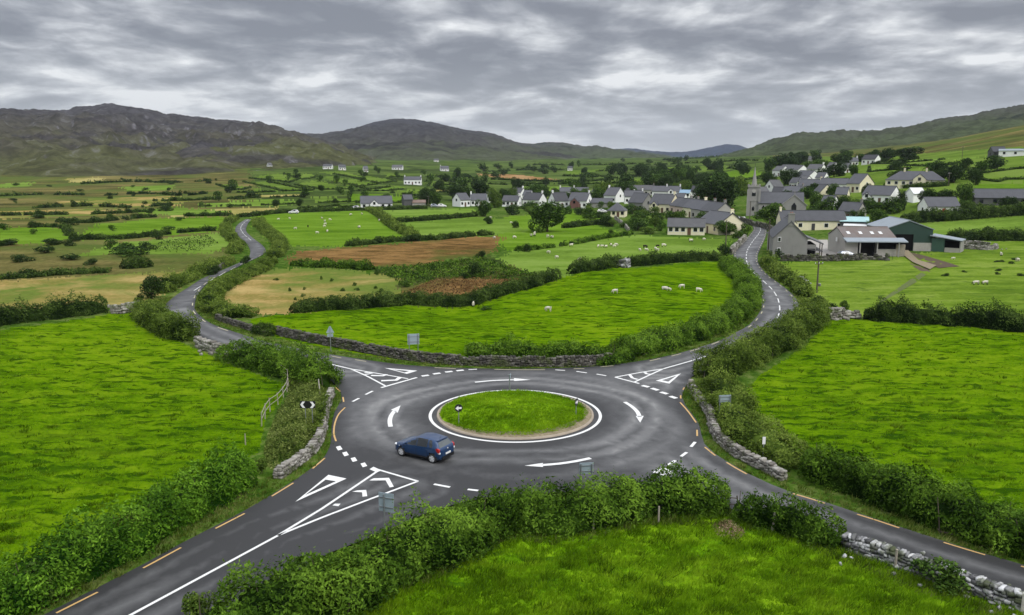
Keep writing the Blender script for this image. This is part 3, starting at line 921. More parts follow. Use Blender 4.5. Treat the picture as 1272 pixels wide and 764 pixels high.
A_, B_, C_ = (250, 180, 6.36), (430, 200, 6.36), (1080, 170, 6.365)
SMALL = [
    (A_, [(375, 265), (560, 228), (620, 224), (770, 272), (700, 298), (520, 278)], 'pasture_far', 'topmost lens shaped green field'),
    (A_, [(650, 226), (880, 226), (910, 240), (900, 260), (800, 274)], 'pasture_far', 'green field next to the topmost lens shaped field'),
    (A_, [(330, 292), (520, 292), (880, 362), (660, 368)], 'pasture_far', 'long sloping green field'),
    (A_, [(735, 316), (910, 278), (1200, 348), (960, 354)], 'pasture_far', 'broad green field with a tree at its foot'),
    (A_, [(955, 262), (1030, 242), (1272, 325), (1290, 345), (1215, 332)], 'pasture_far', 'diagonal green field below the white farmstead'),
    (A_, [(925, 216), (1100, 206), (1280, 252), (1290, 280), (1040, 228)], 'pasture_far', 'green field touching the white farmstead'),
    (A_, [(120, 316), (250, 310), (395, 340), (330, 354), (240, 352)], 'pasture_far', 'small rounded green field at the moor'),
    (A_, [(280, 376), (440, 347), (590, 370), (430, 379)], 'pasture_far', 'flat green triangle field'),
    (A_, [(0, 460), (560, 432), (740, 436), (745, 468), (330, 484), (0, 488)], 'pasture_light', 'long yellow green field over the hay strip'),
    (A_, [(270, 420), (470, 400), (790, 393), (790, 410), (400, 419), (270, 432)], 'hay_yellow', 'thin pale hay field'),
    (A_, [(870, 402), (1272, 432), (1272, 450), (925, 458)], 'pasture_far', 'wedge shaped green field'),
    (A_, [(770, 503), (1100, 482), (1240, 472), (1240, 486), (870, 507)], 'pasture_mid', 'green strip along the top road'),
    (B_, [(0, 97), (320, 140), (400, 163), (260, 178), (0, 122)], 'pasture_far', 'long tilted green field'),
    (B_, [(0, 132), (250, 185), (100, 203), (0, 182)], 'pasture_far', 'tapering green field under the long tilted field'),
    (B_, [(325, 92), (470, 126), (330, 130)], 'pasture_far', 'green triangle field by dark conifers'),
    (B_, [(40, 240), (350, 207), (460, 202), (450, 224), (320, 238)], 'pasture_light', 'pale strip field'),
    (B_, [(350, 250), (470, 227), (610, 227), (580, 278)], 'pasture_far', 'green field under the long white house'),
    (B_, [(690, 226), (800, 223), (805, 244), (690, 254)], 'hay_yellow', 'small yellow field beside dark trees'),
    (B_, [(655, 152), (850, 188), (700, 193)], 'pasture_far', 'green sliver field'),
    (B_, [(750, 122), (975, 163), (900, 169), (760, 150)], 'pasture_far', 'upper green sliver field'),
    (B_, [(20, 255), (300, 262), (560, 290), (420, 330), (30, 330)], 'pasture_mid', 'green field behind the white bungalow'),
    (C_, [(0, 215), (340, 182), (880, 157), (890, 164), (600, 179), (200, 213)], 'pasture_light', 'highest strip field'),
    (C_, [(215, 226), (890, 168), (895, 180), (720, 203), (520, 234)], 'pasture_far', 'second highest strip field'),
    (C_, [(505, 242), (720, 212), (1050, 178), (1240, 186), (1240, 204), (1020, 223), (780, 268), (740, 260)], 'pasture_far', 'curving strip field'),
    (C_, [(790, 280), (1030, 237), (1240, 217), (1240, 250), (1160, 255), (870, 290)], 'pasture_far', 'strip field above the lone bush'),
    (C_, [(880, 340), (880, 307), (1170, 274), (1260, 277), (1260, 334), (1080, 339), (1010, 357)], 'pasture_far', 'green field by the lone dark bush'),
    (C_, [(560, 396), (830, 382), (1290, 357), (1290, 450), (810, 468), (780, 412)], 'pasture_mid', 'wide green field under the cream bungalow'),
    (C_, [(0, 242), (290, 242), (365, 255), (180, 262), (0, 280)], 'pasture_light', 'pale field behind the cream bungalow'),
    ((920, 180, 6.944), [(0, 280), (60, 285), (180, 270), (170, 292), (20, 300)], 'pasture_light', 'small light field behind the spire'),
    ((632, 0, 1.9875), [(430, 445), (590, 415), (640, 432), (520, 462)], 'pasture_mid', 'hedged field beyond the village trees'),
    ((632, 0, 1.9875), [(180, 425), (330, 420), (420, 432), (250, 440)], 'valley', 'dull strip field in the valley bottom'),
]
for (x0, y0, sc), pts, mt, lab in SMALL:
    FIELDS.append(('field', mt, lab, zp(x0, y0, sc, pts)))

# index per face
nrow, ncol = GX.shape
CX = (GX[:-1, :-1] + GX[1:, 1:]) / 2; CY = (GY[:-1, :-1] + GY[1:, 1:]) / 2
wob = sstep(30, 200, np.hypot(CX, CY))
jit = RNG.normal(0, 1, CX.shape) * (.10 + .0028 * np.hypot(CX, CY)); jit2 = RNG.normal(0, 1, CX.shape) * (.10 + .006 * np.hypot(CX, CY)) * sstep(900, 200, np.hypot(CX, CY))
CXw = CX + jit + wob * 1.2 * fbm(CX / 9, CY / 9, 2, 41); CYw = CY + jit2 + wob * 1.2 * fbm(CX / 9, CY / 9, 2, 45)
FI = np.zeros(CX.shape, np.int32)
FPOLY = []
for n_, (nm, mt, lab, px) in enumerate(FIELDS):
    P = UP(px)
    # insert extra points so that long sides follow the sight lines over the relief
    dens = []
    for (ax, ay), (bx, by) in zip(px, px[1:] + px[:1]):
        for q in range(4):
            dens.append((ax + (bx - ax) * q / 4, ay + (by - ay) * q / 4))
    P = UP(dens); FPOLY.append(P)
    FI[inpoly(CXw, CYw, P)] = n_ + 1
# near pastures: front, left, right, middle, by polygon too
NEAR = [
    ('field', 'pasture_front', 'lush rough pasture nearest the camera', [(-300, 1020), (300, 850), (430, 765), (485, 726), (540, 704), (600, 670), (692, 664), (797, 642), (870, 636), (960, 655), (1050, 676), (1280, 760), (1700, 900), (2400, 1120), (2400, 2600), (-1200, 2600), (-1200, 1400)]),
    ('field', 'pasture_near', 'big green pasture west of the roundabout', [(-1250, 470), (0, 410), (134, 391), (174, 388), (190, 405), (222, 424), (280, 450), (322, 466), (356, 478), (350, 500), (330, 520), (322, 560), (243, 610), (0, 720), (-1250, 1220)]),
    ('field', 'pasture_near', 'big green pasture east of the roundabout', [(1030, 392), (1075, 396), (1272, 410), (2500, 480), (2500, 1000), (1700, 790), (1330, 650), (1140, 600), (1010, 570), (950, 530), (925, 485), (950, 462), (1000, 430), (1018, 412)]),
    ('field', 'pasture_near', 'rolling green pasture north of the roundabout wall', [(312, 395), (360, 390), (511, 379), (580, 381), (641, 362), (694, 345), (720, 340), (830, 329), (905, 323), (925, 345), (938, 375), (905, 402), (870, 415), (800, 436), (755, 446), (600, 452), (480, 445), (380, 428), (310, 410)]),
]
base = len(FIELDS)
for n_, (nm, mt, lab, px) in enumerate(NEAR):
    FI[inpoly(CX, CY, UP(px)) & (FI == 0)] = base + n_ + 1
ALLF = FIELDS + NEAR
Vall = np.stack([GX, GY, GZ], -1).reshape(-1, 3)
r_, c_ = np.meshgrid(np.arange(nrow - 1), np.arange(ncol - 1), indexing='ij')
i0 = r_ * ncol + c_
Q = np.stack([i0, i0 + 1, i0 + ncol + 1, i0 + ncol], -1).reshape(-1, 4)
FIr = FI.ravel()
FIELD_OBJ = {}
for k in range(len(ALLF) + 1):
    f = Q[FIr == k]
    if not len(f):
        continue
    used, inv = np.unique(f, return_inverse=True)
    nm, mt, lab = ('ground', 'pasture_mid', 'green rough ground along hedges, verges and village') if k == 0 else ALLF[k - 1][:3]
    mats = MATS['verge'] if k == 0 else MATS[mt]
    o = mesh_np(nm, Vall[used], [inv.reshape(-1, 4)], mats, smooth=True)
    tag(o, lab, 'ground' if k == 0 else 'field', kind='structure')


# ------------------------------------------------------------------ hills: ridges traced, given their own distance, front and back slopes
def hill_mat(name, low, mid, high, rock, rock_lo, scale=1.0, patch=None):
    m, t, b = new_mat(name)
    v = objco(t)
    a = t.n('ShaderNodeAttribute', attribute_name='up').outputs['Fac']
    n1 = t.noise(v, .0032 * scale, 6, .6); n2 = t.noise(v, .016 * scale, 6, .65, .5); n3 = t.noise(v, .07 * scale, 5, .7)
    f = t.math('ADD', a, t.math('MULTIPLY_ADD', n1, 1.0, -.5))
    f = t.math('ADD', f, t.math('MULTIPLY_ADD', n2, .5, -.25), clamp=True)
    c = t.ramp(f, [(.12, low), (.42, mid), (.8, high)])
    if patch is not None:
        c = t.mix(t.ramp(t.noise(t.mapping(v, (.5, 1, 1)), .004 * scale, 5, .55, .8), [(.56, 0.0), (.60, .8)]), c, patch)
    sl = t.n('ShaderNodeSeparateXYZ', {0: t.n('ShaderNodeNewGeometry').outputs['Normal']}).outputs[2]
    rk_ = t.math('ADD', t.math('MULTIPLY_ADD', sl, -1.0, 1.0), t.math('MULTIPLY_ADD', n3, .5, -.25))
    rk_ = t.math('ADD', rk_, t.math('MULTIPLY_ADD', n2, .4, -.2))
    c = t.mix(t.ramp(rk_, [(rock_lo, 0.0), (rock_lo + .14, .9)]), c, t.mix(n3, tuple(x * .6 for x in rock), tuple(x * 1.35 for x in rock)))
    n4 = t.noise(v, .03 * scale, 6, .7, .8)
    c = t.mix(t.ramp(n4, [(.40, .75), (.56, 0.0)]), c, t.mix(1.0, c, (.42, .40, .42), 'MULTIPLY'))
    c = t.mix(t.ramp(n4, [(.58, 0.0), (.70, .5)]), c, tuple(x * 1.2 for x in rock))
    setc(t, b, c, 1.0, 0.0)
    bump(t, b, n3, .6, 6.0)
    return m


hill_mat('hill_rocky', (.082, .088, .036), (.074, .070, .050), (.060, .057, .062), (.16, .155, .165), .24, 1.3, (.046, .042, .045))
hill_mat('hill_heather', (.064, .076, .038), (.054, .052, .046), (.046, .044, .050), (.09, .086, .088), .55, .8, (.024, .022, .024))
hill_mat('hill_green', (.062, .082, .036), (.056, .066, .036), (.054, .054, .042), (.07, .07, .065), .62, .8, (.018, .026, .016))
hill_mat('hill_far', (.034, .052, .082), (.032, .048, .080), (.032, .046, .080), (.06, .065, .075), .8, .5)  # blue of distant haze painted into the hill colour


def hill(label, ridge, D, D0, D1, mat, amp, seed, power=1.0, rough=.35, step=2.0, rows=90, foot=None):
    px = np.array([p[0] for p in ridge], float); py = np.array([p[1] for p in ridge], float)
    cs = np.arange(px[0], px[-1] + .1, step)
    yy = np.interp(cs, px, py)
    ker = np.exp(-.5 * (np.arange(-8, 9) / 2.5) ** 2); ker /= ker.sum()
    yy = np.convolve(np.pad(yy, 8, mode='edge'), ker, 'valid')
    rr = rays(cs, yy); h = np.hypot(rr[:, 0], rr[:, 1]); rr = rr / h[:, None]
    zr = CAMH + rr[:, 2] * D
    v = np.r_[np.linspace(0, 1, rows), np.linspace(1.04, 1.6, 16)]
    dist = np.where(v <= 1, D0 + (D - D0) * v, D + (D1 - D) * (v - 1) / .6)
    Xh = rr[:, 0] * dist[:, None]; Yh = rr[:, 1] * dist[:, None]
    zf = Z(Xh[0], Yh[0]) - 6
    s = np.where(v <= 1, v ** power, 1 - ((v - 1) / .6) ** 1.5)[:, None]
    s = np.broadcast_to(s, Xh.shape)
    nz = fbm(Xh / 260, Yh / 260, 6, seed, .55)
    rid = 1 - 2 * np.abs(fbm(Xh / 170 + 3, Yh / 170, 5, seed + 7, .55))
    mid = np.clip(4 * v * (1 - np.clip(v, 0, 1)), 0, 1)[:, None]
    small = fbm(Xh / 45, Yh / 45, 5, seed + 3, .65)
    edge = np.clip(np.minimum(np.arange(len(cs)), len(cs) - 1 - np.arange(len(cs))) / 130, 0, 1)[None, :] ** .7
    mid = mid * edge
    Zh = zf - 14 * (1 - edge) + (zr - zf) * s + amp * mid * (nz * 1.2 + rough * rid) + amp * .26 * np.clip(v * 3, 0, 1)[:, None] * small * (.5 + rough)
    Zh = np.where(v[:, None] > 1.0, np.minimum(Zh, zr - 2 * (v[:, None] - 1)), Zh)
    up = np.clip((Zh - zf) / np.maximum(zr.max() - zf, 1), 0, 1)
    nr_, nc_ = Xh.shape
    a_, b_ = np.meshgrid(np.arange(nr_ - 1), np.arange(nc_ - 1), indexing='ij')
    q = (a_ * nc_ + b_).ravel()
    o = mesh_np('hill', np.stack([Xh, Yh, Zh], -1).reshape(-1, 3), [np.stack([q, q + 1, q + nc_ + 1, q + nc_], -1)], MATS[mat], attrs={'up': up.ravel()}, smooth=True)
    return tag(o, label, 'hill', kind='structure')


hill('dark rocky hill with a flat topped crag', [(-420, 150), (-200, 146), (-60, 138), (0, 135), (30, 138), (85, 138), (96, 134), (118, 130.5), (126, 128.5), (138, 128.5), (150, 131), (170, 133.5), (185, 137), (205, 142), (225, 144), (240, 146), (255, 147), (270, 150), (300, 150.5), (318, 152.5), (332, 156), (345, 160), (365, 164.5), (385, 169), (410, 177), (440, 187), (470, 196), (500, 203), (540, 208)], 2100, 720, 3000, 'hill_rocky', 30, 2, 1.5, .8, step=1.3, rows=190)
hill('rocky outcrop knoll at the foot of the crag hill', [(120, 212), (150, 205), (170, 200), (190, 193), (205, 190), (220, 184), (240, 180), (255, 177.5), (270, 177), (285, 179), (300, 183), (312, 188), (325, 192), (345, 200), (365, 207), (385, 212)], 1350, 850, 1750, 'hill_rocky', 16, 31, 1.2, 1.0, step=1.2, rows=100)
hill('smooth dark heather hill with a rounded top', [(250, 168), (300, 166), (345, 165), (375, 164.5), (400, 165), (425, 162), (450, 156.5), (468, 151), (485, 148), (502, 147), (520, 149), (540, 152.5), (560, 157.5), (580, 162), (600, 164), (615, 166), (630, 172), (645, 178), (670, 184), (700, 189), (740, 196), (790, 205)], 3600, 1700, 4600, 'hill_heather', 45, 5, 1.1, .3, step=1.6, rows=110)
hill('low hill with a dark plantation strip', [(560, 178), (590, 176), (620, 174.5), (640, 175.5), (660, 178), (680, 176), (700, 176.5), (715, 180), (735, 184), (760, 187), (790, 189), (815, 193), (840, 196), (880, 200), (920, 204)], 4600, 2300, 5600, 'hill_green', 45, 9, 1.0, .3, step=1.6, rows=90)
hill('long green grey hill rising behind the village', [(800, 206), (850, 200), (890, 194), (920, 188), (945, 184), (958, 178), (975, 173), (990, 170), (1010, 167), (1030, 165.5), (1055, 167), (1080, 166.5), (1100, 165), (1125, 161), (1150, 157), (1170, 153), (1190, 149.5), (1215, 144), (1240, 138), (1272, 132.5), (1340, 124), (1450, 116), (1620, 118)], 2900, 1250, 3900, 'hill_green', 40, 12, 1.1, .35, step=1.5, rows=130)
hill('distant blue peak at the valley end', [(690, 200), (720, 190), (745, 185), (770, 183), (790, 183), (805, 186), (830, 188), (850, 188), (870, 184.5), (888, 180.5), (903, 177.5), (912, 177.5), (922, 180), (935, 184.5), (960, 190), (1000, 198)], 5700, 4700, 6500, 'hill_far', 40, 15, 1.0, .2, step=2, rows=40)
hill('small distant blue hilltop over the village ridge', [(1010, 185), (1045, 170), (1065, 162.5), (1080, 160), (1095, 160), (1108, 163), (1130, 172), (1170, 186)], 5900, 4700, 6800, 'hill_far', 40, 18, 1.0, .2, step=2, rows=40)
# ------------------------------------------------------------------ vegetation
def leaf_quads(C, N, size, rng, aspect=.5, spread=.75, up=.25):
    """rhombic leaf sprays at centres C facing roughly along N; two triangles folded along the rib"""
    n = len(C)
    N = N + rng.normal(0, spread, (n, 3)); N[:, 2] += up
    N /= np.linalg.norm(N, axis=1)[:, None] + 1e-9
    A = rng.normal(size=(n, 3)); A[:, 2] -= .35
    A -= (A * N).sum(1)[:, None] * N; A /= np.linalg.norm(A, axis=1)[:, None] + 1e-9
    B = np.cross(N, A)
    s = size * rng.uniform(.65, 1.35, n)[:, None]
    fold = N * s * .14
    p0 = C - A * s * .55; p1 = C + B * s * aspect * .5 - fold; p2 = C + A * s * .6 - fold * .6; p3 = C - B * s * aspect * .5 - fold
    V = np.stack([p0, p1, p2, p3], 1).reshape(-1, 3)
    i = np.arange(n) * 4
    return V, np.concatenate([np.stack([i, i + 1, i + 2], -1), np.stack([i, i + 2, i + 3], -1)])


def n3(x, y, z, seed, o=2):
    return (fbm(x + .31 * z, y - .27 * z, o, seed) + fbm(y + .5 * z, z + .2 * x, o, seed + 5) + fbm(z - .4 * y, x, o, seed + 9)) / 1.6


HEDGE_N = 0


def hedge(label, px, w=2.2, h=2.0, mat='hedge', group=None, leaf=.2, cover=2.2, bumpy=1.0, sprigs=.6, stems=False, name='hedge', seed=None, hvar=.25, world=None, closed=False, gaps=0.0, cat='hedge', fill=True):
    global HEDGE_N
    HEDGE_N += 1
    seed = seed or HEDGE_N
    rng = np.random.default_rng(100 + seed)
    P = UP(px) if world is None else np.asarray(world, float)
    P = catmull(P, max(.5, w * .3), closed) if len(P) > 2 else P
    step = max(.3, w * .22)
    P, s = resample(P, step)
    P[:, 2] = Z(P[:, 0], P[:, 1])
    nrm, tan = normals2(P)
    L = s[-1]
    dist = np.hypot(P[:, 0], P[:, 1]).mean()
    # width and height vary along the run, tapering at both ends
    prof = lambda q: 1 + hvar * fbm(q / (2.2 * h), 0 * q + seed, 3, seed) * 1.6
    wprof = lambda q: 1 + .28 * fbm(q / (1.6 * w), 0 * q + seed * 2.7, 3, seed + 2)
    endf = lambda q: np.clip(np.minimum(q, L - q) / (.6 * w), 0, 1) ** .5 * .55 + .45 if not closed else np.ones_like(q)
    gp = lambda q: np.where(fbm(q / 9, 0 * q + seed * 1.3, 2, seed + 4) < gaps - .55, .0, 1.0) if gaps else np.ones_like(q)

    def at(q, phi, rad):
        x = np.interp(q, s, P[:, 0]); y = np.interp(q, s, P[:, 1]); z = np.interp(q, s, P[:, 2])
        nx = np.interp(q, s, nrm[:, 0]); ny = np.interp(q, s, nrm[:, 1])
        c, sn = np.cos(phi), np.sin(phi)
        H = h * prof(q) * endf(q); W = w * .5 * wprof(q) * endf(q)
        lat = np.sign(c) * np.abs(c) ** .75 * W; hz = np.sign(sn) * np.abs(sn) ** .75 * H
        X = x + nx * lat * rad; Y = y + ny * lat * rad
        Zz = z + hz * rad
        b = bumpy * (.42 * n3(X / (w * .5), Y / (w * .5), Zz / (w * .5), seed) + .17 * n3(X / (w * .17), Y / (w * .17), Zz / (w * .17), seed + 3))
        rr = rad * (1 + b)
        X = x + nx * lat * rr; Y = y + ny * lat * rr; Zz = z + np.maximum(hz * rr, -.1)
        Nn = np.stack([nx * c / W, ny * c / W, sn / H], -1); Nn /= np.linalg.norm(Nn, axis=1)[:, None] + 1e-9
        return np.stack([X, Y, Zz], -1), Nn, b
    per = w * .9 + 2 * h
    n = int(L * per * cover / (leaf * leaf * .55))
    q = rng.uniform(0, L, n); phi = rng.uniform(-.05, PI + .05, n)
    kq = gp(q) > .5; q, phi = q[kq], phi[kq]; n = len(q)
    rad = 1 - .30 * rng.random(n) ** 1.8 + rng.exponential(.035, n)
    C, N, b = at(q, phi, rad)
    tint = .42 + .13 * rng.normal(size=n) + .85 * b + .12 * np.clip(np.sin(phi), 0, 1)  # tops and lumps paler, hollows darker: light and shade put into the tint
    Vs, Fs, Ts = [], [], []
    V, F = leaf_quads(C, N, leaf, rng); Vs.append(V); Fs.append(F); Ts.append(np.repeat(tint, 4)); off = len(V)
    # shoots standing out of the top
    ns = int(L * sprigs)
    if ns:
        q = rng.uniform(0, L, ns); q = q[gp(q) > .5]; ns = len(q)
        phi = rng.uniform(.25 * PI, .75 * PI, ns)
        C, N, b = at(q, phi, np.full(ns, 1.0))
        m = 7
        hh = rng.uniform(.10, .36, ns) * min(h, 2.5)
        lean = rng.normal(0, .25, (ns, 2))
        f = rng.random((ns, m))
        CC = C[:, None, :] + np.stack([lean[:, None, 0] * f * hh[:, None], lean[:, None, 1] * f * hh[:, None], f * hh[:, None]], -1)
        CC += rng.normal(0, leaf * .3, CC.shape)
        CC = CC.reshape(-1, 3)
        V, F = leaf_quads(CC, np.tile([0, -.2, .4], (len(CC), 1)).astype(float), leaf * .9, rng)
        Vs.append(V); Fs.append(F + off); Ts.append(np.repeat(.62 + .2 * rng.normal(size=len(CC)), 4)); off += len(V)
    # inner hull against see-through, the shade inside painted by a dark tint
    if fill:
        qs = np.linspace(0, L, max(3, int(L / max(.5, w * .3)))); ph = np.linspace(-.06, PI + .06, 9)
        Q2, P2 = np.meshgrid(qs, ph, indexing='ij')
        C, N, b = at(Q2.ravel(), P2.ravel(), .74 * np.clip(.35 + np.minimum(Q2.ravel(), L - Q2.ravel()) / w, .35, 1) if not closed else np.full(Q2.size, .74))
        if gaps:
            kk = gp(Q2.ravel()) < .5
            base = np.interp(Q2.ravel(), s, P[:, 2])
            C[kk, 2] = base[kk] - .5
        i_, j_ = np.meshgrid(np.arange(len(qs) - 1), np.arange(8), indexing='ij')
        a = (i_ * 9 + j_).ravel()
        f4 = np.stack([a, a + 9, a + 10, a + 1], -1)
        caps = np.array([np.r_[np.arange(9)], np.r_[np.arange(9)][::-1] + (len(qs) - 1) * 9])
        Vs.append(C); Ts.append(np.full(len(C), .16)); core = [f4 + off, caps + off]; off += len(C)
    else:
        core = []
    V = np.concatenate(Vs); T = np.concatenate(Ts); F = np.concatenate(Fs)
    if stems:
        root = empty(name, tuple(P[len(P) // 2]), 0, label, cat, group)
        V = V - P[len(P) // 2]
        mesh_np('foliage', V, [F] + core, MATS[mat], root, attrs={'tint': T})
        mb = MB(); p0 = P[len(P) // 2]
        last = None
        for qq in np.arange(.6, L - .6, 1.3):
            x, y, z = [np.interp(qq, s, P[:, i]) for i in range(3)]
            x += rng.normal(0, w * .16); y += rng.normal(0, w * .16)
            hh = h * rng.uniform(.7, 1.02)
            foot = (x - p0[0], y - p0[1], z - p0[2] + .12)
            if last is not None:
                mb.cyl(last, foot, .05, .05, 5)
            last = foot
            mb.cyl((x - p0[0], y - p0[1], z - p0[2] - .2), (x - p0[0] + rng.normal(0, .3), y - p0[1] + rng.normal(0, .3), z - p0[2] + hh), .045, .015, 5)
        mb.build('stem', MATS['bark'], root)
        return root
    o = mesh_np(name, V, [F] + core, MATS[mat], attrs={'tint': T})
    return tag(o, label, cat, group)


def scrub(label, poly, h, mat, leaf, cover, name='scrub', seed=1, world=None, kind='stuff', amp=.6):
    """uneven low ground cover filling a polygon"""
    rng = np.random.default_rng(500 + seed)
    P = UP(poly)[:, :2]
    lo, hi = P.min(0), P.max(0)
    area = .5 * abs(np.sum(P[:, 0] * np.roll(P[:, 1], -1) - P[:, 1] * np.roll(P[:, 0], -1)))
    n = int(area * cover / (leaf * leaf * .55))
    x = rng.uniform(lo[0], hi[0], int(n * np.prod(hi - lo) / area)); y = rng.uniform(lo[1], hi[1], len(x))
    k = inpoly(x, y, P); x, y = x[k], y[k]
    hf = h * (1 + amp * fbm(x / 1.8, y / 1.8, 3, seed) * 1.5 + .3 * fbm(x / .6, y / .6, 2, seed + 3)) * np.clip(segdist(x, y, P) / .9, .15, 1)
    z = Z(x, y) + hf * rng.uniform(.35, 1.05, len(x))
    C = np.stack([x, y, z], -1)
    N = np.tile([0, 0, .8], (len(x), 1)).astype(float)
    V, F = leaf_quads(C, N, leaf, rng)
    T = np.repeat(.42 + .2 * rng.normal(size=len(x)) + .5 * fbm(x / 1.2, y / 1.2, 3, seed + 6), 4)
    o = mesh_np(name, V, [F], MATS[mat], attrs={'tint': T})
    return tag(o, label, 'scrub', kind=kind)


HN = dict(leaf=.18, cover=2.4, stems=True, bumpy=1.2)
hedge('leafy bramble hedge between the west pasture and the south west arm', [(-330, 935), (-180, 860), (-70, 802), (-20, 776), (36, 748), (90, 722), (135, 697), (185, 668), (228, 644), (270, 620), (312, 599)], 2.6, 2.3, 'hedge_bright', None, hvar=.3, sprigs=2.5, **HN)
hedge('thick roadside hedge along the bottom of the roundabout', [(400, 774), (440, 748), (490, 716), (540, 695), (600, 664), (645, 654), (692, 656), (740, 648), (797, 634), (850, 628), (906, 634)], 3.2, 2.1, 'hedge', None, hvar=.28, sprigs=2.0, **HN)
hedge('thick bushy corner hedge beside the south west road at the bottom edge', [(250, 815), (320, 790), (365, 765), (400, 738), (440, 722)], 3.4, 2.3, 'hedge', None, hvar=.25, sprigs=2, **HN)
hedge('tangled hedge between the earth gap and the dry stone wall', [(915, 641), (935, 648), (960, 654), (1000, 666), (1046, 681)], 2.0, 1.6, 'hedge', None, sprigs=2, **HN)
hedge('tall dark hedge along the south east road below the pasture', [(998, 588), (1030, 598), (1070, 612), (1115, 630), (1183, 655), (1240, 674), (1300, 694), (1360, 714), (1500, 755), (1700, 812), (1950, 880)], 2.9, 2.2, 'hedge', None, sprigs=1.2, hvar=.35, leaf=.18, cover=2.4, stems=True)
hedge('low olive scrub hedge behind the east stone wall', [(884, 484), (898, 501), (911, 524), (928, 548), (961, 569), (994, 583)], 3.9, 1.5, 'hedge_olive', None, sprigs=1, leaf=.18, cover=2.3, stems=True, bumpy=1.5, hvar=.45)
hedge('rounded hedge on the outer bend of the village road', [(878, 472), (900, 461), (925, 450), (945, 441), (967, 430), (986, 418), (1003, 404), (1013, 391)], 4.0, 2.1, 'hedge_olive', None, sprigs=.8, leaf=.19, cover=2.3, stems=True, bumpy=1.35, hvar=.35)
hedge('clipped hedge on the inner side of the village road bend', [(757, 446), (800, 436), (836, 428), (870, 417), (901, 403), (921, 387), (930, 370), (926, 353), (914, 340), (903, 329)], 3.6, 1.8, 'hedge', None, sprigs=.8, leaf=.20, cover=2.3, stems=True, bumpy=1.35, hvar=.35)
hedge('sparse bushy hedge on the far side of the long north wall', [(578, 440), (600, 441), (630, 441), (665, 443), (700, 443), (730, 445), (757, 446)], 1.9, 1.35, 'hedge', None, sprigs=1, leaf=.22, hvar=.5)
hedge('thick scrub hedge round the tip of the west pasture', [(286, 443), (310, 450), (340, 457), (368, 465), (392, 474), (406, 482)], 4.2, 2.2, 'hedge', None, sprigs=1, leaf=.2, cover=2.3, stems=True, bumpy=1.4, hvar=.4)
hedge('hedge on the bend of the winding road at the west pasture', [(179, 390), (190, 402), (205, 411), (222, 419), (240, 424)], 3.4, 2.1, 'hedge_olive', None, sprigs=.8, leaf=.2, bumpy=1.5, hvar=.4)
hedge('black thorn hedge along the top of the west pasture', [(-500, 462), (-200, 428), (-80, 414), (0, 404), (42, 398), (90, 392.5), (133, 387)], 2.6, 2.3, 'hedge_dark', None, sprigs=.8, leaf=.22, bumpy=1.4, hvar=.4)
hedge('hedge on the inner bend of the winding road by the hay meadow', [(318, 392.5), (290, 393), (270, 388), (261, 378), (267, 366), (284, 354), (303, 344.5), (323, 336), (337, 325)], 3.2, 1.25, 'hedge_olive', None, sprigs=.6, leaf=.22, bumpy=1.7, hvar=.6)
hedge('hedge on the east side of the winding road top', [(340, 321), (348, 309), (345, 299), (333, 289.5), (323.5, 281), (320.5, 274)], 3.6, 1.25, 'hedge_olive', None, sprigs=.4, leaf=.3, hvar=.55, bumpy=1.8)
hedge('hedge on the west side of the winding road by the hay meadow', [(200, 365), (215, 357), (232, 347), (258, 337.5), (284, 326)], 3.2, 1.4, 'hedge_olive', None, sprigs=.5, leaf=.26, bumpy=1.7, hvar=.6)
hedge('hedge on the west side of the winding road top', [(290, 316), (294.5, 306), (286, 296), (280, 288), (282, 279), (292, 271.5)], 3.0, 1.2, 'hedge_olive', None, sprigs=.5, leaf=.3, hvar=.7, gaps=.3, bumpy=1.8)
hedge('dark hedge on the crest where the winding road disappears', [(296, 270), (315, 268.5), (340, 265.5), (400, 262.5), (470, 261), (530, 259)], 3.5, 1.5, 'hedge_dark', None, leaf=.5, sprigs=.2)
hedge('long hedge between the rolling pasture and the brown hollow', [(362, 388.5), (391, 385.6), (423, 384.6), (470, 380.4), (511, 376.6), (556, 378.5), (580, 378.5), (600, 372.5), (619, 366.5), (641, 360.5), (660, 356), (678, 349), (692, 344.5)], 2.8, 1.6, 'hedge_dark', None, leaf=.25, sprigs=.5)
hedge('dark hedge west of the stony gap in the sheep pasture', [(708, 340.5), (735, 336), (768, 331.5)], 3.0, 2.0, 'hedge_dark', None, leaf=.28)
hedge('dark hedge east of the stony gap in the sheep pasture', [(778, 331), (799, 329), (826, 326.5), (860, 324), (898, 323.5)], 3.0, 1.9, 'hedge_dark', None, leaf=.28)
hedge('black hedge between the east pasture and the farm field', [(1073, 396), (1100, 398.5), (1140, 401), (1200, 405), (1272, 411), (1400, 421), (1700, 444)], 2.8, 2.2, 'hedge_dark', None, leaf=.22, sprigs=.7, bumpy=1.4, hvar=.4)
hedge('narrow hedge down the east side of the upper village road', [(951, 326), (962, 337), (975, 348), (990, 358), (1001, 370)], 2.8, 1.5, 'hedge_olive', None, leaf=.32, bumpy=1.6, hvar=.5)
hedge('hedge between the two pale fields below the bungalow', [(487, 276.5), (520, 274.5), (560, 271.5), (592, 268.5)], 2.6, 1.5, 'hedge_dark', None, leaf=.5, sprigs=.3)
hedge('hedge running down from the white bungalow', [(458, 261), (468, 266), (476, 272), (484, 279), (495, 286), (508, 292), (516, 297)], 3.2, 1.7, 'hedge_olive', None, leaf=.45, sprigs=.3, bumpy=1.7, hvar=.6)
hedge('thorn hedge along the top of the rust bracken field', [(430, 306), (462, 303), (500, 299.5), (540, 298), (575, 294.5), (612, 291.5)], 2.6, 1.3, 'hedge_dark', None, leaf=.45, hvar=.5, gaps=.25)
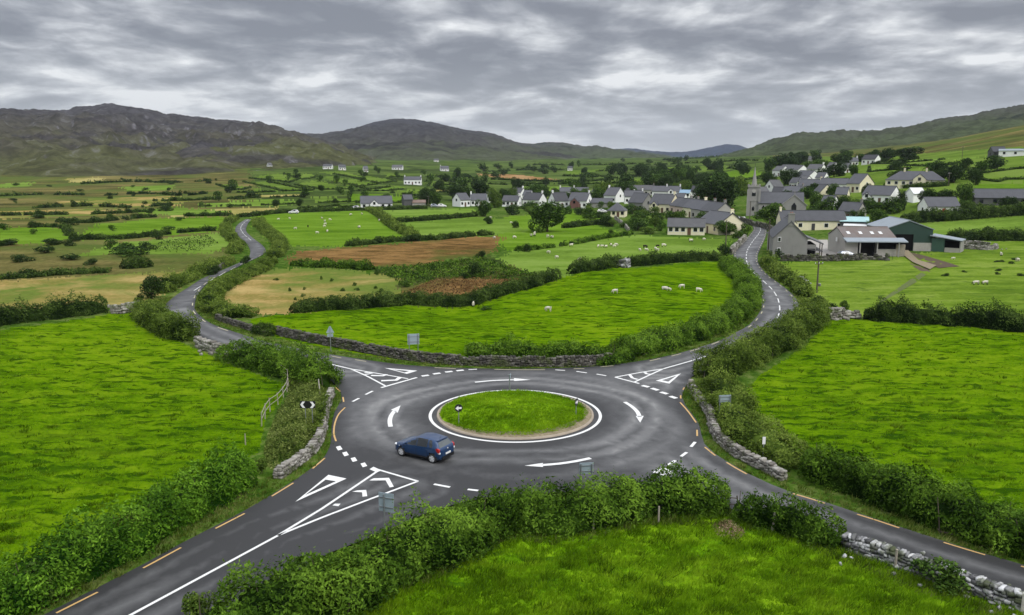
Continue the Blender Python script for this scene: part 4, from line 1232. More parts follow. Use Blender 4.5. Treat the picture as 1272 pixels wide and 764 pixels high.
hedge('green ditch hedge between bracken and hay meadow', [(362, 330), (385, 330.5), (410, 331.5), (440, 332.5), (462, 335)], 3.4, 1.3, 'hedge', None, leaf=.36, hvar=.4)
hedge('hedge along the foot of the big tree paddock', [(640, 312), (665, 310), (690, 306.5), (720, 302), (745, 297), (765, 294), (785, 291)], 1.8, 1.0, 'hedge', None, leaf=.4, hvar=.5, gaps=.3)
hedge('garden hedge behind the big round tree', [(700, 283.5), (720, 281), (742, 279), (760, 280.5)], 3, 1.6, 'hedge_dark', None, leaf=.5)
hedge('dark hedge below the white shed with the red door', [(1118, 276.5), (1150, 275), (1190, 272), (1230, 269), (1272, 266), (1360, 262)], 5, 3.2, 'hedge_dark', None, leaf=.5)
hedge('dark thorn hedge behind the stone sheepfold', [(1180, 300), (1196, 298), (1215, 298), (1240, 298.5), (1275, 299), (1340, 302)], 3.6, 2.4, 'hedge_dark', None, leaf=.42)
hedge('hedge on the yard side of the cream bungalow', [(1100, 232.5), (1125, 233), (1160, 232), (1176, 229)], 4, 1.5, 'hedge_dark', None, leaf=.55)
hedge('hedge and scrub line across the moor edge', [(95, 297.5), (150, 297), (200, 292), (240, 288), (282, 286)], 2.4, 1.2, 'hedge_dark', None, leaf=.4, gaps=.3)
hedge('broken hedge under the long green field', [(0, 283.5), (40, 282), (75, 283), (85, 290), (92, 297)], 2.4, 1.3, 'hedge_dark', None, leaf=.42, hvar=.6, gaps=.3)
hedge('thorn line above the long green field', [(70, 276), (110, 277), (150, 273), (200, 269.5), (250, 268.5), (290, 268)], 2.4, 1.4, 'hedge_dark', None, leaf=.42, hvar=.6, gaps=.4)
hedge('short dark hedge inside the rough pasture', [(152, 334.5), (170, 332.5), (190, 331)], 3.2, 2.0, 'hedge_dark', None, leaf=.4)
hedge('low thorns along the top of the tan hay meadow', [(-60, 352), (0, 347), (30, 345), (60, 342), (100, 339.5), (150, 337.5)], 2.4, 0.9, 'hedge_dark', None, leaf=.45, gaps=.45, hvar=.5)

hedge('brambles growing over the inside of the wedge wall', [(408, 499), (403, 512), (399, 528), (396, 541), (388, 556), (375, 570)], .7, .8, 'hedge_olive', None, leaf=.16, hvar=.8, gaps=.6)
hedge('brambles at the west end of the long north wall', [(318, 412), (328, 414.5), (340, 417.5)], 2.2, 1.2, 'hedge_dark', None, leaf=.2)
hedge('brambles over the north east end of the long wall', [(738, 453.5), (752, 452), (768, 449.5), (785, 446)], 1.8, .9, 'hedge', None, leaf=.18, hvar=.5)
# low hedges round the small far fields
for (x0, y0, sc), pts, mt, lab in SMALL:
    P = zp(x0, y0, sc, pts)
    cy = sum(p[1] for p in P) / len(P)
    # the hedge stands along the lower (nearer) side of its field; the upper side belongs to the next field
    n_ = len(P); low = [i for i in range(n_) if (P[i][1] + P[(i + 1) % n_][1]) / 2 > cy - .4]
    st = next(i for i in low if (i - 1) % n_ not in low) if len(low) < n_ else 0
    run = [P[st]]
    i = st
    while i in low and len(run) <= n_:
        run.append(P[(i + 1) % n_]); i = (i + 1) % n_
    dens = []
    for (ax, ay), (bx, by) in zip(run, run[1:]):
        for q in range(5):
            dens.append((ax + (bx - ax) * q / 5, ay + (by - ay) * q / 5))
    dens.append(run[-1])
    W = UP(dens)
    dist = np.hypot(W[:, 0], W[:, 1]).mean()
    hedge('low dark hedge below the ' + lab, None, 1.2 + dist / 1300, .6 + dist / 1700, 'hedge_dark', 'hedges below the small hill fields', leaf=.0014 * dist + .1, cover=1.6, world=W, sprigs=.1, gaps=.22, hvar=.7)

FVH = 'hedge lines across the far valley'
for k_, L_ in enumerate([[(560, 236), (600, 238), (650, 236), (700, 238)], [(560, 230), (610, 229), (660, 231)], [(640, 228), (700, 229), (760, 228), (820, 230)], [(600, 223), (650, 225), (700, 226), (750, 224)], [(700, 219), (760, 220), (830, 218), (900, 219)], [(590, 214), (640, 212), (700, 211)], [(740, 213), (800, 211), (860, 212), (910, 209)], [(650, 206), (720, 205), (790, 204)], [(800, 205), (850, 203), (900, 201), (940, 200)], [(840, 226), (880, 224), (925, 225)], [(540, 219), (575, 222), (600, 228)], [(830, 199), (880, 196), (930, 194)], [(770, 236), (820, 235), (870, 232), (920, 233)], [(660, 241), (720, 242), (760, 239)],
                        [(130, 243), (180, 241), (230, 243), (260, 240)], [(40, 259), (110, 256), (160, 258), (215, 255)], [(0, 268), (60, 267), (130, 266), (200, 262)], [(190, 250), (240, 249), (290, 247)], [(100, 229), (160, 226), (220, 227), (270, 224)], [(0, 244), (50, 242), (110, 243)], [(960, 214), (1000, 207), (1040, 206)], [(930, 241), (960, 243), (990, 238)]]):
    W = UP(L_); dist = np.hypot(W[:, 0], W[:, 1]).mean()
    hedge('broken dark hedge line crossing the far valley and moor', None, 2.0 + dist / 450, 1.0 + dist / 1000, 'hedge_dark', FVH, leaf=.0016 * dist + .1, cover=1.5, world=W, sprigs=.1, gaps=.42, hvar=.9)

# brush on the wedge between the west pasture fence and the roadside wall
scrub('olive brown brush covering the wedge behind the chevron board', [(356, 466), (385, 474), (407, 486), (408, 500), (402, 520), (399, 540), (385, 557), (345, 588), (330, 580), (328, 560), (333, 540), (343, 515), (357, 492)], .85, 'scrub', .17, 3.0, seed=3)
scrub('rushes and low brambles in the green hollow', [(470, 336), (520, 331), (600, 322), (640, 335), (680, 346), (640, 346), (540, 347), (505, 358), (492, 350)], .8, 'hedge', .36, .8, seed=5)
scrub('brown bracken in the wedge below the hollow', [(505, 362), (540, 348), (630, 348), (655, 350), (600, 370), (560, 377), (520, 375)], .55, 'bracken', .3, .55, seed=7)
scrub('rush clumps in the yellow green pasture', [(180, 312), (200, 300), (260, 293), (272, 302), (240, 314)], .5, 'hedge_dark', .4, .18, seed=11)


# ------------------------------------------------------------------ trees and bushes: a few kinds, copied
def make_crown(seed, lobes, leaf, n, spread, flat=1.0, base=.28):
    rng = np.random.default_rng(seed)
    C = []; N = []; T = []
    cs = []
    for i in range(lobes):
        a = rng.uniform(0, 2 * PI); rr = spread * math.sqrt(rng.random()) * .62
        zc = base + (1 - base) * rng.uniform(.25, .80)
        cs.append((rr * math.cos(a), rr * math.sin(a), zc, spread * rng.uniform(.26, .46)))
    cs.append((0, 0, base + (1 - base) * .55, spread * .55))
    w = np.array([c[3] ** 2 for c in cs]); w /= w.sum()
    for (x, y, z, r), ww in zip(cs, w):
        k = int(n * ww)
        d = rng.normal(size=(k, 3)); d /= np.linalg.norm(d, axis=1)[:, None]
        nz_ = n3(d[:, 0] * 2.2 + x * 9, d[:, 1] * 2.2 + y * 9, d[:, 2] * 2.2, seed)
        rr = r * (1 + .38 * nz_ - .28 * rng.random(k) ** 2)
        p = d * rr[:, None] * np.array([1, 1, .82 * flat]) + np.array([x, y, z])
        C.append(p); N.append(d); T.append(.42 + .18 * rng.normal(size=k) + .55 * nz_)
    C = np.concatenate(C); N = np.concatenate(N); T = np.concatenate(T)
    k = C[:, 2] > .06; C, N, T = C[k], N[k], T[k]
    z0 = max(.02, base * .42)
    lo_, hi_ = np.percentile(C[:, 2], 1.5), np.percentile(C[:, 2], 99.3)
    C[:, 2] = z0 + (C[:, 2] - lo_) / (hi_ - lo_) * (1 - z0)
    k = C[:, 2] > 0; C, N, T = C[k], N[k], T[k]
    rr = np.percentile(np.hypot(C[:, 0], C[:, 1]), 97)
    C[:, :2] *= spread / rr
    cs = [(x * spread / rr, y * spread / rr, z, r) for x, y, z, r in cs]
    V, F = leaf_quads(C, N, leaf, rng, aspect=.65)
    return V, F, np.repeat(T, 4), cs


def proto_tree(nm, seed, lobes, leaf, n, spread, mat, trunk=True, flat=1.0, base=.28, label='', cat='tree'):
    V, F, T, cs = make_crown(seed, lobes, leaf, n, spread, flat, base)
    root = empty(nm, (0, 0, -50), 0, label, cat)
    mesh_np('crown', V, [F], MATS[mat], root, attrs={'tint': T})
    mb = MB()
    rng = random.Random(seed)
    mb.cyl((0, 0, -.08), (0.01, 0, base * .9), .035, .026, 7)
    for (x, y, z, r) in cs[:5]:
        mb.cyl((0.01, 0, base * .75), (x * .8, y * .8, z * .92), .02, .006, 5)
    mb.build('trunk', MATS['bark'], root)
    return root


PROTO = {}
for kind, (seed, lobes, leaf, n, spread, mat, flat, base) in {
    'round': (21, 9, .050, 5200, .50, 'tree_green', 1.0, .22), 'round2': (22, 8, .052, 4600, .52, 'tree_green', 1.0, .2),
    'dark': (23, 8, .055, 4200, .48, 'tree_dark', 1.1, .2), 'dark2': (24, 7, .058, 3600, .5, 'tree_dark', 1.0, .18),
    'light': (25, 8, .052, 4400, .52, 'tree_light', 1.0, .22), 'tall': (26, 8, .05, 4200, .34, 'tree_dark', 1.35, .2),
    'bush': (27, 7, .085, 1500, .6, 'tree_green', .9, .08), 'bushdark': (28, 7, .085, 1500, .62, 'tree_dark', .9, .08), 'bushlight': (29, 7, .085, 1500, .6, 'tree_light', .9, .08),
    'speck': (30, 6, .13, 420, .56, 'tree_dark', .95, .12), 'speck2': (31, 6, .13, 420, .62, 'tree_green', .9, .1),
}.items():
    PROTO[kind] = (kind, seed, lobes, leaf, n, spread, mat, flat, base)
_made = {}
TREES = []


def tree(kind, px, py, wpx, hpx, label, group=None, name=None, cat=None, rot=None, pt=None, wm=None, hm=None):
    nm = name or ('bush' if kind.startswith('bush') or kind == 'speck2' else 'tree')
    p = u1(px, py) if pt is None else np.asarray(pt)
    d = math.hypot(p[0], p[1]); s = FPX / (d * 1.0)
    if kind not in _made:
        k_, seed, lobes, leaf, n, spread, mat, flat, base = PROTO[kind]
        o = proto_tree(nm, seed, lobes, leaf, n, spread, mat, True, flat, base)
        _made[kind] = o
    else:
        o = copy_tree(_made[kind]); o.name = nm
    spread = PROTO[kind][5]
    h = hpx / s if hm is None else hm; wd = wpx / s if wm is None else wm
    o.location = (p[0], p[1], p[2] - .05)
    sx = wd / (2.0 * spread)
    o.scale = (sx, sx, h)
    o.rotation_euler = (0, 0, random.uniform(0, 6.28) if rot is None else rot)
    for k_ in ('group',):
        if k_ in o:
            del o[k_]
    tag(o, label, cat or ('bush' if nm == 'bush' else 'tree'), group)
    TREES.append((p[0], p[1], wd / 2))
    return o


for a in [
    ('dark2', 189, 371, 26, 27, 'wind bent dark thorn tree at the bend of the winding road'),
    ('bushdark', 173, 376, 12, 11, 'dark bush at the end of the stone wall by the winding road'),
    ('round', 680, 288, 50, 37, 'big round green tree in the paddock below the village'),
    ('round2', 603, 269, 22, 20, 'rounded tree at the corner of the pale field, smaller of two'),
    ('light', 614, 258, 22, 24, 'rounded pale green tree beside the gabled white houses'),
    ('tall', 597, 246, 24, 22, 'dark upright conifer west of the village'),
    ('dark', 571, 249, 36, 20, 'broad dark tree clump west of the village'),
    ('dark2', 530, 255, 22, 21, 'dark tree behind the rusty shed'),
    ('round2', 543, 256, 17, 17, 'green tree between rusty shed and white gable'),
    ('dark', 478, 249, 12, 8, 'small dark tree behind the white bungalow roof'),
    ('dark2', 892, 262, 56, 40, 'huge dark spreading tree beside the church tower'),
    ('dark', 872, 258, 30, 30, 'dark tree on the village side of the huge spreading tree'),
    ('light', 921, 243, 22, 22, 'light green tree just behind the church spire'),
    ('round', 957, 279, 36, 25, 'green tree in front of the church nave'),
    ('dark2', 1010, 243, 21, 14, 'round dark tree above the church gable'),
    ('round2', 1014, 259, 22, 16, 'round green tree beside the church gable end'),
    ('round', 1034, 248, 14, 18, 'small round tree before the long white house'),
    ('light', 1045, 258, 24, 14, 'bright yellow green bush tree in a garden'),
    ('round2', 1062, 273, 26, 13, 'grey green tree beside the greyish cottage'),
    ('round', 1091, 288, 25, 26, 'round green tree behind the barn roofs'),
    ('round2', 1092, 265, 24, 13, 'round bush like tree below the white house on the hill'),
    ('dark', 954, 230, 22, 16, 'dark tree between the spire and the pale cottage'),
    ('dark2', 981, 231, 26, 19, 'dark trees in front of the stepped white houses'),
    ('dark', 1036, 220, 24, 16, 'dark tree on the hillside behind the gabled houses'),
    ('round2', 1043, 207, 20, 11, 'green tree high in the village near the ridge'),
    ('dark', 971, 210, 46, 17, 'dark wood at the top of the village'),
    ('tall', 1000, 203, 18, 11, 'dark conifers at the top of the village street'),
    ('round2', 1023, 210, 26, 11, 'green wood below the ridge houses'),
    ('dark2', 1086, 197, 11, 10, 'lone dark tree by the ridge farmhouse'),
    ('dark', 1104, 199, 26, 13, 'western part of the dark ridge wood'),
    ('tall', 1126, 199, 30, 14, 'eastern part of the dark ridge wood'),
    ('dark2', 1167, 227, 16, 15, 'dark tree at the end of the cream bungalow'),
    ('dark', 1185, 227, 24, 20, 'large dark tree east of the cream bungalow'),
    ('dark2', 1212, 230, 13, 16, 'single dark tree in the hill pasture'),
    ('dark', 1152, 256, 28, 19, 'dark shrub wood beside the white shed'),
    ('dark2', 1172, 256, 22, 18, 'dark tree above the shed with the red door'),
    ('round2', 1198, 256, 22, 24, 'tall green tree between white shed and grey house'),
    ('round', 1200, 263, 22, 12, 'green bush tree under the tall green tree'),
    ('dark2', 1250, 261, 18, 14, 'dark tree in front of the grey hillside house'),
    ('bushdark', 1263, 261, 11, 11, 'dark bush at the grey hillside house'),
    ('dark', 1116, 225, 24, 13, 'dark trees behind the cream bungalow'),
    ('bushdark', 1124, 250, 18, 12, 'dark bush between the two white hill houses'),
    ('bush', 926, 292, 16, 14, 'round bush at the road edge below the church'),
    ('bushdark', 899, 317, 19, 14, 'round dark bush in the sheep field corner by the pole'),
    ('round', 901, 292, 27, 17, 'green garden tree hiding the cream gable'),
    ('bush', 918, 296, 18, 9, 'low bush beside the roadside garden'),
    ('bush', 858.5, 291, 13, 15, 'upright garden bush before the cream bungalow'),
    ('bushdark', 835, 291, 13, 11, 'round dark bush before the white wing'),
    ('bush', 822, 287, 11, 13, 'upright bush at the end of the white wing'),
    ('bushlight', 803, 291, 26, 9, 'bright green shrub over the garden den'),
    ('bushdark', 792, 287, 20, 12, 'dark garden shrub below the grey gable'),
    ('light', 750, 247, 32, 20, 'pale green tree clump behind the village roofs'),
    ('round2', 772, 244, 26, 18, 'green tree clump behind the white front gable'),
    ('dark', 722, 240, 22, 16, 'dark tree behind the slate roofs'),
    ('round', 668, 243, 32, 14, 'broad green tree behind the western cottages'),
    ('dark', 818, 233, 26, 13, 'dark trees beyond the upper village terrace'),
    ('light', 849, 238, 22, 14, 'lighter trees beyond the upper terrace'),
    ('bushdark', 754, 281, 20, 14, 'dark bush at the garden of the hipped cottage'),
    ('bushdark', 640, 283, 12, 9, 'dark bush on the paddock corner'),
    ('bushdark', 636, 267, 20, 12, 'dark garden shrub before the west cottages'),
    ('bush', 706, 266, 12, 9, 'green garden shrub by the brick porch'),
    ('bushdark', 724, 258, 9, 9, 'dark shrub against the white gable'),
    ('bush', 752, 264, 12, 6, 'shrub near the long grey shed'),
    ('bush', 718, 281, 8, 6, 'small shrub in the middle of the paddock hedge'),
    ('bushdark', 735, 299, 9, 5.5, 'dark bush in the low hedge of the sheep field'),
    ('bushdark', 760, 292, 10, 7, 'dark bush at the garden corner wall'),
    ('bushdark', 654, 313, 12, 11, 'dark thorn at the corner of the sheep field'),
    ('bush', 697, 306, 6, 6, 'tiny thorn tree in the sheep field hedge'),
    ('bushdark', 592, 344, 21, 19, 'pointed dark thorn bush in the green hollow'),
    ('bushdark', 578, 346, 13, 8, 'low dark bush beside the pointed thorn'),
    ('bushdark', 597, 320, 14, 9, 'dark bush at the end of the bracken'),
    ('bush', 604, 385, 14, 5, 'small green bush below the hollow hedge'),
    ('bushdark', 607, 278, 14, 9, 'dark bush at the corner of two pale fields'),
    ('bushdark', 511, 300, 24, 9, 'dark bush mound at the bottom of the bungalow hedge'),
    ('bush', 469, 340, 8, 6, 'dark bush at the edge of the hay meadow'),
    ('bush', 502, 357, 15, 9, 'dark bush at the end of the hay meadow'),
    ('bushdark', 1035, 389, 21, 12, 'dark bush next to the pasture gate wall'),
    ('bushdark', 1017, 381, 22, 14, 'dark bush cluster at the top of the road hedge'),
    ('bush', 1048, 384, 12, 11, 'round green bush standing alone by the gate'),
    ('bushdark', 968, 320, 12, 10, 'dark bush at the corner of the stone farmhouse'),
    ('bush', 957, 318, 10, 7, 'green bush at the farmhouse roadside'),
    ('bushdark', 1225, 294, 15, 11, 'lone dark thorn tree behind the sheepfold'),
    ('bushdark', 1201, 299, 26, 10, 'dark bush clump behind the sheepfold'),
    ('bushlight', 326, 588, 20, 22, 'bright leafy bush at the end of the bramble hedge'),
    ('bush', 352, 558, 26, 15, 'russet green bush in the wedge brush'),
    ('bush', 373, 541, 30, 12, 'green bush in front of the chevron board'),
    ('bushlight', 245, 775, 46, 40, 'bright leafed bush rising at the bottom edge beside the white line'),
    ('bushlight', 1058, 602, 46, 36, 'broad leaved light bush in the south east hedge'),
    ('bush', 1165, 726, 62, 34, 'round bush growing over the dry stone wall'),
    ('bush', 556, 690, 46, 44, 'bushy green hawthorn swelling out of the bottom hedge under the car'),
    ('bushlight', 668, 654, 54, 36, 'pale leaved elder in the middle of the bottom hedge'),
    ('bush', 790, 640, 50, 40, 'tall hawthorn crown in the east part of the bottom hedge'),
    ('bushlight', 455, 742, 60, 46, 'light green elder in the bottom hedge near the corner'),
    ('bushdark', 604, 668, 26, 40, 'dark ivy clad stump in the bottom hedge'),
    ('bush', 1130, 636, 60, 42, 'bushy thorn rising above the south east hedge'),
    ('bushdark', 1206, 664, 56, 40, 'dark thorn in the south east hedge near the frame edge'),
    ('bush', 962, 570, 36, 22, 'rounded bush in the scrub behind the east wall'),
    ('bushlight', 160, 678, 50, 42, 'light leaved shrub in the bramble hedge of the west pasture'),
    ('bush', 60, 738, 60, 46, 'round green shrub in the bramble hedge near the frame edge'),
    ('bushdark', 305, 327, 14, 9, 'dark bush where the winding road bends back'),
    ('bushdark', 266, 341, 18, 11, 'dark bush at the roadside wall of the winding road'),
    ('bushdark', 92, 257, 9, 6, 'dark bush on the moor, nearer of a pair'),
    ('bushdark', 70, 257, 9, 5, 'dark bush on the moor, farther of a pair'),
    ('bushdark', 86, 280, 18, 8, 'dark thorns between two moor fields'),
    ('dark2', 343, 256, 11, 8, 'dark tree above the hay strip'),
    ('dark2', 372, 256, 9, 9, 'upright dark tree above the crest field'),
    ('dark2', 399, 237, 8, 7, 'dark tree at the foot of the broad green field'),
    ('bushdark', 417, 252, 7, 6, 'dark tree beside the crest road'),
    ('bushdark', 35, 344, 24, 9, 'dark thorn clump at the edge of the tan meadow'),
    ('bushdark', 28, 325, 22, 8, 'dark thorn thicket on the rough pasture edge'),
    ('bushdark', 92, 300, 14, 6, 'dark thorns under the long green field'),
]:
    kind, x, y, wpx, hpx, lab = a
    tree(kind, x, y, wpx, hpx, lab)
# ------------------------------------------------------------------ stone walls
def _rounded_cube():
    b = MB()
    bm = bmesh.new(); bmesh.ops.create_cube(bm, size=1.0)
    bmesh.ops.bevel(bm, geom=bm.edges[:], offset=.16, segments=1, affect='EDGES')
    bm.verts.ensure_lookup_table()
    bm.verts.index_update()
    V = np.array([v.co[:] for v in bm.verts]); F3 = [[v.index for v in f.verts] for f in bm.faces if len(f.verts) == 3]; F4 = [[v.index for v in f.verts] for f in bm.faces if len(f.verts) == 4]
    bm.free()
    return V, np.array(F3), np.array(F4)


RCV, RC3, RC4 = _rounded_cube()
WN = 0


def stone_wall(label, px, w=.5, h=1.0, stone=.4, mat='wall_stone', cap=True, world=None, ragged=.15, group=None, cat='stone wall', loose=0):
    global WN
    WN += 1
    rng = np.random.default_rng(900 + WN)
    P = UP(px) if world is None else np.asarray(world, float)
    P = catmull(P, stone) if len(P) > 2 else P
    P, s = resample(P, stone * .5)
    L = s[-1]
    nrm, tan = normals2(P)
    C, S, A = [], [], []
    rowh = stone * .52
    rows = max(1, int(round(h / rowh)))
    for r in range(rows):
        zc = (r + .5) * rowh
        wid = w * (1 - .25 * r / rows)
        for side in (-1, 1):
            q = rng.uniform(0, stone)
            while q < L:
                ln = stone * rng.uniform(.6, 1.5)
                hh = rowh * rng.uniform(.85, 1.25)
                if r < rows - 1 or fbm(q / 2.5, WN * 3.3, 2, 5) > -ragged * 2:
                    C.append((q + ln / 2, side * wid * .26 + rng.normal(0, .02), zc + rng.normal(0, .03)))
                    S.append((ln * 1.02, wid * .56 * rng.uniform(.85, 1.2), hh)); A.append(rng.normal(0, .13, 3))
                q += ln
    if cap:
        q = 0
        while q < L:
            ln = stone * rng.uniform(.45, 1.1)
            if fbm(q / 2.5, WN * 3.3, 2, 5) > -ragged:
                hh = stone * rng.uniform(.35, .75)
                C.append((q + ln / 2, rng.normal(0, .03), rows * rowh + hh * .40)); S.append((ln * .95, w * .8 * rng.uniform(.8, 1.1), hh)); A.append(rng.normal(0, .16, 3))
            q += ln
    for _ in range(loose):
        C.append((rng.uniform(0, L), rng.normal(0, .9), .1)); S.append(stone * rng.uniform(.4, 1.0, 3) * np.array([1, .8, .6])); A.append(rng.normal(0, .5, 3))
    C = np.array(C); S = np.array(S); A = np.array(A)
    C = C[:, :]; C[:, 0] = np.clip(C[:, 0], 0, L)
    ox, oy, oz = [np.interp(C[:, 0], s, P[:, i]) for i in range(3)]
    tx, ty = np.interp(C[:, 0], s, tan[:, 0]), np.interp(C[:, 0], s, tan[:, 1])
    oz = Z(ox, oy)
    n = len(C)
    loc = RCV[None] * S[:, None, :] * (1 + rng.normal(0, .10, (n, len(RCV), 3)))
    # small random tilts
    a, b, c = A.T
    x, y, z = loc[..., 0], loc[..., 1], loc[..., 2]
    x, z = x * np.cos(b)[:, None] - z * np.sin(b)[:, None], x * np.sin(b)[:, None] + z * np.cos(b)[:, None]
    x, y = x * np.cos(c)[:, None] - y * np.sin(c)[:, None], x * np.sin(c)[:, None] + y * np.cos(c)[:, None]
    y = y + C[:, 1][:, None]
    X = ox[:, None] + x * tx[:, None] - y * ty[:, None]
    Y = oy[:, None] + x * ty[:, None] + y * tx[:, None]
    Zz = oz[:, None] + C[:, 2][:, None] + z
    V = np.stack([X, Y, Zz], -1).reshape(-1, 3)
    off = (np.arange(n) * len(RCV))[:, None, None]
    o = mesh_np('stone_wall', V, [(RC3[None] + off).reshape(-1, 3), (RC4[None] + off).reshape(-1, 4)], MATS[mat])
    return tag(o, label, cat, group)


stone_wall('long dark mossy stone wall along the north side of the roundabout', [(344, 415.5), (380, 424), (425, 432.5), (465, 440), (505, 447), (545, 451.5), (600, 454.5), (650, 455), (700, 455), (735, 454), (758, 451)], .55, .8, .34, 'wall_stone_dark', ragged=.2)
stone_wall('stone wall beside the winding road below the hay meadow', [(269, 396.5), (285, 402.5), (305, 408.5), (318, 412.5), (331, 417)], .55, .6, .36, 'wall_stone_dark')
stone_wall('pale stone wall round the wedge behind the chevron board', [(412, 490), (409, 497), (405, 510), (402, 524), (400, 540), (394, 553), (385, 565), (372, 576), (358, 586), (346, 594)], .6, .55, .28, 'wall_stone', ragged=.25)
stone_wall('curved stone wall holding the scrub east of the roundabout', [(857, 479), (864, 492), (872, 503), (881, 515), (885, 530), (891, 545), (903, 557), (921, 570), (945, 582), (972, 596)], .6, .6, .29, 'wall_stone', ragged=.25)
stone_wall('tumbled dry stone wall of white topped stones by the south east road', [(1046, 679), (1075, 687), (1098, 695), (1130, 706), (1160, 716), (1195, 729), (1230, 742), (1275, 758), (1330, 778), (1500, 834), (1750, 910)], .75, .55, .30, 'wall_stone_white', ragged=.38, loose=130)
stone_wall('broken low stone wall by the winding road verge', [(244, 430), (258, 435), (272, 439), (284, 441)], .8, .75, .55, 'wall_stone', ragged=.6, loose=14)
stone_wall('grey stone wall closing the black hedge at the hay meadow', [(134, 390.5), (150, 389.5), (160, 387.5), (173, 385)], .6, 1.0, .6, 'wall_stone', ragged=.35)
stone_wall('stone wall along the front of the farmyard', [(966, 324), (1000, 324.5), (1040, 324), (1080, 323), (1102, 323.5)], .7, 1.15, .7, 'wall_stone_dark', ragged=.15)
stone_wall('short rubble wall at the pasture gate', [(1026, 397.5), (1034, 397), (1046, 395.5)], 1.0, 1.2, .6, 'wall_stone', ragged=.5, loose=10)
stone_wall('lower stone wall run from the pasture gate', [(1047, 395.5), (1055, 395), (1066, 395)], .8, .7, .6, 'wall_stone', ragged=.4)
stone_wall('pale roadside wall at the sheep field corner', [(907, 317), (913, 311), (919, 305), (926, 298)], .7, 1.3, .8, 'wall_stone')
stone_wall('stone wall of the churchyard along the road', [(908, 271), (925, 277), (938, 281), (950, 284), (960, 289), (958, 296)], .7, 1.3, .8, 'wall_stone_dark')
stone_wall('garden wall running down to the sheep paddock', [(764, 272), (770, 277), (776, 282), (781, 288)], .6, 1.0, .8, 'wall_stone')
stone_wall('low wall at the inner road bend of the winding road', [(266, 340), (273, 335), (280, 330), (290, 325)], .6, .7, .45, 'wall_stone_dark')
stone_wall('white rubble heap in the hedge gap of the sheep pasture', [(771, 333), (776, 332), (780, 329.5)], 1.6, 1.1, .7, 'wall_stone_white', ragged=.7, loose=8)
stone_wall('pale rubble at the roadside of the village road', [(993, 350), (998, 354), (1002, 357)], 1.0, .6, .7, 'wall_stone_white', ragged=.7, loose=8)
# round stone sheepfold
c = u1(1208, 307)
th = np.linspace(.15, 2 * PI - .25, 30)
stone_wall('round ruined stone sheepfold beside the farm lean-to', None, .9, .9, .5, 'wall_stone', world=np.stack([c[0] + 4.6 * np.cos(th), c[1] + 5.5 * np.sin(th), 0 * th], -1), ragged=.5, loose=30, cat='sheepfold')

# ------------------------------------------------------------------ fences and posts
simple('wood_grey', (.30, .27, .22), .9, .15, var=.35, scale=3)
simple('wood_pale', (.50, .47, .41), .9, .15, var=.3, scale=3)
simple('wood_dark', (.10, .085, .065), .9, .15, var=.35, scale=3)
simple('steel', (.30, .32, .33), .45, .5, .6, var=.12, scale=2)
simple('sign_back', (.34, .42, .46), .5, .4, .35, var=.12, scale=1.2)
simple('sign_black', (.012, .012, .013), .4, .4, var=.2)
simple('sign_white', (.80, .80, .79), .4, .4, var=.06)
simple('rubber', (.018, .018, .019), .75, .3, var=.2)


def fence(label, px, step=1.8, hgt=1.15, rails=(1.02, .55), mat='wood_grey', lean=.05):
    P, s = resample(catmull(UP(px), .5), .2)
    rng = np.random.default_rng(77)
    root = empty('wooden_fence', tuple(P[len(P) // 2]), 0, label, 'fence')
    p0 = P[len(P) // 2]
    q = np.arange(0, s[-1] + .01, step)
    pts = [np.array([np.interp(a, s, P[:, i]) for i in range(3)]) - p0 for a in q]
    tops = []
    for p in pts:
        mb = MB(); t_ = p + np.array([rng.normal(0, lean), rng.normal(0, lean), hgt * rng.uniform(.9, 1.12)])
        mb.cyl(p - np.array([0, 0, .3]), t_, .05, .04, 6); mb.build('post', MATS[mat], root); tops.append((p, t_))
    for (a0, a1), (b0, b1) in zip(tops, tops[1:]):
        for r in rails:
            f = r / hgt
            A = a0 + (a1 - a0) * f; B = b0 + (b1 - b0) * f
            mb = MB(); mb.cyl(A, B, .032, .03, 5); mb.build('rail', MATS[mat], root)
    return root


fence('weathered pale post and rail fence round the tip of the west pasture', [(322, 456), (333, 459), (343, 463), (353, 469), (358.5, 478), (356, 490), (347, 502), (335, 512), (327, 524), (322, 538)])
fence('broken end of the pale rail fence by the bramble hedge', [(305, 553), (301, 560)], 1.5, .9, (.8,))
p = u1(897, 634); q = u1(918, 634)
fence('dark broken wooden rails across the earth gap in the bottom hedge', [(890, 633), (905, 635), (921, 637)], 1.3, 1.0, (.85, .45), 'wood_dark', .12)


def post(label, x, y, hgt, r=.06, mat='wood_grey', lean=(0, 0), name='fence_post', cat='post', group=None):
    p = u1(x, y)
    mb = MB(); mb.cyl((0, 0, -.3), (lean[0], lean[1], hgt), r, r * .85, 7)
    o = mb.build(name, MATS[mat]); o.location = p
    return tag(o, label, cat, group)


post('grey leaning fence post in front of the hedge by the earth gap', 958, 661, 1.15, .07, lean=(.15, 0))
post('thin grey post on the near side of the hedge towards the stone wall', 1015, 663, .95, .06, lean=(-.05, 0))
post('grey post standing before the white topped wall', 1112, 706, 1.0, .07)
post('pale square post at the bottom edge below the white topped wall', 1270, 763, 1.0, .09, 'wood_pale')
post('dark fence post below the bottom hedge beneath the car', 596, 677, 1.2, .06, 'wood_dark')
post('thin post below the bottom hedge under the far road sign', 737, 661, 1.0, .06, 'wood_grey')
post('short post at the foot of the bottom hedge near its east end', 818, 648, .9, .06, 'wood_grey')
post('grey stick post in the wedge brush near the road', 398, 492, 1.5, .05, 'wood_pale', (-.1, 0))
post('weathered post in the scrub round the pasture tip', 291, 447, 1.2, .06, 'wood_pale')


# ------------------------------------------------------------------ road signs and poles
def sign_root(name, label, x, y, yaw, cat='road sign'):
    p = u1(x, y)
    return empty(name, (p[0], p[1], float(Z(p[0], p[1]))), yaw, label, cat)


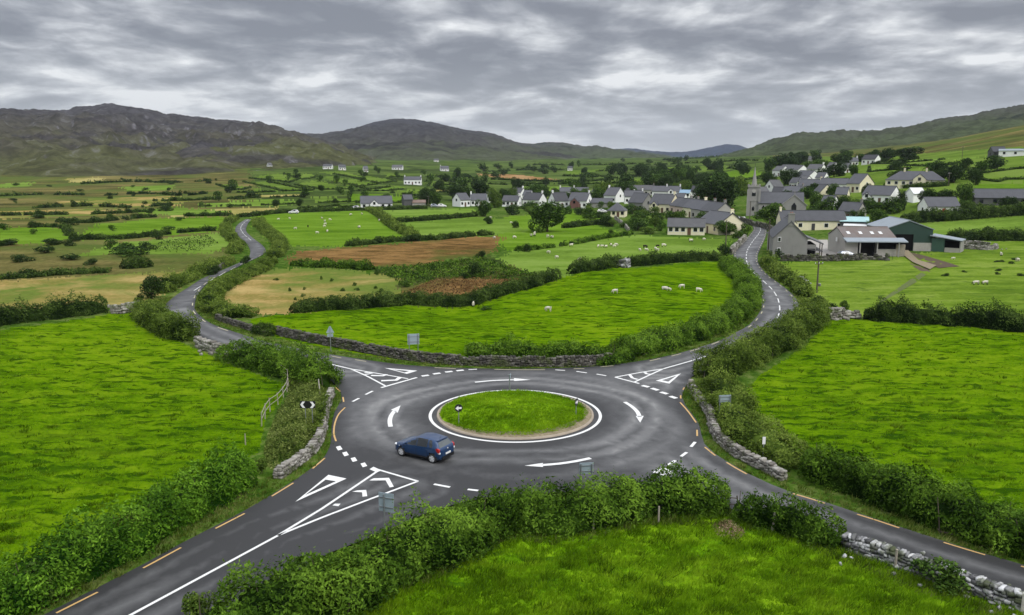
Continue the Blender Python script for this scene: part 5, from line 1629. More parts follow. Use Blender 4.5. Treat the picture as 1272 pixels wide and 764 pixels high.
def backplate_sign(label, x, y, yaw, w, h, top, posts, rails=2, name='road_sign'):
    r = sign_root(name, label, x, y, yaw)
    MB().prism([(-w / 2, 0), (w / 2, 0), (w / 2, h), (-w / 2, h)], 'y', -.012, .012).build('plate', MATS['sign_back'], r).location = (0, 0, top - h)
    for i in range(rails):
        z = top - h * (.25 + .5 * i / max(1, rails - 1))
        MB().box((0, -.03, z), (w * .96, .035, .05)).build('rail', MATS['steel'], r)
    for px_ in posts:
        MB().cyl((px_, -.075, -.3), (px_, -.075, top - .04), .04, .04, 8).build('post', MATS['steel'], r)
    return r


backplate_sign('grey back of a large road sign on two posts behind the north wall', 514, 443, .25, 1.2, 1.1, 2.4, (-.45, .45))
backplate_sign('grey back of a road sign on one post over the bottom hedge', 481, 664, -.35, .9, 1.05, 2.35, (-.1,))
backplate_sign('small grey green back of a sign rising over the bottom hedge top', 728, 613, .12, .85, .7, 1.95, (-.35, .32))
backplate_sign('wide grey sign back on two tall posts in the east scrub', 899, 526, .15, .95, .55, 2.25, (-.42, .42))
r = sign_root('warning_sign', 'grey back of a triangular warning sign with a plate by the winding road', 411, 437, .3)
MB().cyl((0, -.05, -.3), (0, -.05, 2.75), .04, .04, 8).build('post', MATS['steel'], r)
MB().prism([(-.42, 0), (.42, 0), (.06, .72), (-.06, .72)], 'y', -.01, .012).build('triangle_plate', MATS['sign_back'], r).location = (0, 0, 2.05)
MB().prism([(-.3, 0), (.3, 0), (.3, .34), (-.3, .34)], 'y', -.01, .012).build('plate', MATS['sign_back'], r).location = (0, 0, 1.62)

# black chevron board with a white arrowhead at each end
r = sign_root('chevron_board', 'black chevron board with white arrowheads pointing both ways on two posts', 383.5, 533, -.06)
MB().prism([(-.58, 0), (.58, 0), (.58, .55), (-.58, .55)], 'y', -.015, .015).build('board', MATS['sign_black'], r).location = (0, 0, 1.62)
for s_ in (-1, 1):
    pts = [(s_ * .56, .275), (s_ * .38, .52), (s_ * .18, .52), (s_ * .36, .275), (s_ * .18, .03), (s_ * .38, .03)]
    MB().prism(pts, 'y', -.024, -.018).build('arrowhead', MATS['sign_white'], r).location = (0, 0, 1.62)
    MB().cyl((s_ * .26 + .05, .05, -.3), (s_ * .26 + .05, .05, 2.1), .035, .035, 8).build('post', MATS['steel'], r)


def keep_sign(label, x, y, yaw, top, flip=1):
    p = u1(x, y); z = .15 + float(island_z(p[0], p[1])) * .9
    r = empty('island_sign', (p[0], p[1], z - .15), yaw, label, 'road sign')
    MB().cyl((0, .04, -.2), (0, .04, top - .05), .035, .035, 8).build('post', MATS['steel'], r)
    n = 20
    MB().prism([(.3 * math.cos(2 * PI * i / n), .3 * math.sin(2 * PI * i / n)) for i in range(n)], 'y', -.012, .012).build('disc', MATS['sign_black'], r).location = (0, 0, top - .3)
    MB().prism([(flip * a_, b_) for a_, b_ in ((-.22, .07), (.02, .07), (.02, .18), (.24, -.02), (.02, -.2), (.02, -.08), (-.22, -.08))], 'y', -.02, -.014).build('arrow', MATS['sign_white'], r, ).location = (0, 0, top - .3)


keep_sign('round black sign with a white arrow on the west edge of the island', 570, 531, .15, 1.55, -1)
keep_sign('round black sign with a white arrow on the east edge of the island', 716, 520.5, 1.05, 1.35)
p = u1(633, 489.5)
r = empty('island_sign', (p[0], p[1], .2), 1.45, 'thin grey sign seen edge on at the far side of the island', 'road sign')
MB().cyl((0, 0, -.2), (0, 0, 1.5), .05, .05, 8).build('post', MATS['steel'], r)
MB().box((0, -.07, 1.42), (.62, .03, .3)).build('plate', MATS['sign_back'], r)
MB().box((0, 0, 1.53), (.1, .3, .04)).build('cap', MATS['steel'], r)
r = sign_root('marker_post', 'slim post with a white plate in the east scrub', 947.5, 575, 0, 'marker post')
MB().cyl((0, .04, -.3), (0, .04, 1.75), .035, .035, 8).build('post', MATS['steel'], r)
MB().box((0, 0, 1.55), (.2, .02, .5)).build('plate', MATS['sign_white'], r)


def pole(label, x, y, top_py, arm=True, yaw=.3):
    p = u1(x, y); d = math.hypot(p[0], p[1])
    rr = rays(x, top_py); z = CAMH + rr[2] / math.hypot(rr[0], rr[1]) * d
    h = z - p[2]
    r = empty('utility_pole', tuple(p), yaw, label, 'pole')
    MB().cyl((0, 0, -.5), (0, 0, h), .14, .10, 8).build('shaft', MATS['wood_dark'], r)
    if arm:
        MB().box((0, -.12, h - .45), (1.3, .1, .12)).build('crossarm', MATS['wood_dark'], r)
        for s_ in (-.65, 0, .65):
            MB().cyl((s_, -.12, h - .38), (s_, -.12, h - .2), .05, .04, 6).build('insulator', MATS['sign_white'], r)
    return r


pole('wooden utility pole in the sheep field by the road', 901, 316, 273)
pole('tall wooden utility pole beside the church road', 931, 279, 250, False)
pole('wooden utility pole in front of the farmhouse by the road', 954, 315, 272, False)
pole('dark utility pole standing in the farm pasture', 1014.5, 364, 324)
pole('utility pole beside the shed west of the village', 532.5, 256, 243)
pole('utility pole on the slope below the cream bungalow', 1178, 231, 214)
pole('utility pole high on the hill fields', 1195, 196, 182)
# ------------------------------------------------------------------ buildings
def wallpaint(name, col, dirt=.25):
    m, t, b = new_mat(name)
    v = objco(t)
    n = t.noise(v, .6, 5, .65); n2 = t.noise(t.mapping(v, (2.5, 2.5, .35)), 1.0, 4, .6)
    r = t.n('ShaderNodeObjectInfo').outputs['Random']
    f = t.math('ADD', t.math('MULTIPLY_ADD', n, dirt * 1.6, 1 - dirt * 1.2), t.math('MULTIPLY', n2, dirt * .6), clamp=True)
    f = t.math('MULTIPLY', f, t.math('MULTIPLY_ADD', r, .12, .9))
    c = t.mix(1.0, col, t.n('ShaderNodeCombineColor', {0: f, 1: f, 2: f}).outputs[0], 'MULTIPLY')
    setc(t, b, c, .85, .2)
    bump(t, b, t.noise(v, 9, 3), .2, .02)


for k_, c_ in {'white': (.88, .88, .86), 'cream': (.80, .74, .53), 'pink': (.62, .48, .42), 'grey': (.24, .235, .22), 'darkgrey': (.10, .10, .10), 'stone': (.30, .29, .27), 'brick': (.20, .10, .085), 'render': (.40, .385, .35)}.items():
    wallpaint('wall_' + k_, c_, .22)


def roof_mat(name, c1, c2, sc=(3.0, 4.2), rough=.55):
    m, t, b = new_mat(name)
    uv = t.n('ShaderNodeTexCoord').outputs['Object']
    br = t.n('ShaderNodeTexBrick', {'Vector': t.mapping(uv, (1, 0, 1), (0, 0, 0)), 'Color1': (*c1, 1), 'Color2': (*c2, 1), 'Mortar': tuple(x * .55 for x in c1) + (1,), 'Scale': 1.0, 'Mortar Size': .02, 'Brick Width': .6, 'Row Height': .3})
    n = t.noise(uv, .7, 5, .65)
    r = t.n('ShaderNodeObjectInfo').outputs['Random']
    f = t.math('ADD', t.math('MULTIPLY_ADD', n, .7, .65), t.math('MULTIPLY_ADD', r, .35, -.17))
    c = t.mix(1.0, br.outputs[0], t.n('ShaderNodeCombineColor', {0: f, 1: f, 2: f}).outputs[0], 'MULTIPLY')
    setc(t, b, c, rough, .4)


roof_mat('roof_slate', (.125, .128, .142), (.17, .172, .185))
roof_mat('roof_dark', (.065, .066, .074), (.09, .091, .10))
roof_mat('roof_grey', (.15, .15, .155), (.19, .19, .195))
roof_mat('roof_brown', (.17, .125, .10), (.22, .165, .135))


def corr_mat(name, col, rust=None, axis=0):
    m, t, b = new_mat(name)
    v = objco(t)
    wv = t.n('ShaderNodeTexWave', {'Vector': v, 'Scale': 1.3, 'Distortion': .1}, bands_direction='XYZ'[axis]).outputs['Fac']
    n = t.noise(t.mapping(v, (1, 1, 1)), .5, 5, .65)
    c = t.mix(n, tuple(x * .8 for x in col), tuple(min(1, x * 1.2) for x in col))
    if rust:
        c = t.mix(t.ramp(n, [(.45, 0.0), (.6, .8)]), c, rust)
    c = t.mix(t.math('MULTIPLY', wv, .25), c, tuple(x * .6 for x in col))
    setc(t, b, c, .5, .4, .1)
    bump(t, b, wv, .3, .05)


corr_mat('sheet_grey', (.27, .31, .34)); corr_mat('sheet_brown', (.17, .145, .13), (.14, .10, .08)); corr_mat('sheet_green', (.022, .050, .040)); corr_mat('sheet_white', (.72, .73, .72)); corr_mat('sheet_teal', (.38, .58, .58)); corr_mat('sheet_rust', (.20, .14, .11), (.15, .085, .055)); corr_mat('sheet_lightgreen', (.055, .115, .088)); corr_mat('sheet_blue', (.22, .34, .45))
m, t, b = new_mat('glass_dark'); setc(t, b, (.012, .014, .017), .08, .6)
m, t, b = new_mat('opening_shade'); setc(t, b, (.006, .006, .006), .95, .05)  # near-black panels painted as the shade inside doorways and open bays
simple('frame_white', (.74, .74, .72), .5, .3, var=.08)
simple('trim_dark', (.05, .05, .052), .6, .3, var=.2)
simple('door_red', (.28, .03, .025), .5, .3, var=.2)
simple('door_brown', (.11, .06, .035), .6, .3, var=.2)
simple('pot', (.32, .14, .08), .85, .2, var=.25)
HOUSES = []


def house_parts(root, L, Dp, wh, pitch, wall, roof, chim='', win=3, door=True, hip=False, two=False, over=.3, far=False, gwin=True, base=2.0, x0=0.0, y0=0.0, rz=0.0, doormat='door_brown', frames=True, door_x=None, verge=None, backwin=False, kwc=.9):
    """one block with its ridge along local x; front is -y. Children of root"""
    rh = Dp / 2 * math.tan(math.radians(pitch))
    M = Matrix.Translation((x0, y0, 0)) @ Matrix.Rotation(rz, 4, 'Z')

    def place(o):
        o.matrix_local = M
        return o
    hl, hd = L / 2, Dp / 2
    mb = MB()
    if hip:
        mb.box((0, 0, (wh - base) / 2), (L, Dp, wh + base))
    else:
        mb.prism([(-hd, -base), (hd, -base), (hd, wh), (0, wh + rh - .04), (-hd, wh)], 'x', -hl, hl)
    place(mb.build('wall', MATS['wall_' + wall] if 'wall_' + wall in MATS else MATS[wall], root))
    th = .16; mb = MB()
    ex, ey = hl + over * .6, hd + over
    ze = wh - over * math.tan(math.radians(pitch)) + .05
    zr = wh + rh + .05
    if hip:
        r_ = max(.05, hl - hd)
        v = [(-ex, -ey, ze), (ex, -ey, ze), (ex, ey, ze), (-ex, ey, ze), (-r_, 0, zr), (r_, 0, zr), (-ex, -ey, ze - th), (ex, -ey, ze - th), (ex, ey, ze - th), (-ex, ey, ze - th)]
        mb.add(v, [(0, 1, 5, 4), (1, 2, 5), (2, 3, 4, 5), (3, 0, 4), (0, 6, 7, 1), (1, 7, 8, 2), (2, 8, 9, 3), (3, 9, 6, 0), (6, 9, 8, 7)])
    else:
        pr = [(-ey, ze), (0, zr), (ey, ze), (ey, ze + th), (0, zr + th * 1.15), (-ey, ze + th)]
        mb.prism(pr, 'x', -ex, ex)
        mb.box((0, 0, zr + th * 1.2), (2 * ex, .22, .12))
    ro_ = place(mb.build('roof', MATS[roof], root))
    if verge and not hip:
        for s_ in (-1, 1):
            mb = MB()
            x_ = s_ * (ex + .02)
            mb.prism([(-ey, ze - .08), (0, zr - .08), (ey, ze - .08), (ey, ze + th), (0, zr + th * 1.1), (-ey, ze + th)], 'x', x_ - .05, x_ + .05)
            place(mb.build('bargeboard', MATS[verge], root))
    for c_ in chim.split():
        cx = {'l': -hl + .35, 'r': hl - .35, 'c': 0.0, 'm': hl * .35, 'n': -hl * .4}[c_]
        cz = zr + (0 if not hip else -.1)
        mb = MB(); cw = kwc
        ct = 1.0 if cw < 1.2 else 1.7
        mb.box((cx, 0, cz - .35 + ct / 2), (.55 if cw < 1.2 else .9, cw, 1.0 + ct)); mb.box((cx, 0, cz + ct), (.68 if cw < 1.2 else 1.05, cw + .14, .16))
        cz += ct - 1.0
        ch = mb.build('chimney', MATS['wall_' + wall] if wall in ('white', 'cream') else MATS['wall_grey'], ro_)
        for k2 in ((0,) if far else (-.22, .22)):
            mb = MB(); mb.cyl((cx, k2, cz + 1.05), (cx, k2, cz + 1.42), .12, .10, 8); mb.build('chimney_pot', MATS['pot'], ro_)
    lv = [0.95] + ([3.55] if two else [])
    wins = []
    if win:
        slots = win + (1 if door else 0)
        xs_ = [(-hl + L * (i + .5) / slots) for i in range(slots)]
        di = slots // 2 if door_x is None else door_x
        for zi, z0 in enumerate(lv):
            for i, x in enumerate(xs_):
                if door and i == di and zi == 0:
                    continue
                wins.append((x, -hd, z0, 'f'))
                if backwin:
                    wins.append((x, hd, z0, 'b'))
        if door:
            dx = xs_[di]
            place(MB().box((dx, -hd - .03, 1.0), (.95, .09, 2.05)).build('door', MATS[doormat], root))
    if gwin and not hip:
        gz = wh * .5 + .9 if two or pitch > 38 else .95
        for s_ in (-1, 1):
            wins.append((s_ * hl, 0.0, gz, 'g'))
    for x, y, z0, kd in wins:
        W_, H_ = (1.15, 1.2)
        if kd == 'g':
            s_ = 1 if x > 0 else -1
            if far or not frames:
                place(MB().box((x + s_ * .02, y, z0 + H_ / 2), (.08, W_ * .9, H_)).build('window', MATS['glass_dark'], root))
            else:
                fr = place(MB().box((x + s_ * .015, y, z0 + H_ / 2), (.09, W_, H_ + .1)).build('window', MATS['frame_white'], root))
                MB().box((x + s_ * .04, y, z0 + H_ / 2), (.07, W_ - .2, H_ - .1)).build('pane', MATS['glass_dark'], fr)
        else:
            s_ = -1 if kd == 'f' else 1
            if far or not frames:
                place(MB().box((x, y + s_ * .02, z0 + H_ / 2), (W_ * .95, .08, H_)).build('window', MATS['glass_dark'], root))
            else:
                fr = place(MB().box((x, y + s_ * .015, z0 + H_ / 2), (W_ + .1, .09, H_ + .1)).build('window', MATS['frame_white'], root))
                MB().box((x, y + s_ * .04, z0 + H_ / 2), (W_ - .12, .07, H_ - .12)).build('pane', MATS['glass_dark'], fr)
    return wh + rh


def house(label, px, py, wpx, yaw=0, dep=7.0, wh=2.7, pitch=38, wall='white', roof='roof_slate', chim='l r', name='house', cat=None, group=None, extra=None, len_m=None, **kw):
    p = u1(px, py)
    d = math.hypot(p[0], p[1]); s = FPX / d
    a = math.radians(yaw)
    # yaw is measured against the sight line so that the photo's facing is kept
    az = -math.atan2(p[0], p[1])
    W = wpx / s
    L = (W - dep * abs(math.sin(a))) / max(.25, abs(math.cos(a))) if len_m is None else len_m
    L = max(L, 4.0)
    back = (dep * abs(math.cos(a)) + L * abs(math.sin(a))) / 2
    c = np.array([p[0], p[1]]) + back * np.array([p[0], p[1]]) / d
    root = empty(name, (c[0], c[1], p[2]), az + a, label, cat or name, group)
    house_parts(root, L, dep, wh, pitch, wall, roof, chim, **kw)
    if extra:
        extra(root, L, dep, wh)
    HOUSES.append((c[0], c[1], max(L, dep) * .62))
    return root


def porch(x, w=3.2, d=1.6, wh=2.3, pitch=42, wall='white', roof='roof_slate'):
    def f(root, L, dep, wh_):
        house_parts(root, d + 1.0, w, wh, pitch, wall, roof, '', 0, False, x0=x * L, y0=-dep / 2 - d / 2 + .45, rz=PI / 2, gwin=True, far=True, over=.15)
    return f


def wing(x, L2, d2, wh2, pitch=38, wall='white', roof='roof_slate', y=0, **kw):
    def f(root, L, dep, wh_):
        house_parts(root, L2, d2, wh2, pitch, wall, roof, x0=x * L, y0=y - dep / 2 + (0 if 'yy' not in kw else 0), rz=PI / 2, win=0, door=False, **{k: v for k, v in kw.items() if k != 'yy'})
    return f


def both(*fs):
    def f(*a):
        for g in fs:
            g(*a)
    return f


# --- west of the village
house('white bungalow with a projecting front gable at the crest road', 467.5, 260, 39, 3, 8, 2.6, 36, 'white', 'roof_slate', '', 'bungalow', win=4, extra=porch(-.08, 3.6, 1.2), frames=False)
house('small dark barn with a slate roof west of the village', 506, 257, 11, 12, 5, 3.4, 38, 'darkgrey', 'roof_slate', '', 'barn', win=0, door=False, gwin=False)
house('long low shed with a rusty brown roof west of the village', 520.5, 257, 16, 0, 5, 1.9, 22, 'render', 'sheet_rust', '', 'shed', win=0, door=False, gwin=False)
house('white cottage with its steep gable to the road, westernmost in the village', 573, 257, 22, 40, 6, 3.2, 44, 'white', 'roof_slate', '', 'cottage', win=2, far=True)
house('grey roofed white cottage with a white chimney beside the steep gable', 594, 256, 21, 5, 7, 2.8, 38, 'white', 'roof_slate', 'l', 'cottage', win=3, far=True)
house('white cottage behind the garden shrubs with a slate roof', 636, 257, 25, -18, 6.5, 2.6, 36, 'white', 'roof_slate', 'r', 'cottage', win=3, far=True)
house('white house with a dark slate roof and a bright east gable', 664, 257, 30, -28, 7.5, 3.2, 38, 'white', 'roof_dark', 'r', win=2, far=True)
house('cottage with a small white gable behind the west cottages', 644, 247, 20, -30, 7, 2.8, 40, 'white', 'roof_slate', 'r', 'cottage', win=2, far=True)
house('house with a big dark slate roof and white west gable', 693.5, 258, 26, 26, 8, 3.0, 42, 'white', 'roof_dark', 'l', win=2, far=True)
house('white house with a red brown brick porch', 721, 259, 30, -20, 8, 3.4, 40, 'white', 'roof_slate', 'r', win=3, far=True, extra=porch(-.12, 4.2, 1.2, 2.6, 42, 'brick', 'roof_slate'))
house('long low grey roofed shed between white house and hipped cottage', 745, 258, 31, -2, 6, 2.2, 30, 'grey', 'roof_slate', '', 'shed', win=0, door=False, gwin=False)
house('cream cottage with a pyramid slate roof standing forward of the village', 766.5, 270, 25, -8, 7.5, 2.6, 36, 'cream', 'roof_slate', '', 'cottage', hip=True, win=3, far=True)
house('white gable fronted house behind the hipped cottage', 763, 252, 26, -35, 8, 3.6, 42, 'white', 'roof_slate', 'l', win=2, far=True)
house('slate roofed row house joined to the white front gable', 787, 253, 24, 4, 7, 3.4, 36, 'white', 'roof_slate', 'r', win=3, far=True)
house('low house with two white chimneys behind the west slate roofs', 713, 244, 36, 2, 7, 2.8, 32, 'white', 'roof_slate', 'l c', win=4, far=True)
house('grey gabled house with dark walls in the village centre', 796, 262, 31, -35, 8, 3.4, 42, 'grey', 'roof_slate', '', win=2, far=True, verge='trim_dark')
house('cream gabled house with dormers beside the grey gable', 825, 265, 37, -28, 8, 3.6, 42, 'cream', 'roof_slate', 'r', win=3, far=True, extra=porch(-.2, 3, 1.2, 3.0, 44, 'cream'))
house('long white slate roofed house behind the cream gabled house', 828, 246, 35, -6, 7, 3.4, 36, 'white', 'roof_slate', 'c r', win=4, far=True, extra=porch(.18, 3.2, 1.0, 3.2, 42))
house('grey terrace house at the back of the village centre', 796, 243, 32, 0, 7, 3.2, 34, 'render', 'roof_grey', 'l r', win=4, far=True)
house('white house with a dark hipped front roof left of the huge tree', 868.5, 249, 20, -10, 7.5, 4.2, 34, 'white', 'roof_dark', 'r', win=2, far=True, two=True)
house('low house with a blue sheet roof near the huge tree', 851, 246, 14, -8, 6, 2.4, 26, 'white', 'sheet_blue', '', 'shed', win=2, far=True)
# --- stepped street terrace: five slate roofs down to the church road
TR = 'terrace cottages stepping down to the church road'
for k_, (x, y, wl, lab) in enumerate([(850, 267, 'pink', 'pinkish end cottage of the stepped terrace, farthest from the church road'), (858, 269, 'pink', 'pinkish terrace cottage second from the far end'), (867, 271, 'cream', 'middle cream cottage of the stepped terrace'), (878, 274, 'render', 'grey rendered terrace cottage, second from the road end'), (890, 277, 'render', 'terrace cottage with brown chimneys at the road end')]):
    house(lab, x, y, 20, -60, 7.0, 3.2 + .12 * k_, 38, wl, 'roof_slate', 'r', 'cottage', group=TR, win=2, far=True, len_m=10.5, gwin=False)
house('cream bungalow with a big road gable and white front wing', 895, 292, 30, -62, 8.5, 2.9, 36, 'cream', 'roof_slate', 'r', 'bungalow', win=2, far=False, verge='trim_dark', len_m=13)
house('white front wing cottage with a light slate roof in the sheep field corner', 852, 292, 44, 0, 6.5, 2.3, 32, 'cream', 'roof_grey', '', 'cottage', win=5)
# --- around and above the church
house('cream farmhouse with a cream chimney gable behind the stone farmhouse', 1006, 287, 78, 14, 7, 2.9, 36, 'cream', 'roof_slate', 'l', win=4, door=True, extra=porch(-.40, 4.0, 2.4, 2.2, 44, 'cream'), doormat='trim_dark')
house('greyish cottage with a slate roof right of the church gable', 1058, 274, 30, -22, 7, 2.8, 36, 'render', 'roof_slate', 'r', 'cottage', win=2)
house('white house with a lit east gable on the hill', 1094, 253.5, 40, -24, 8, 3.0, 36, 'white', 'roof_slate', '', win=3, extra=porch(-.3, 3, .8, 2.4))
house('cream gabled house with a dark slate roof on the hill', 1068, 239, 29, -38, 8.5, 3.4, 40, 'cream', 'roof_slate', '', win=2)
house('long white house with a grey roof left of the cream hill gable', 1036, 238, 31, -6, 7, 3.0, 32, 'white', 'roof_slate', '', win=4, far=True)
house('cream cottage with a small front gable above the church', 1007, 241, 29, -20, 7, 3.2, 38, 'cream', 'roof_slate', 'r', 'cottage', win=2, far=True)
house('narrow cream gable cottage below the long white house', 1022, 249, 14, -50, 6, 3.2, 42, 'cream', 'roof_slate', '', 'cottage', win=1, far=True)
house('pale gable cottage just right of the church spire', 961, 240, 21, 35, 7, 3.0, 40, 'white', 'roof_grey', '', 'cottage', win=2, far=True)
house('small white cottage low behind the church nave', 969, 246, 19, -12, 6, 2.4, 34, 'white', 'roof_dark', '', 'cottage', win=2, far=True)
house('grey roofed cottage above the nave end of the church', 986, 246, 25, -15, 6.5, 2.6, 32, 'render', 'roof_slate', 'r', 'cottage', win=2, far=True)
STEPG = 'white stepped houses at the top of the village street'
for x, y, lab in ((970, 219, 'lowest white stepped house at the top of the street'), (977, 217, 'second of the white stepped houses going uphill'), (985, 217.5, 'third of the white stepped houses going uphill'), (992, 218.5, 'uppermost white stepped house with a wide gable')):
    house(lab, x, y, 13, -55, 7, 3.6, 38, 'white', 'roof_grey', '', group=STEPG, win=1, far=True, len_m=9)
house('white gable house under the stepped street houses', 1002, 229, 20, -52, 8, 3.4, 38, 'white', 'roof_slate', '', win=2, far=True, len_m=11)
house('white house with a grey roof uphill of the white gable house', 1014, 217, 22, -30, 7, 3.2, 38, 'white', 'roof_grey', 'r', win=2, far=True)
house('grey house highest on the village hill', 1012, 203, 15, -10, 7, 3.4, 36, 'render', 'roof_grey', '', win=2, far=True)
house('white bungalow on the ridge above the strip fields', 1057, 206, 15, 10, 7, 2.8, 34, 'white', 'roof_slate', 'r', 'bungalow', win=3, far=True)
house('white ridge farmhouse with a dark roof by the ridge wood', 1082, 204, 20, -30, 7, 3.0, 38, 'white', 'roof_dark', '', win=2, far=True)
house('wide cream bungalow with a front dormer gable on the slope', 1136.5, 232.5, 60, -3, 9, 2.8, 34, 'cream', 'roof_slate', 'n m', 'bungalow', hip=True, win=7, extra=porch(.08, 4.2, .8, 3.0, 40, 'cream'))
house('small white lean shed between the hill houses', 1136, 252, 13, 30, 5, 3.0, 34, 'white', 'sheet_white', '', 'shed', win=0, door=False, gwin=False)
house('white outbuilding with a red door above the dark hedge', 1165, 267.5, 42, 24, 7.5, 2.6, 34, 'white', 'roof_slate', '', 'outbuilding', win=2, door=True, doormat='door_red')
house('long dark grey house with a slate roof at the east edge', 1239, 256.5, 58, 16, 8, 2.6, 32, 'darkgrey', 'roof_slate', '', win=3, far=True)
house('dark stone house on the hilltop fields', 1238, 195, 17, 20, 7, 2.6, 34, 'darkgrey', 'roof_dark', '', win=2, far=True)
house('long low white shed on the hilltop fields', 1261, 194, 30, 0, 6, 2.6, 14, 'white', 'sheet_grey', '', 'shed', win=3, door=False, far=True)
# --- scattered in the far fields
house('long two part white house in the middle of the hill fields', 513, 229.5, 22, -6, 7, 3.6, 30, 'white', 'roof_slate', 'l r', win=4, far=True)
house('white farmstead at the top of the western hill fields', 407.5, 210, 12, -12, 8, 2.8, 26, 'white', 'roof_slate', '', 'farmstead', win=3, far=True)
house('small white house just right of the top farmstead', 425, 211.5, 9, 8, 8, 2.8, 34, 'white', 'roof_slate', '', win=2, far=True)
house('white far house at the upper edge of the hill fields', 454, 213.5, 6, 10, 8, 2.8, 34, 'white', 'roof_slate', '', win=2, far=True)
house('pair of joined white far houses above the hill fields', 494, 211, 14, -10, 8, 2.8, 34, 'white', 'roof_grey', '', win=3, far=True)
house('white far house among conifers in the valley', 552, 212.5, 11, 6, 9, 2.8, 32, 'white', 'roof_slate', 'l', win=3, far=True)
house('tiny white house far up the valley', 542, 201, 6, 0, 10, 2.8, 32, 'white', 'roof_grey', '', win=2, far=True)
house('tiny white cottage on the valley floor by the orange strip', 708, 212, 6, 0, 7, 3, 34, 'white', 'roof_slate', '', 'cottage', win=2, far=True)
house('tiny pale ruin on the moor below the rocky hill', 335, 209.5, 4, 20, 6, 3.4, 40, 'white', 'roof_grey', '', 'cottage', win=1, far=True)

for x, y, wp, yw, wl, rf, lab in [(989, 235, 15, -32, 'white', 'roof_slate', 'white cottage between the cottage row and the church gable'), (1001, 233.5, 12, -50, 'white', 'roof_grey', 'small white gabled cottage below the white gable house'), (946, 248, 10, 30, 'white', 'roof_grey', 'white cottage glimpsed left of the church tower'), (1030, 263, 10, -20, 'white', 'roof_slate', 'little white outhouse beside the church gable tree'), (1046, 251.5, 15, -10, 'cream', 'roof_slate', 'low cream cottage behind the bright yellow green shrub'),
                               (1021, 228.5, 15, -25, 'white', 'roof_slate', 'white cottage uphill of the narrow cream gable'), (1034, 213, 11, -30, 'white', 'roof_grey', 'small white cottage among the trees near the ridge'), (1050, 215, 12, 20, 'white', 'roof_slate', 'white cottage beneath the white ridge bungalow'), (656, 249.5, 14, -20, 'white', 'roof_slate', 'small white cottage behind the bright east gable'), (742, 247.5, 17, -30, 'white', 'roof_slate', 'white gabled cottage over the long grey shed'), (783, 246.5, 16, -35, 'white', 'roof_dark', 'white cottage squeezed behind the slate row house'), (846, 255.5, 13, -20, 'white', 'roof_slate', 'white cottage between the cream gabled house and blue roofed shed'), (610, 252, 12, 10, 'white', 'roof_slate', 'white cottage half hidden by the pale green western tree')]:
    house(lab, x, y, wp, yw, 6, 2.9, 38, wl, rf, '', 'cottage', win=2, far=True)

# --- church with tower, broach spire, nave and cross gable
p = u1(935, 268)
d = math.hypot(p[0], p[1]); s_ = FPX / d
az = -math.atan2(p[0], p[1])
ch = empty('church', (p[0], p[1], p[2]), az, 'grey stone church with a square tower and pointed spire', 'church')
tw = 13 / s_; th_ = 34 / s_; sp_ = 24 / s_
mb = MB(); y0 = tw / 2
mb.box((0, y0, th_ / 2 - 1), (tw, tw, th_ + 2)); mb.box((0, y0, th_ * .52), (tw + .25, tw + .25, .25)); mb.box((0, y0, th_ + .05), (tw + .5, tw + .5, .5))
for ax in (-1, 1):
    for ay in (-1, 1):
        mb.box((ax * tw / 2, y0 + ay * tw / 2, th_ * .40), (.7, .7, th_ * .8 + 2))
tower = mb.build('tower', MATS['wall_stone'], ch)
MATS['wall_stone_plain'] = MATS['wall_stone']
mb = MB()
for i in range(-2, 3):
    for sg in (-1, 1):
        mb.box((i * tw * .22, y0 + sg * tw * .52, th_ + .55), (tw * .12, .3, .6)); mb.box((sg * tw * .52, y0 + i * tw * .22, th_ + .55), (.3, tw * .12, .6))
mb.build('parapet', MATS['wall_stone'], tower)
mb = MB()
n = 8; R0 = tw * .27
vs = [(R0 * math.cos(2 * PI * (i + .5) / n), y0 + R0 * math.sin(2 * PI * (i + .5) / n), th_ + .2) for i in range(n)] + [(0, y0, th_ + sp_)]
mb.add(vs, [(i, (i + 1) % n, n) for i in range(n)] + [tuple(range(n))[::-1]])
spire = mb.build('spire', MATS['wall_stone'], ch)
MB().cyl((0, y0, th_ + sp_ - .2), (0, y0, th_ + sp_ + 1.2), .06, .05, 6).build('finial', MATS['trim_dark'], spire)
for z_, wd, hh in ((.68, .34, .17), (.18, .22, .15)):
    mb = MB(); W2 = tw * wd / 2; z0 = th_ * z_; H2 = th_ * hh
    mb.prism([(-W2, z0), (W2, z0), (W2, z0 + H2 * .65), (0, z0 + H2), (-W2, z0 + H2 * .65)], 'y', -.06, .04).build('window', MATS['glass_dark'], tower)
mb = MB(); n = 16; mb.prism([(tw * .17 * math.cos(2 * PI * i / n), th_ * .92 - tw * .12 + tw * .17 * math.sin(2 * PI * i / n) - .2) for i in range(n)], 'y', -.09, .02).build('clock_face', MATS['wall_render'], tower)
nl = 50 / s_
sub = empty('nave', (0, 0, 0)); sub.parent = ch
bpy.data.objects.remove(sub)
house_parts(ch, nl, 9.0, 4.6, 38, 'stone', 'roof_slate', '', win=0, door=False, gwin=False, x0=tw / 2 + nl / 2 - .2, y0=tw * .5 + 2.0)
house_parts(ch, 9.0, 8.0, 4.2, 40, 'stone', 'roof_slate', '', win=0, door=False, gwin=False, x0=tw / 2 + nl - 3.4, y0=tw * .5 - .6, rz=PI / 2, verge='wall_render')
for i in range(5):
    x = tw / 2 + 1.5 + i * (nl - 9.5) / 4
    W2 = .45
    MB().prism([(x - W2, 1.2), (x + W2, 1.2), (x + W2, 3.1), (x, 3.8), (x - W2, 3.1)], 'y', tw * .5 - 2.56, tw * .5 - 2.4).build('window', MATS['glass_dark'], ch)
x = tw / 2 + nl - 3.4
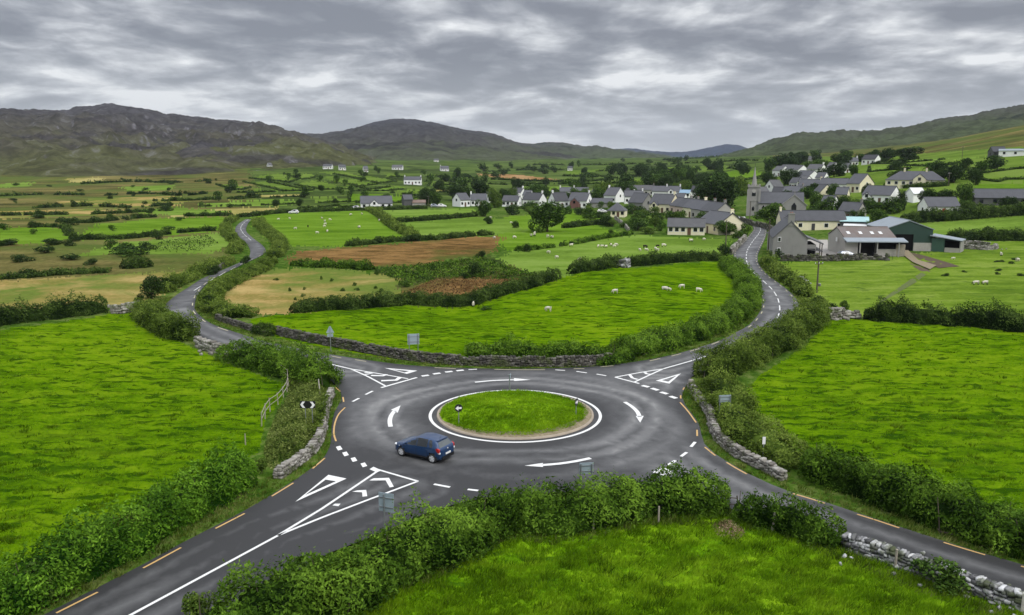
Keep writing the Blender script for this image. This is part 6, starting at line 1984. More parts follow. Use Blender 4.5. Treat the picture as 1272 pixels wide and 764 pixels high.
MB().prism([(x - .8, 1.6), (x + .8, 1.6), (x + .8, 3.9), (x, 5.0), (x - .8, 3.9)], 'y', tw * .5 - 5.2, tw * .5 - 5.0).build('window', MATS['glass_dark'], ch)
MB().cyl((x, tw * .5 - 4.9, 7.7), (x, tw * .5 - 4.9, 8.9), .09, .09, 6).build('cross', MATS['wall_stone'], ch)
HOUSES.append((p[0] + 8, p[1] + 4, 14))

# --- stone farmhouse with chimney gable, lean-to wing
house('grey stone farmhouse with a chimney gable facing the pasture', 976, 319, 43, 96, 8.2, 4.0, 40, 'grey', 'roof_slate', 'l', 'farmhouse', win=2, two=False, len_m=14, verge='roof_grey', gwin=False, over=.2, door=False, kwc=1.5)
fh = COL.objects[-1]
root = [o for o in COL.objects if o.name == 'farmhouse'][0]
for zz in (.9, 3.2):
    fr = MB().box((-7.02, 2.6, zz + .5), (.09, .8, 1.0)).build('window', MATS['frame_white'], root)
    MB().box((-7.05, 2.6, zz + .5), (.07, .6, .8)).build('pane', MATS['glass_dark'], fr)
mb = MB(); mb.prism([(-4.1, 4.0), (-4.1, 4.25), (-8.0, 2.95), (-8.0, 2.7)], 'x', -6.6, 4)
mb.build('porch_roof', MATS['roof_grey'], root)
mb = MB(); mb.box((-1.5, -5.2, 1.2), (9.5, 2.2, 2.8)); mb.build('lean_to', MATS['wall_grey'], root)
for x in (-6.3, -3.2):
    MB().box((x, -7.7, 1.3), (.22, .22, 3.1)).build('post', MATS['wood_dark'], root)
mb = MB(); mb.prism([(-4.1, 1.55), (-4.1, 1.75), (-7.9, 1.35), (-7.9, 1.2)], 'x', -6.6, 2); mb.build('lower_roof', MATS['roof_grey'], root)
MB().box((-6.28, -5.2, .9), (.06, 1.8, 1.7)).build('opening_shade', MATS['opening_shade'], root)


root.scale = (1, .86, 1)

# --- barns
def barn(name, label, px, py, yaw, L, Dp, wh, pitch, wall, roof, cat='barn'):
    p = u1(px, py); d = math.hypot(p[0], p[1]); az = -math.atan2(p[0], p[1]); a = math.radians(yaw)
    back = (Dp * abs(math.cos(a)) + L * abs(math.sin(a))) / 2
    c = np.array([p[0], p[1]]) + back * np.array([p[0], p[1]]) / d
    r = empty(name, (c[0], c[1], p[2]), az + a, label, cat)
    house_parts(r, L, Dp, wh, pitch, wall, roof, '', 0, False, gwin=False, over=.25)
    HOUSES.append((c[0], c[1], max(L, Dp) * .6))
    return r


b1 = barn('barn', 'long stone barn with a brown sheet roof and a grey front awning', 1068, 318.5, 20, 12.6, 11, 3.7, 20, 'render', 'sheet_brown')
for x in (-4.6, -1.6, 1.3, 3.4):
    mb = MB(); zc = 3.7 + (5.5 - 3.2) * math.tan(math.radians(20)) + .26
    mb.box((0, 0, 0), (.8, 1.3, .05), M=Matrix.Rotation(math.radians(20), 4, 'X'))
    o = mb.build('roof_light', MATS['sheet_white'], b1); o.location = (x, -3.0, zc + .02)
mb = MB(); mb.prism([(-5.6, 3.75), (-5.6, 3.95), (-8.3, 3.35), (-8.3, 3.15)], 'x', -6.9, 8.0); mb.build('awning', MATS['sheet_grey'], b1)
MB().box((-1.4, -6.2, 1.55), (4.0, 1.2, 3.2)).build('doorway', MATS['opening_shade'], b1)
MB().box((3.6, -6.55, 2.35), (4.3, .4, 1.5)).build('open_bay', MATS['opening_shade'], b1)
MB().box((3.6, -6.75, .75), (4.6, .3, 1.7)).build('bay_wall', MATS['concrete'], b1)
MB().box((-5.2, -6.3, 1.3), (3.2, 1.4, 3.4)).build('front_wall', MATS['wall_render'], b1)
for x in (-3.45, .75, 6.0):
    MB().box((x, -7.9, 1.5), (.25, .25, 3.4)).build('post', MATS['wall_stone'], b1)
MB().box((7.0, -6.6, 1.3), (2.2, .35, 2.6)).build('gate', MATS['wood_grey'], b1)
MB().box((-6.83, -1.5, 3.2), (.07, .9, .9)).build('window', MATS['frame_white'], b1)

b1.scale = (.86, 1, 1)
b2 = barn('barn', 'tall dark green sheet barn with a big open doorway', 1114, 312, 108, 14, 10.4, 4.9, 20, 'sheet_green', 'sheet_grey')
MB().box((-7.05, .9, 1.7), (.12, 3.9, 4.2)).build('doorway', MATS['opening_shade'], b2)
MB().box((-7.05, -3.2, .9), (.2, 4.0, 2.0)).build('block_wall', MATS['concrete'], b2)
MB().box((-7.05, 4.0, .9), (.2, 2.2, 2.0)).build('block_wall', MATS['concrete'], b2)
p = u1(1173, 313); d = math.hypot(p[0], p[1])
b3 = empty('shed', (p[0], p[1], p[2]), -math.atan2(p[0], p[1]) - .15, 'green open fronted lean-to shed with a sloping grey roof', 'shed')
MB().prism([(-3.1, 3.5), (-3.1, 3.7), (3.4, 2.75), (3.4, 2.6)], 'y', -.6, 5.2).build('roof', MATS['sheet_grey'], b3)
MB().box((0, 4.9, 1.0), (6.2, .2, 3.6)).build('back_wall', MATS['sheet_green'], b3)
MB().box((-1.4, 0, 1.5), (2.6, .2, 3.0)).build('front_wall', MATS['sheet_lightgreen'], b3)
MB().box((-2.9, 2.4, 1.2), (.2, 5.0, 3.8)).build('side_wall', MATS['sheet_green'], b3)
MB().box((3.05, 2.4, .9), (.2, 5.0, 3.2)).build('end_wall', MATS['wall_stone'], b3)
MB().box((1.4, .9, 1.2), (3.0, .1, 2.5)).build('opening_shade', MATS['opening_shade'], b3)
MB().box((1.5, -.1, .45), (3.0, .18, 1.1)).build('low_wall', MATS['concrete'], b3)

house('shed with a pale teal sheet roof behind the brown roofed barn', 1060, 285, 31, 2, 8, 2.2, 14, 'darkgrey', 'sheet_teal', '', 'shed', win=0, door=False, gwin=False)
house('low shed with a flat white roof behind the brown roofed barn', 1070, 289, 38, -1, 5, 1.7, 6, 'darkgrey', 'sheet_white', '', 'shed', win=0, door=False, gwin=False)

# farmyard surfaces
def patch(name, label, px, mat, lift=.05, cat='yard'):
    dens = []
    for (ax, ay), (bx, by) in zip(px, px[1:] + px[:1]):
        for q in range(4):
            dens.append((ax + (bx - ax) * q / 4, ay + (by - ay) * q / 4))
    P = UP(dens)
    V = np.c_[P[:, :2], Z(P[:, 0], P[:, 1]) + lift]
    o = mesh_np(name, V, [np.arange(len(V))[None]], MATS[mat])
    bm = bmesh.new(); bm.from_mesh(o.data); bmesh.ops.triangulate(bm, faces=bm.faces[:])
    for f in bm.faces:
        f.normal_update()
        if f.normal.z < 0:
            f.normal_flip()
    bm.to_mesh(o.data); bm.free()
    return tag(o, label, cat, kind='structure')


patch('yard', 'pale concrete farmyard between the farmhouse and the barns', [(1000, 322.5), (1101, 321.5), (1110, 312), (1030, 312), (1028, 298), (1003, 298), (1008, 312)], 'concrete', .06)
patch('ramp', 'pale concrete ramp running down from the green barn', [(1114, 312), (1128, 312), (1140, 324), (1163, 331), (1155, 336), (1134, 327)], 'gravel', .25, 'ramp')
patch('mud', 'dark bare mud beside the barn ramp', [(1128, 313), (1150, 318), (1180, 327), (1192, 331), (1166, 333), (1146, 325)], 'earth', .04, 'mud')
patch('mud', 'dark mud patch under the foot of the ramp', [(1130, 327), (1152, 334), (1156, 338), (1144, 337), (1134, 331)], 'earth', .05, 'mud')
patch('track', 'worn wheel track from the ramp down into the farm field', [(1147, 337), (1155, 338), (1136, 352), (1110, 367), (1095, 376), (1092, 375), (1110, 362), (1130, 348)], 'track', .05, 'track')
scrub('dry straw and dead stalks in the hedge gap', [(884, 654), (893, 646), (908, 645), (920, 652), (926, 664), (914, 672), (900, 668), (890, 666)], .42, 'straw', .13, 2.2, name='straw', seed=21)
# ------------------------------------------------------------------ vehicles
def carpaint(name, col, metal=.25):
    m, t, b = new_mat(name)
    setc(t, b, col, .28, .5, metal)
    b.inputs['Coat Weight'].default_value = .8; b.inputs['Coat Roughness'].default_value = .06
    return m


carpaint('paint_blue', (.006, .036, .110), .25); carpaint('paint_silver', (.42, .46, .52), .5); carpaint('paint_whitecar', (.75, .75, .75), .0)
m, t, b = new_mat('lamp_red'); setc(t, b, (.42, .012, .010), .2, .6)
m, t, b = new_mat('lamp_clear'); setc(t, b, (.75, .77, .78), .12, .8)
m, t, b = new_mat('car_glass'); setc(t, b, (.020, .024, .026), .05, .9)
m, t, b = new_mat('rear_glass'); setc(t, b, (.10, .115, .12), .07, .9)
m, t, b = new_mat('alloy'); setc(t, b, (.70, .71, .72), .35, .6, .35)
m, t, b = new_mat('plastic_black'); setc(t, b, (.014, .014, .015), .55, .3)


def interp(keys, x):
    k = sorted(keys); return np.interp(x, [a for a, _ in k], [b_ for _, b_ in k])


def smooth1(keys, xs_):
    k = np.array(sorted(keys)); P = np.c_[k, np.zeros(len(k))]
    C = catmull(P, .03)
    o = np.argsort(C[:, 0]); return np.interp(xs_, C[o, 0], C[o, 1])


def make_car(label, paint, group=None):
    """hatchback; +x is forward, wheels on z = 0"""
    root = empty('parked_car' if 'parked' in label else 'car', (0, 0, 0), 0, label, 'car', group)
    X = np.r_[np.linspace(-2.13, -1.5, 22), np.linspace(-1.47, 1.5, 66), np.linspace(1.53, 2.12, 20)]
    zr = smooth1([(-2.13, .62), (-2.09, .92), (-2.0, 1.02), (-1.90, 1.08), (-1.62, 1.38), (-1.50, 1.46), (-1.1, 1.52), (-.5, 1.56), (0, 1.53), (.35, 1.42), (1.05, 1.02), (1.12, 1.0), (1.5, .93), (1.85, .82), (2.02, .68), (2.12, .5)], X)
    zb = smooth1([(-2.13, .58), (-2.06, .86), (-1.9, 1.02), (-1.2, 1.03), (0, .96), (1.0, .90), (1.5, .80), (1.85, .70), (2.02, .58), (2.12, .44)], X)
    zb = np.minimum(zb, zr - .02)
    hw = smooth1([(-2.13, .60), (-2.07, .74), (-1.9, .83), (-1.4, .875), (-.5, .885), (.6, .885), (1.3, .87), (1.7, .80), (1.95, .68), (2.12, .48)], X)
    hr = smooth1([(-2.13, .55), (-2.0, .70), (-1.9, .70), (-1.62, .59), (-1.4, .585), (-.5, .60), (.2, .595), (.6, .64), (1.05, .72), (1.3, .70), (1.7, .63), (2.0, .5), (2.12, .42)], X)
    z0 = smooth1([(-2.13, .42), (-2.0, .27), (-1.8, .22), (1.7, .2), (2.0, .24), (2.12, .34)], X)
    secs = []
    for x, r, bl, w, ru, lo in zip(X, zr, zb, hw, hr, z0):
        lift = r - bl
        pts = [(0, lo), (w * .80, lo), (w * .95, lo + .05), (w * .995, lo + (bl - lo) * .35), (w, lo + (bl - lo) * .6), (w * .985, lo + (bl - lo) * .85), (w * .955, bl)]
        for f in (.25, .5, .75):
            yy = w * .94 + (ru + .05 - w * .94) * f ** 1.15
            pts.append((yy, bl + lift * .88 * f))
        pts += [(ru + .035, bl + lift * .90), (ru - .03, bl + lift * .965), (ru * .7, bl + lift * .992), (0, r)]
        secs.append(pts)
    S = np.array(secs)
    X = np.where(X < -1.35, -1.35 + (X + 1.35) * .82, X); nX, nP, _ = S.shape
    V = np.zeros((nX, 2 * nP - 2, 3))
    for i in range(nX):
        L_ = [(X[i], y, z) for y, z in S[i]]; R_ = [(X[i], -y, z) for y, z in S[i][-2:0:-1]]
        V[i] = np.array(L_ + R_)
    nR = 2 * nP - 2
    Vf = V.reshape(-1, 3)
    faces = {'body': [], 'windscreen': [], 'rear_window': []}
    sidew = {k_: [] for k_ in range(6)}
    for i in range(nX - 1):
        xm = (X[i] + X[i + 1]) / 2
        for j in range(nR):
            k_ = (j + 1) % nR
            f = (i * nR + j, (i + 1) * nR + j, (i + 1) * nR + k_, i * nR + k_)
            c = Vf[list(f)].mean(0)
            jj = j if j < nP - 1 else nR - 1 - j
            r_ = math.hypot(c[0] - 1.30, c[2] - .31); r2 = math.hypot(c[0] + 1.30, c[2] - .31)
            if jj <= 4 and min(r_, r2) < .37:
                continue
            sx = (zr[i] - zb[i])
            if 6 <= jj <= 9 and sx > .16:
                slot = None
                front = 1.02 - .85 * max(0, (c[2] - .92)) / .5
                if .06 < xm < front - .10: slot = 0
                elif -.86 < xm < -.01: slot = 1
                elif -1.36 + .45 * (c[2] - 1.0) < xm < -.95 and c[2] > 1.08: slot = 2
                if slot is not None and not (jj == 6 and slot == 2 and xm < -1.3):
                    sidew[slot + (0 if c[1] > 0 else 3)].append(f); continue
            if jj >= 11 and .42 < xm < 1.06:
                faces['windscreen'].append(f); continue
            if jj >= 11 and -1.82 < xm < -1.56 and abs(c[1]) < .63:
                faces['rear_window'].append(f); continue
            faces['body'].append(f)

    def sub(fs, name, mat, smooth=True):
        fs = np.array(fs); used, inv = np.unique(fs, return_inverse=True)
        return mesh_np(name, Vf[used], [inv.reshape(-1, 4)], mat, root, smooth=smooth)
    caps = [tuple(range(nR)), tuple(range((nX - 1) * nR, nX * nR))[::-1]]
    o = sub(faces['body'], 'body', paint)
    mb = MB()
    mb.add(Vf[:nR], [tuple(range(nR))]); mb.add(Vf[-nR:], [tuple(range(nR))[::-1]])
    mb.build('bumper', paint, root)
    sub(faces['windscreen'], 'windscreen', MATS['car_glass'])
    sub(faces['rear_window'], 'rear_window', MATS['rear_glass'])
    for k_ in range(6):
        if sidew[k_]:
            sub(sidew[k_], 'side_window', MATS['car_glass'])
    MB().box((0, 0, .42), (3.7, 1.35, .36)).build('underbody', MATS['plastic_black'], root)
    MB().box((-1.95, 0, .40), (.14, 1.28, .20)).build('rear_trim', MATS['plastic_black'], root)
    for sx in (-1.30, 1.30):
        for sy in (-1, 1):
            y = sy * .80
            mb = MB()
            n = 24
            prof = [(-.10, .20), (-.10, .29), (-.07, .33), (.07, .33), (.10, .30), (.10, .22)]
            vs = []
            for yy, rr in prof:
                vs += [(sx + rr * math.cos(2 * PI * i / n), y + sy * yy, .315 + rr * math.sin(2 * PI * i / n)) for i in range(n)]
            fs = [(a * n + i, a * n + (i + 1) % n, (a + 1) * n + (i + 1) % n, (a + 1) * n + i) for a in range(5) for i in range(n)]
            mb.add(vs, fs)
            wh = empty('wheel', (0, 0, 0)); wh.parent = root
            mb.build('tyre', MATS['rubber'], wh, True)
            mb = MB()
            for i in range(5):
                t_ = 2 * PI * i / 5
                M = Matrix.Rotation(-t_, 4, 'Y')
                mb.box((sx + .11 * math.sin(t_) * 0, y + sy * .085, .315), (.085, .03, .42), M=Matrix.Identity(4)) if False else None
                c_, s_ = math.cos(t_), math.sin(t_)
                a0 = [(-.045, .03), (.045, .03), (.065, .2), (-.065, .2)]
                q = [(sx + px_ * c_ + pz_ * s_, y + sy * .09, .315 - px_ * s_ + pz_ * c_) for px_, pz_ in a0]
                q2 = [(a_, y + sy * .05, b_) for a_, _, b_ in q]
                mb.add(q + q2, [(0, 1, 2, 3), (4, 7, 6, 5), (0, 4, 5, 1), (1, 5, 6, 2), (2, 6, 7, 3), (3, 7, 4, 0)])
            mb.cyl((sx, y + sy * .04, .315), (sx, y + sy * .10, .315), .055, .05, 12)
            ring = []
            for rr in (.19, .215):
                ring += [(sx + rr * math.cos(2 * PI * i / n), y + sy * .095, .315 + rr * math.sin(2 * PI * i / n)) for i in range(n)]
            mb.add(ring, [(i, (i + 1) % n, n + (i + 1) % n, n + i) for i in range(n)])
            mb.build('rim', MATS['alloy'], wh)
            MB().cyl((sx, y + sy * .02, .315), (sx, y + sy * .03, .315), .2, .2, 20).build('brake', MATS['plastic_black'], wh)
            MB().cyl((sx, sy * .45, .34), (sx, sy * .80, .34), .375, .375, 24).build('wheel_well', MATS['plastic_black'], root)
    for sy in (-1, 1):
        MB().prism([(-1.89, .76), (-1.89, 1.0), (-1.72, 1.08), (-1.58, 1.02), (-1.72, .82)], 'y', sy * .70, sy * .872).build('tail_light', MATS['lamp_red'], root)
        MB().prism([(-1.925, .70), (-1.925, .80), (-1.78, .82), (-1.78, .72)], 'y', sy * .64, sy * .852).build('reversing_light', MATS['lamp_clear'], root)
        MB().ell((1.86, sy * .62, .70), (.17, .13, .09), 12, 8).build('headlight', MATS['lamp_clear'], root, True)
        mr = MB().ell((.93, sy * .98, 1.0), (.07, .12, .085), 10, 8).build('wing_mirror', paint, root, True)
        MB().box((.93, sy * .88, .96), (.05, .12, .05)).build('mirror_arm', MATS['plastic_black'], mr)
        for xx in (-.72, .18):
            MB().box((xx - .1, sy * .893, .86), (.17, .03, .035)).build('door_handle', paint, root)
        for xx in (1.02, .02, -.90):
            MB().box((xx, sy * .886, .60), (.012, .012, .52)).build('door_gap', MATS['plastic_black'], root)
        MB().box((.05, sy * .872, .30), (2.0, .03, .10)).build('sill_trim', MATS['plastic_black'], root)
        MB().box((1.45, sy * .868, .74), (.06, .02, .035)).build('side_repeater', MATS['lamp_clear'], root)
    MB().box((-2.0, 0, .62), (.03, .54, .12)).build('number_plate', MATS['frame_white'], root)
    MB().cyl((-1.955, 0, .93), (-1.985, 0, .93), .05, .05, 12).build('badge', MATS['alloy'], root)
    MB().cyl((-1.30, 0, 1.46), (-1.42, 0, 1.62), .012, .008, 5).build('aerial', MATS['plastic_black'], root)
    MB().box((-1.50, 0, 1.46), (.16, 1.08, .04)).build('spoiler', paint, root)
    return root


a, b2_ = u1(497.4, 567), u1(538, 576.6)
car = make_car('dark blue five door hatchback driving round the traffic island', MATS['paint_blue'])
hd = math.atan2(a[1] - b2_[1], a[0] - b2_[0])
mid = (a + b2_) / 2
# the two contact points are the near side (left) wheels
car.location = (mid[0] + math.sin(hd) * .86, mid[1] - math.cos(hd) * .86, .052)
car.rotation_euler = (0, 0, hd)


def place_car(src, label, px, py, yaw, paint, nm='parked_car'):
    c = copy_tree(src); c.name = nm
    p = u1(px, py); c.location = (p[0], p[1], float(Z(p[0], p[1])) + .06); c.rotation_euler = (0, 0, math.radians(yaw))
    c['label'] = label
    for ch in c.children:
        if ch.data and ch.data.materials and ch.data.materials[0] == MATS['paint_blue']:
            me = ch.data.copy(); me.materials[0] = MATS[paint]; ch.data = me
    return c


place_car(car, 'light blue silver car parked behind the farmyard wall by the barn', 1052, 321, 4, 'paint_silver')
place_car(car, 'white car on the church road just below the village', 919, 275, 200, 'paint_whitecar', 'car')
place_car(car, 'white car parked at the end of the white bungalow', 441, 260, 180, 'paint_whitecar')
place_car(car, 'silver car parked beside the shed west of the village', 540, 257.5, 0, 'paint_silver')
place_car(car, 'white car parked in the gap between shed and steep gabled cottage', 549, 257.5, 10, 'paint_whitecar')
place_car(car, 'white car parked by the long grey village shed', 748, 264.5, 0, 'paint_whitecar')
place_car(car, 'white car at the crest where the winding road disappears', 365, 265.5, 185, 'paint_whitecar', 'car')


# ------------------------------------------------------------------ sheep
def fleece(name, col):
    return simple(name, col, .95, .1, var=.2, scale=4, bumpy=.5)


fleece('fleece_white', (.62, .58, .48)); fleece('fleece_dark', (.028, .024, .02)); fleece('sheep_black', (.02, .018, .016)); fleece('sheep_cream', (.5, .44, .34))


def make_sheep(pose, skin, wool):
    """one continuous body grown from a skeleton; wool and bare skin by material"""
    if pose == 'lie':
        pts = [(-.48, 0, .34), (-.25, 0, .40), (.05, 0, .40), (.32, 0, .42), (.50, 0, .56), (.60, 0, .64), (.76, 0, .58), (-.58, 0, .34)]
        rad = [.20, .27, .28, .24, .13, .10, .055, .05]
        edges = [(0, 1), (1, 2), (2, 3), (3, 4), (4, 5), (5, 6), (0, 7)]
        legs = [((.30, .18, .22), (.48, .20, .10)), ((.30, -.18, .22), (.44, -.24, .10)), ((-.38, .2, .2), (-.2, .28, .10)), ((-.38, -.2, .2), (-.16, -.26, .10))]
        lf = [3, 3, 0, 0]
    else:
        hz = .30 if pose == 'graze' else .92
        pts = [(-.46, 0, .66), (-.22, 0, .70), (.08, 0, .69), (.34, 0, .70), (.52, 0, .66 if pose == 'graze' else .84), (.64, 0, hz + .10), (.76 if pose == 'graze' else .80, 0, hz - .08), (-.57, 0, .62)]
        rad = [.20, .26, .27, .23, .13, .095, .055, .05]
        edges = [(0, 1), (1, 2), (2, 3), (3, 4), (4, 5), (5, 6), (0, 7)]
        legs = [((.36, .13, .40), (.38, .13, .02)), ((.34, -.13, .40), (.30, -.13, .02)), ((-.42, .14, .42), (-.47, .14, .02)), ((-.44, -.14, .42), (-.40, -.14, .02))]
        lf = [3, 3, 0, 0]
    n = len(pts)
    for (k_, f_), at in zip(legs, lf):
        pts += [k_, f_]; rad += [.085, .045]; edges += [(at, len(pts) - 2), (len(pts) - 2, len(pts) - 1)]
    # ears
    h = pts[5]
    for sy in (-1, 1):
        pts.append((h[0] - .03, sy * .16, h[2] + .03)); rad.append(.03); edges.append((5, len(pts) - 1))
    me = bpy.data.meshes.new('sheep'); me.from_pydata(pts, edges, [])
    ob = bpy.data.objects.new('sheep_tmp', me); COL.objects.link(ob)
    sk = ob.modifiers.new('s', 'SKIN')
    for v, r_ in zip(me.skin_vertices[0].data, rad):
        v.radius = (r_, r_); v.use_root = False
    me.skin_vertices[0].data[1].use_root = True
    sd = ob.modifiers.new('d', 'SUBSURF'); sd.levels = 1; sd.render_levels = 1
    dg = bpy.context.evaluated_depsgraph_get()
    m2 = bpy.data.meshes.new_from_object(ob.evaluated_get(dg))
    bpy.data.objects.remove(ob)
    m2.materials.clear(); m2.materials.append(MATS[wool]); m2.materials.append(MATS[skin])
    for p in m2.polygons:
        c = p.center
        bare = (c.x > .585) or (c.z < .33 and pose != 'lie') or (pose == 'lie' and c.z < .13)
        p.material_index = 1 if bare else 0
        p.use_smooth = True
    return m2


SHEEP = [make_sheep('graze', 'sheep_cream', 'fleece_white'), make_sheep('stand', 'sheep_black', 'fleece_white'), make_sheep('graze', 'sheep_black', 'fleece_white'), make_sheep('lie', 'sheep_black', 'fleece_white'), make_sheep('graze', 'sheep_black', 'fleece_dark')]


def sheep(px, py, kind, label, group=None, yaw=None, sc=1.0):
    p = u1(px, py)
    o = bpy.data.objects.new('sheep', SHEEP[kind]); COL.objects.link(o)
    lift = float(near_dz(np.array([p[0]]), np.array([p[1]]))[0]) + .02
    o.location = (p[0], p[1], p[2] + lift); o.scale = (sc * .63,) * 3
    o.rotation_euler = (0, 0, random.uniform(0, 6.28) if yaw is None else math.radians(yaw))
    tag(o, label, 'sheep', group)


sheep(681, 387.5, 0, 'lone white sheep lowest in the rolling pasture', None, 150, 1.25)
sheep(764, 364.5, 0, 'white sheep grazing alone in the middle of the rolling pasture', None, 175, 1.15)
sheep(826, 360, 3, 'large white sheep of the close pair in the rolling pasture', None, -40, 1.35)
sheep(831, 361.5, 0, 'smaller white sheep tucked behind the pair partner in the rolling pasture', None, -30, .9)
sheep(847, 359.5, 0, 'white sheep just right of the close pair in the rolling pasture', None, 170, 1.2)
sheep(868, 364, 0, 'white sheep nearest the road hedge in the rolling pasture', None, -20, 1.2)
sheep(588, 382, 1, 'white sheep standing at the foot of the dark hollow hedge', None, 90, 1.1)
G1 = 'white sheep scattered in the pale sheep field below the village'
L1 = 'white sheep among those scattered in the pale sheep field below the village'
for x, y, k_ in ((743, 307.5, 0), (748, 308, 1), (752.5, 308, 1), (758.5, 306, 1), (763, 307.5, 0), (765.5, 306, 0), (795, 312.5, 0), (803, 312.5, 0), (814.5, 310.5, 0), (816.5, 312, 0), (681.5, 315.2, 0), (691.5, 321.5, 0), (719.5, 324.5, 0), (874.5, 299, 0)):
    sheep(x, y, k_, L1, G1, None, 1.2)
sheep(801.5, 308.5, 4, 'dark fleeced sheep left of the two dark sheep in the pale sheep field', None, 20, 1.45)
sheep(817, 307.5, 4, 'smaller dark fleeced sheep in the middle of the pale sheep field', None, 160, 1.15)
sheep(824.5, 307.5, 2, 'black legged sheep at the right of the flock in the pale sheep field', None, 10, 1.5)
sheep(858, 301, 1, 'black faced sheep standing tall under the garden wall', None, 200, 1.5)
G2 = 'sheep in the paddock by the big round tree'
sheep(639, 296.5, 0, 'white sheep farthest left in the big tree paddock', G2, None, 1.4)
sheep(660, 294, 2, 'white sheep lying under the big round tree, left of its dark neighbour', G2, None, 1.4)
sheep(664, 293.5, 1, 'black and white sheep standing under the big round tree', G2, 80, 1.9)
sheep(680.5, 295.3, 0, 'left sheep of the pair in front of the big round tree', G2, None, 1.5)
sheep(685.5, 296.5, 2, 'right sheep of the pair in front of the big round tree', G2, None, 1.5)
sheep(709.5, 306.5, 1, 'black faced sheep at the low hedge of the big tree paddock', G2, None, 1.3)
sheep(635, 278, 0, 'white sheep at the corner bush of the pale field', None, None, 1.2)
sheep(614, 297, 0, 'white sheep beside the rust bracken field corner', None, None, 1.3)
sheep(609.5, 271.5, 0, 'white sheep at the edge of the rounded trees', None, None, 1.3)
G3 = 'white sheep grazing in the pasture beside the winding road'
L3 = 'tiny white sheep among those grazing in the pasture beside the winding road'
for x, y in ((346, 273.5), (360, 272.5), (400, 272.3), (403.5, 276), (404, 279.5), (403, 282.4), (410, 274), (367, 285), (394, 290.6), (406.5, 288.5), (435, 268), (446, 283.5), (446.5, 283), (449.5, 266.8), (436, 267.6), (471, 274.8)):
    sheep(x, y, random.choice([0, 0, 1]), L3, G3, None, 1.25)
sheep(382.5, 282.6, 4, 'dark sheep in the pasture beside the winding road', None, None, 1.3)
sheep(1212, 354, 2, 'left sheep of the black legged pair in the farm field', None, 170, 1.35)
sheep(1223.5, 353.5, 2, 'right sheep of the black legged pair in the farm field', None, 175, 1.25)
sheep(1243.5, 318, 1, 'black faced white sheep high in the farm field', None, 70, 1.3)
sheep(1264, 325, 0, 'white sheep by a dark rush clump at the edge of the farm field', None, 20, 1.3)
sheep(1184, 323, 0, 'small white sheep below the sheepfold', None, 160, 1.0)
sheep(775, 329.5, 0, 'white sheep in the stony hedge gap', None, 0, 1.1)
# ------------------------------------------------------------------ grass tufts, verge growth
def tufts(label, poly, n, hgt, mat, blades, width, seed, lean=(.25, -.05), name='grass', inside_road=False, world_pts=None, spread=.10, dark=0.0, clump=None, lift=None, thr=-.05, cst=1.0):
    rng = np.random.default_rng(3000 + seed)
    if world_pts is None:
        a = np.array(poly, float); lo, hi = a.min(0), a.max(0)
        lo = np.maximum(lo, [-130, 200]); hi = np.minimum(hi, [1400, 1000])
        px = rng.uniform(lo[0], hi[0], n * 3); py = rng.uniform(lo[1], hi[1], n * 3)
        k = inpoly(px, py, a); px, py = px[k][:n], py[k][:n]
        P = U(px, py)
    else:
        P = world_pts
    if clump is not None:
        c_ = fbm(P[:, 0] / clump / cst, P[:, 1] / clump, 3, seed + 40)
        P = P[c_ + rng.normal(0, .04 if thr > 0 else .18, len(P)) > thr]
    k = ~inpoly(P[:, 0], P[:, 1], OUT)
    P = P[k]
    m = len(P)
    gz = P[:, 2] + (near_dz(P[:, 0], P[:, 1]) * sstep(1.2, 5, segdist(P[:, 0], P[:, 1], OUT[::2])) if lift is None else lift)
    gz = gz - .03
    H = hgt * rng.uniform(.55, 1.25, m) * (1 + .5 * fbm(P[:, 0] / 1.6, P[:, 1] / 1.6, 3, seed + 3))
    tt = .50 + .55 * fbm(P[:, 0] / 3.2, P[:, 1] / 1.3, 4, seed + 8) + .3 * fbm(P[:, 0] / 12, P[:, 1] / 9, 2, seed + 11) - dark
    ox = rng.normal(0, spread, (m, blades)); oy = rng.normal(0, spread, (m, blades))
    hb = H[:, None] * rng.uniform(.5, 1.1, (m, blades))
    an = rng.uniform(0, PI, (m, blades)); wv = width * rng.uniform(.6, 1.3, (m, blades))
    lx = (lean[0] + rng.normal(0, .35, (m, blades)) + ox * 1.5) * hb; ly = (lean[1] + rng.normal(0, .35, (m, blades)) + oy * 1.5) * hb
    bx = P[:, None, 0] + ox; by = P[:, None, 1] + oy; bz = np.broadcast_to(gz[:, None], bx.shape)
    p0 = np.stack([bx - np.cos(an) * wv / 2, by - np.sin(an) * wv / 2, bz], -1)
    p1 = np.stack([bx + np.cos(an) * wv / 2, by + np.sin(an) * wv / 2, bz], -1)
    p2 = np.stack([bx + lx, by + ly, bz + hb], -1)
    V = np.stack([p0, p1, p2], 2).reshape(-1, 3)
    T = (tt[:, None] + rng.normal(0, .13, (m, blades)))
    T = np.repeat(T.reshape(-1), 3)
    F = np.arange(len(V)).reshape(-1, 3)
    o = mesh_np(name, V, [F], MATS[mat], attrs={'tint': T})
    return tag(o, label, 'grass', kind='stuff')


tufts('long lush grass of the pasture nearest the camera', NEAR[0][3], 62000, .26, 'grass_blade', 8, .055, 1, clump=1.1, thr=-.30)


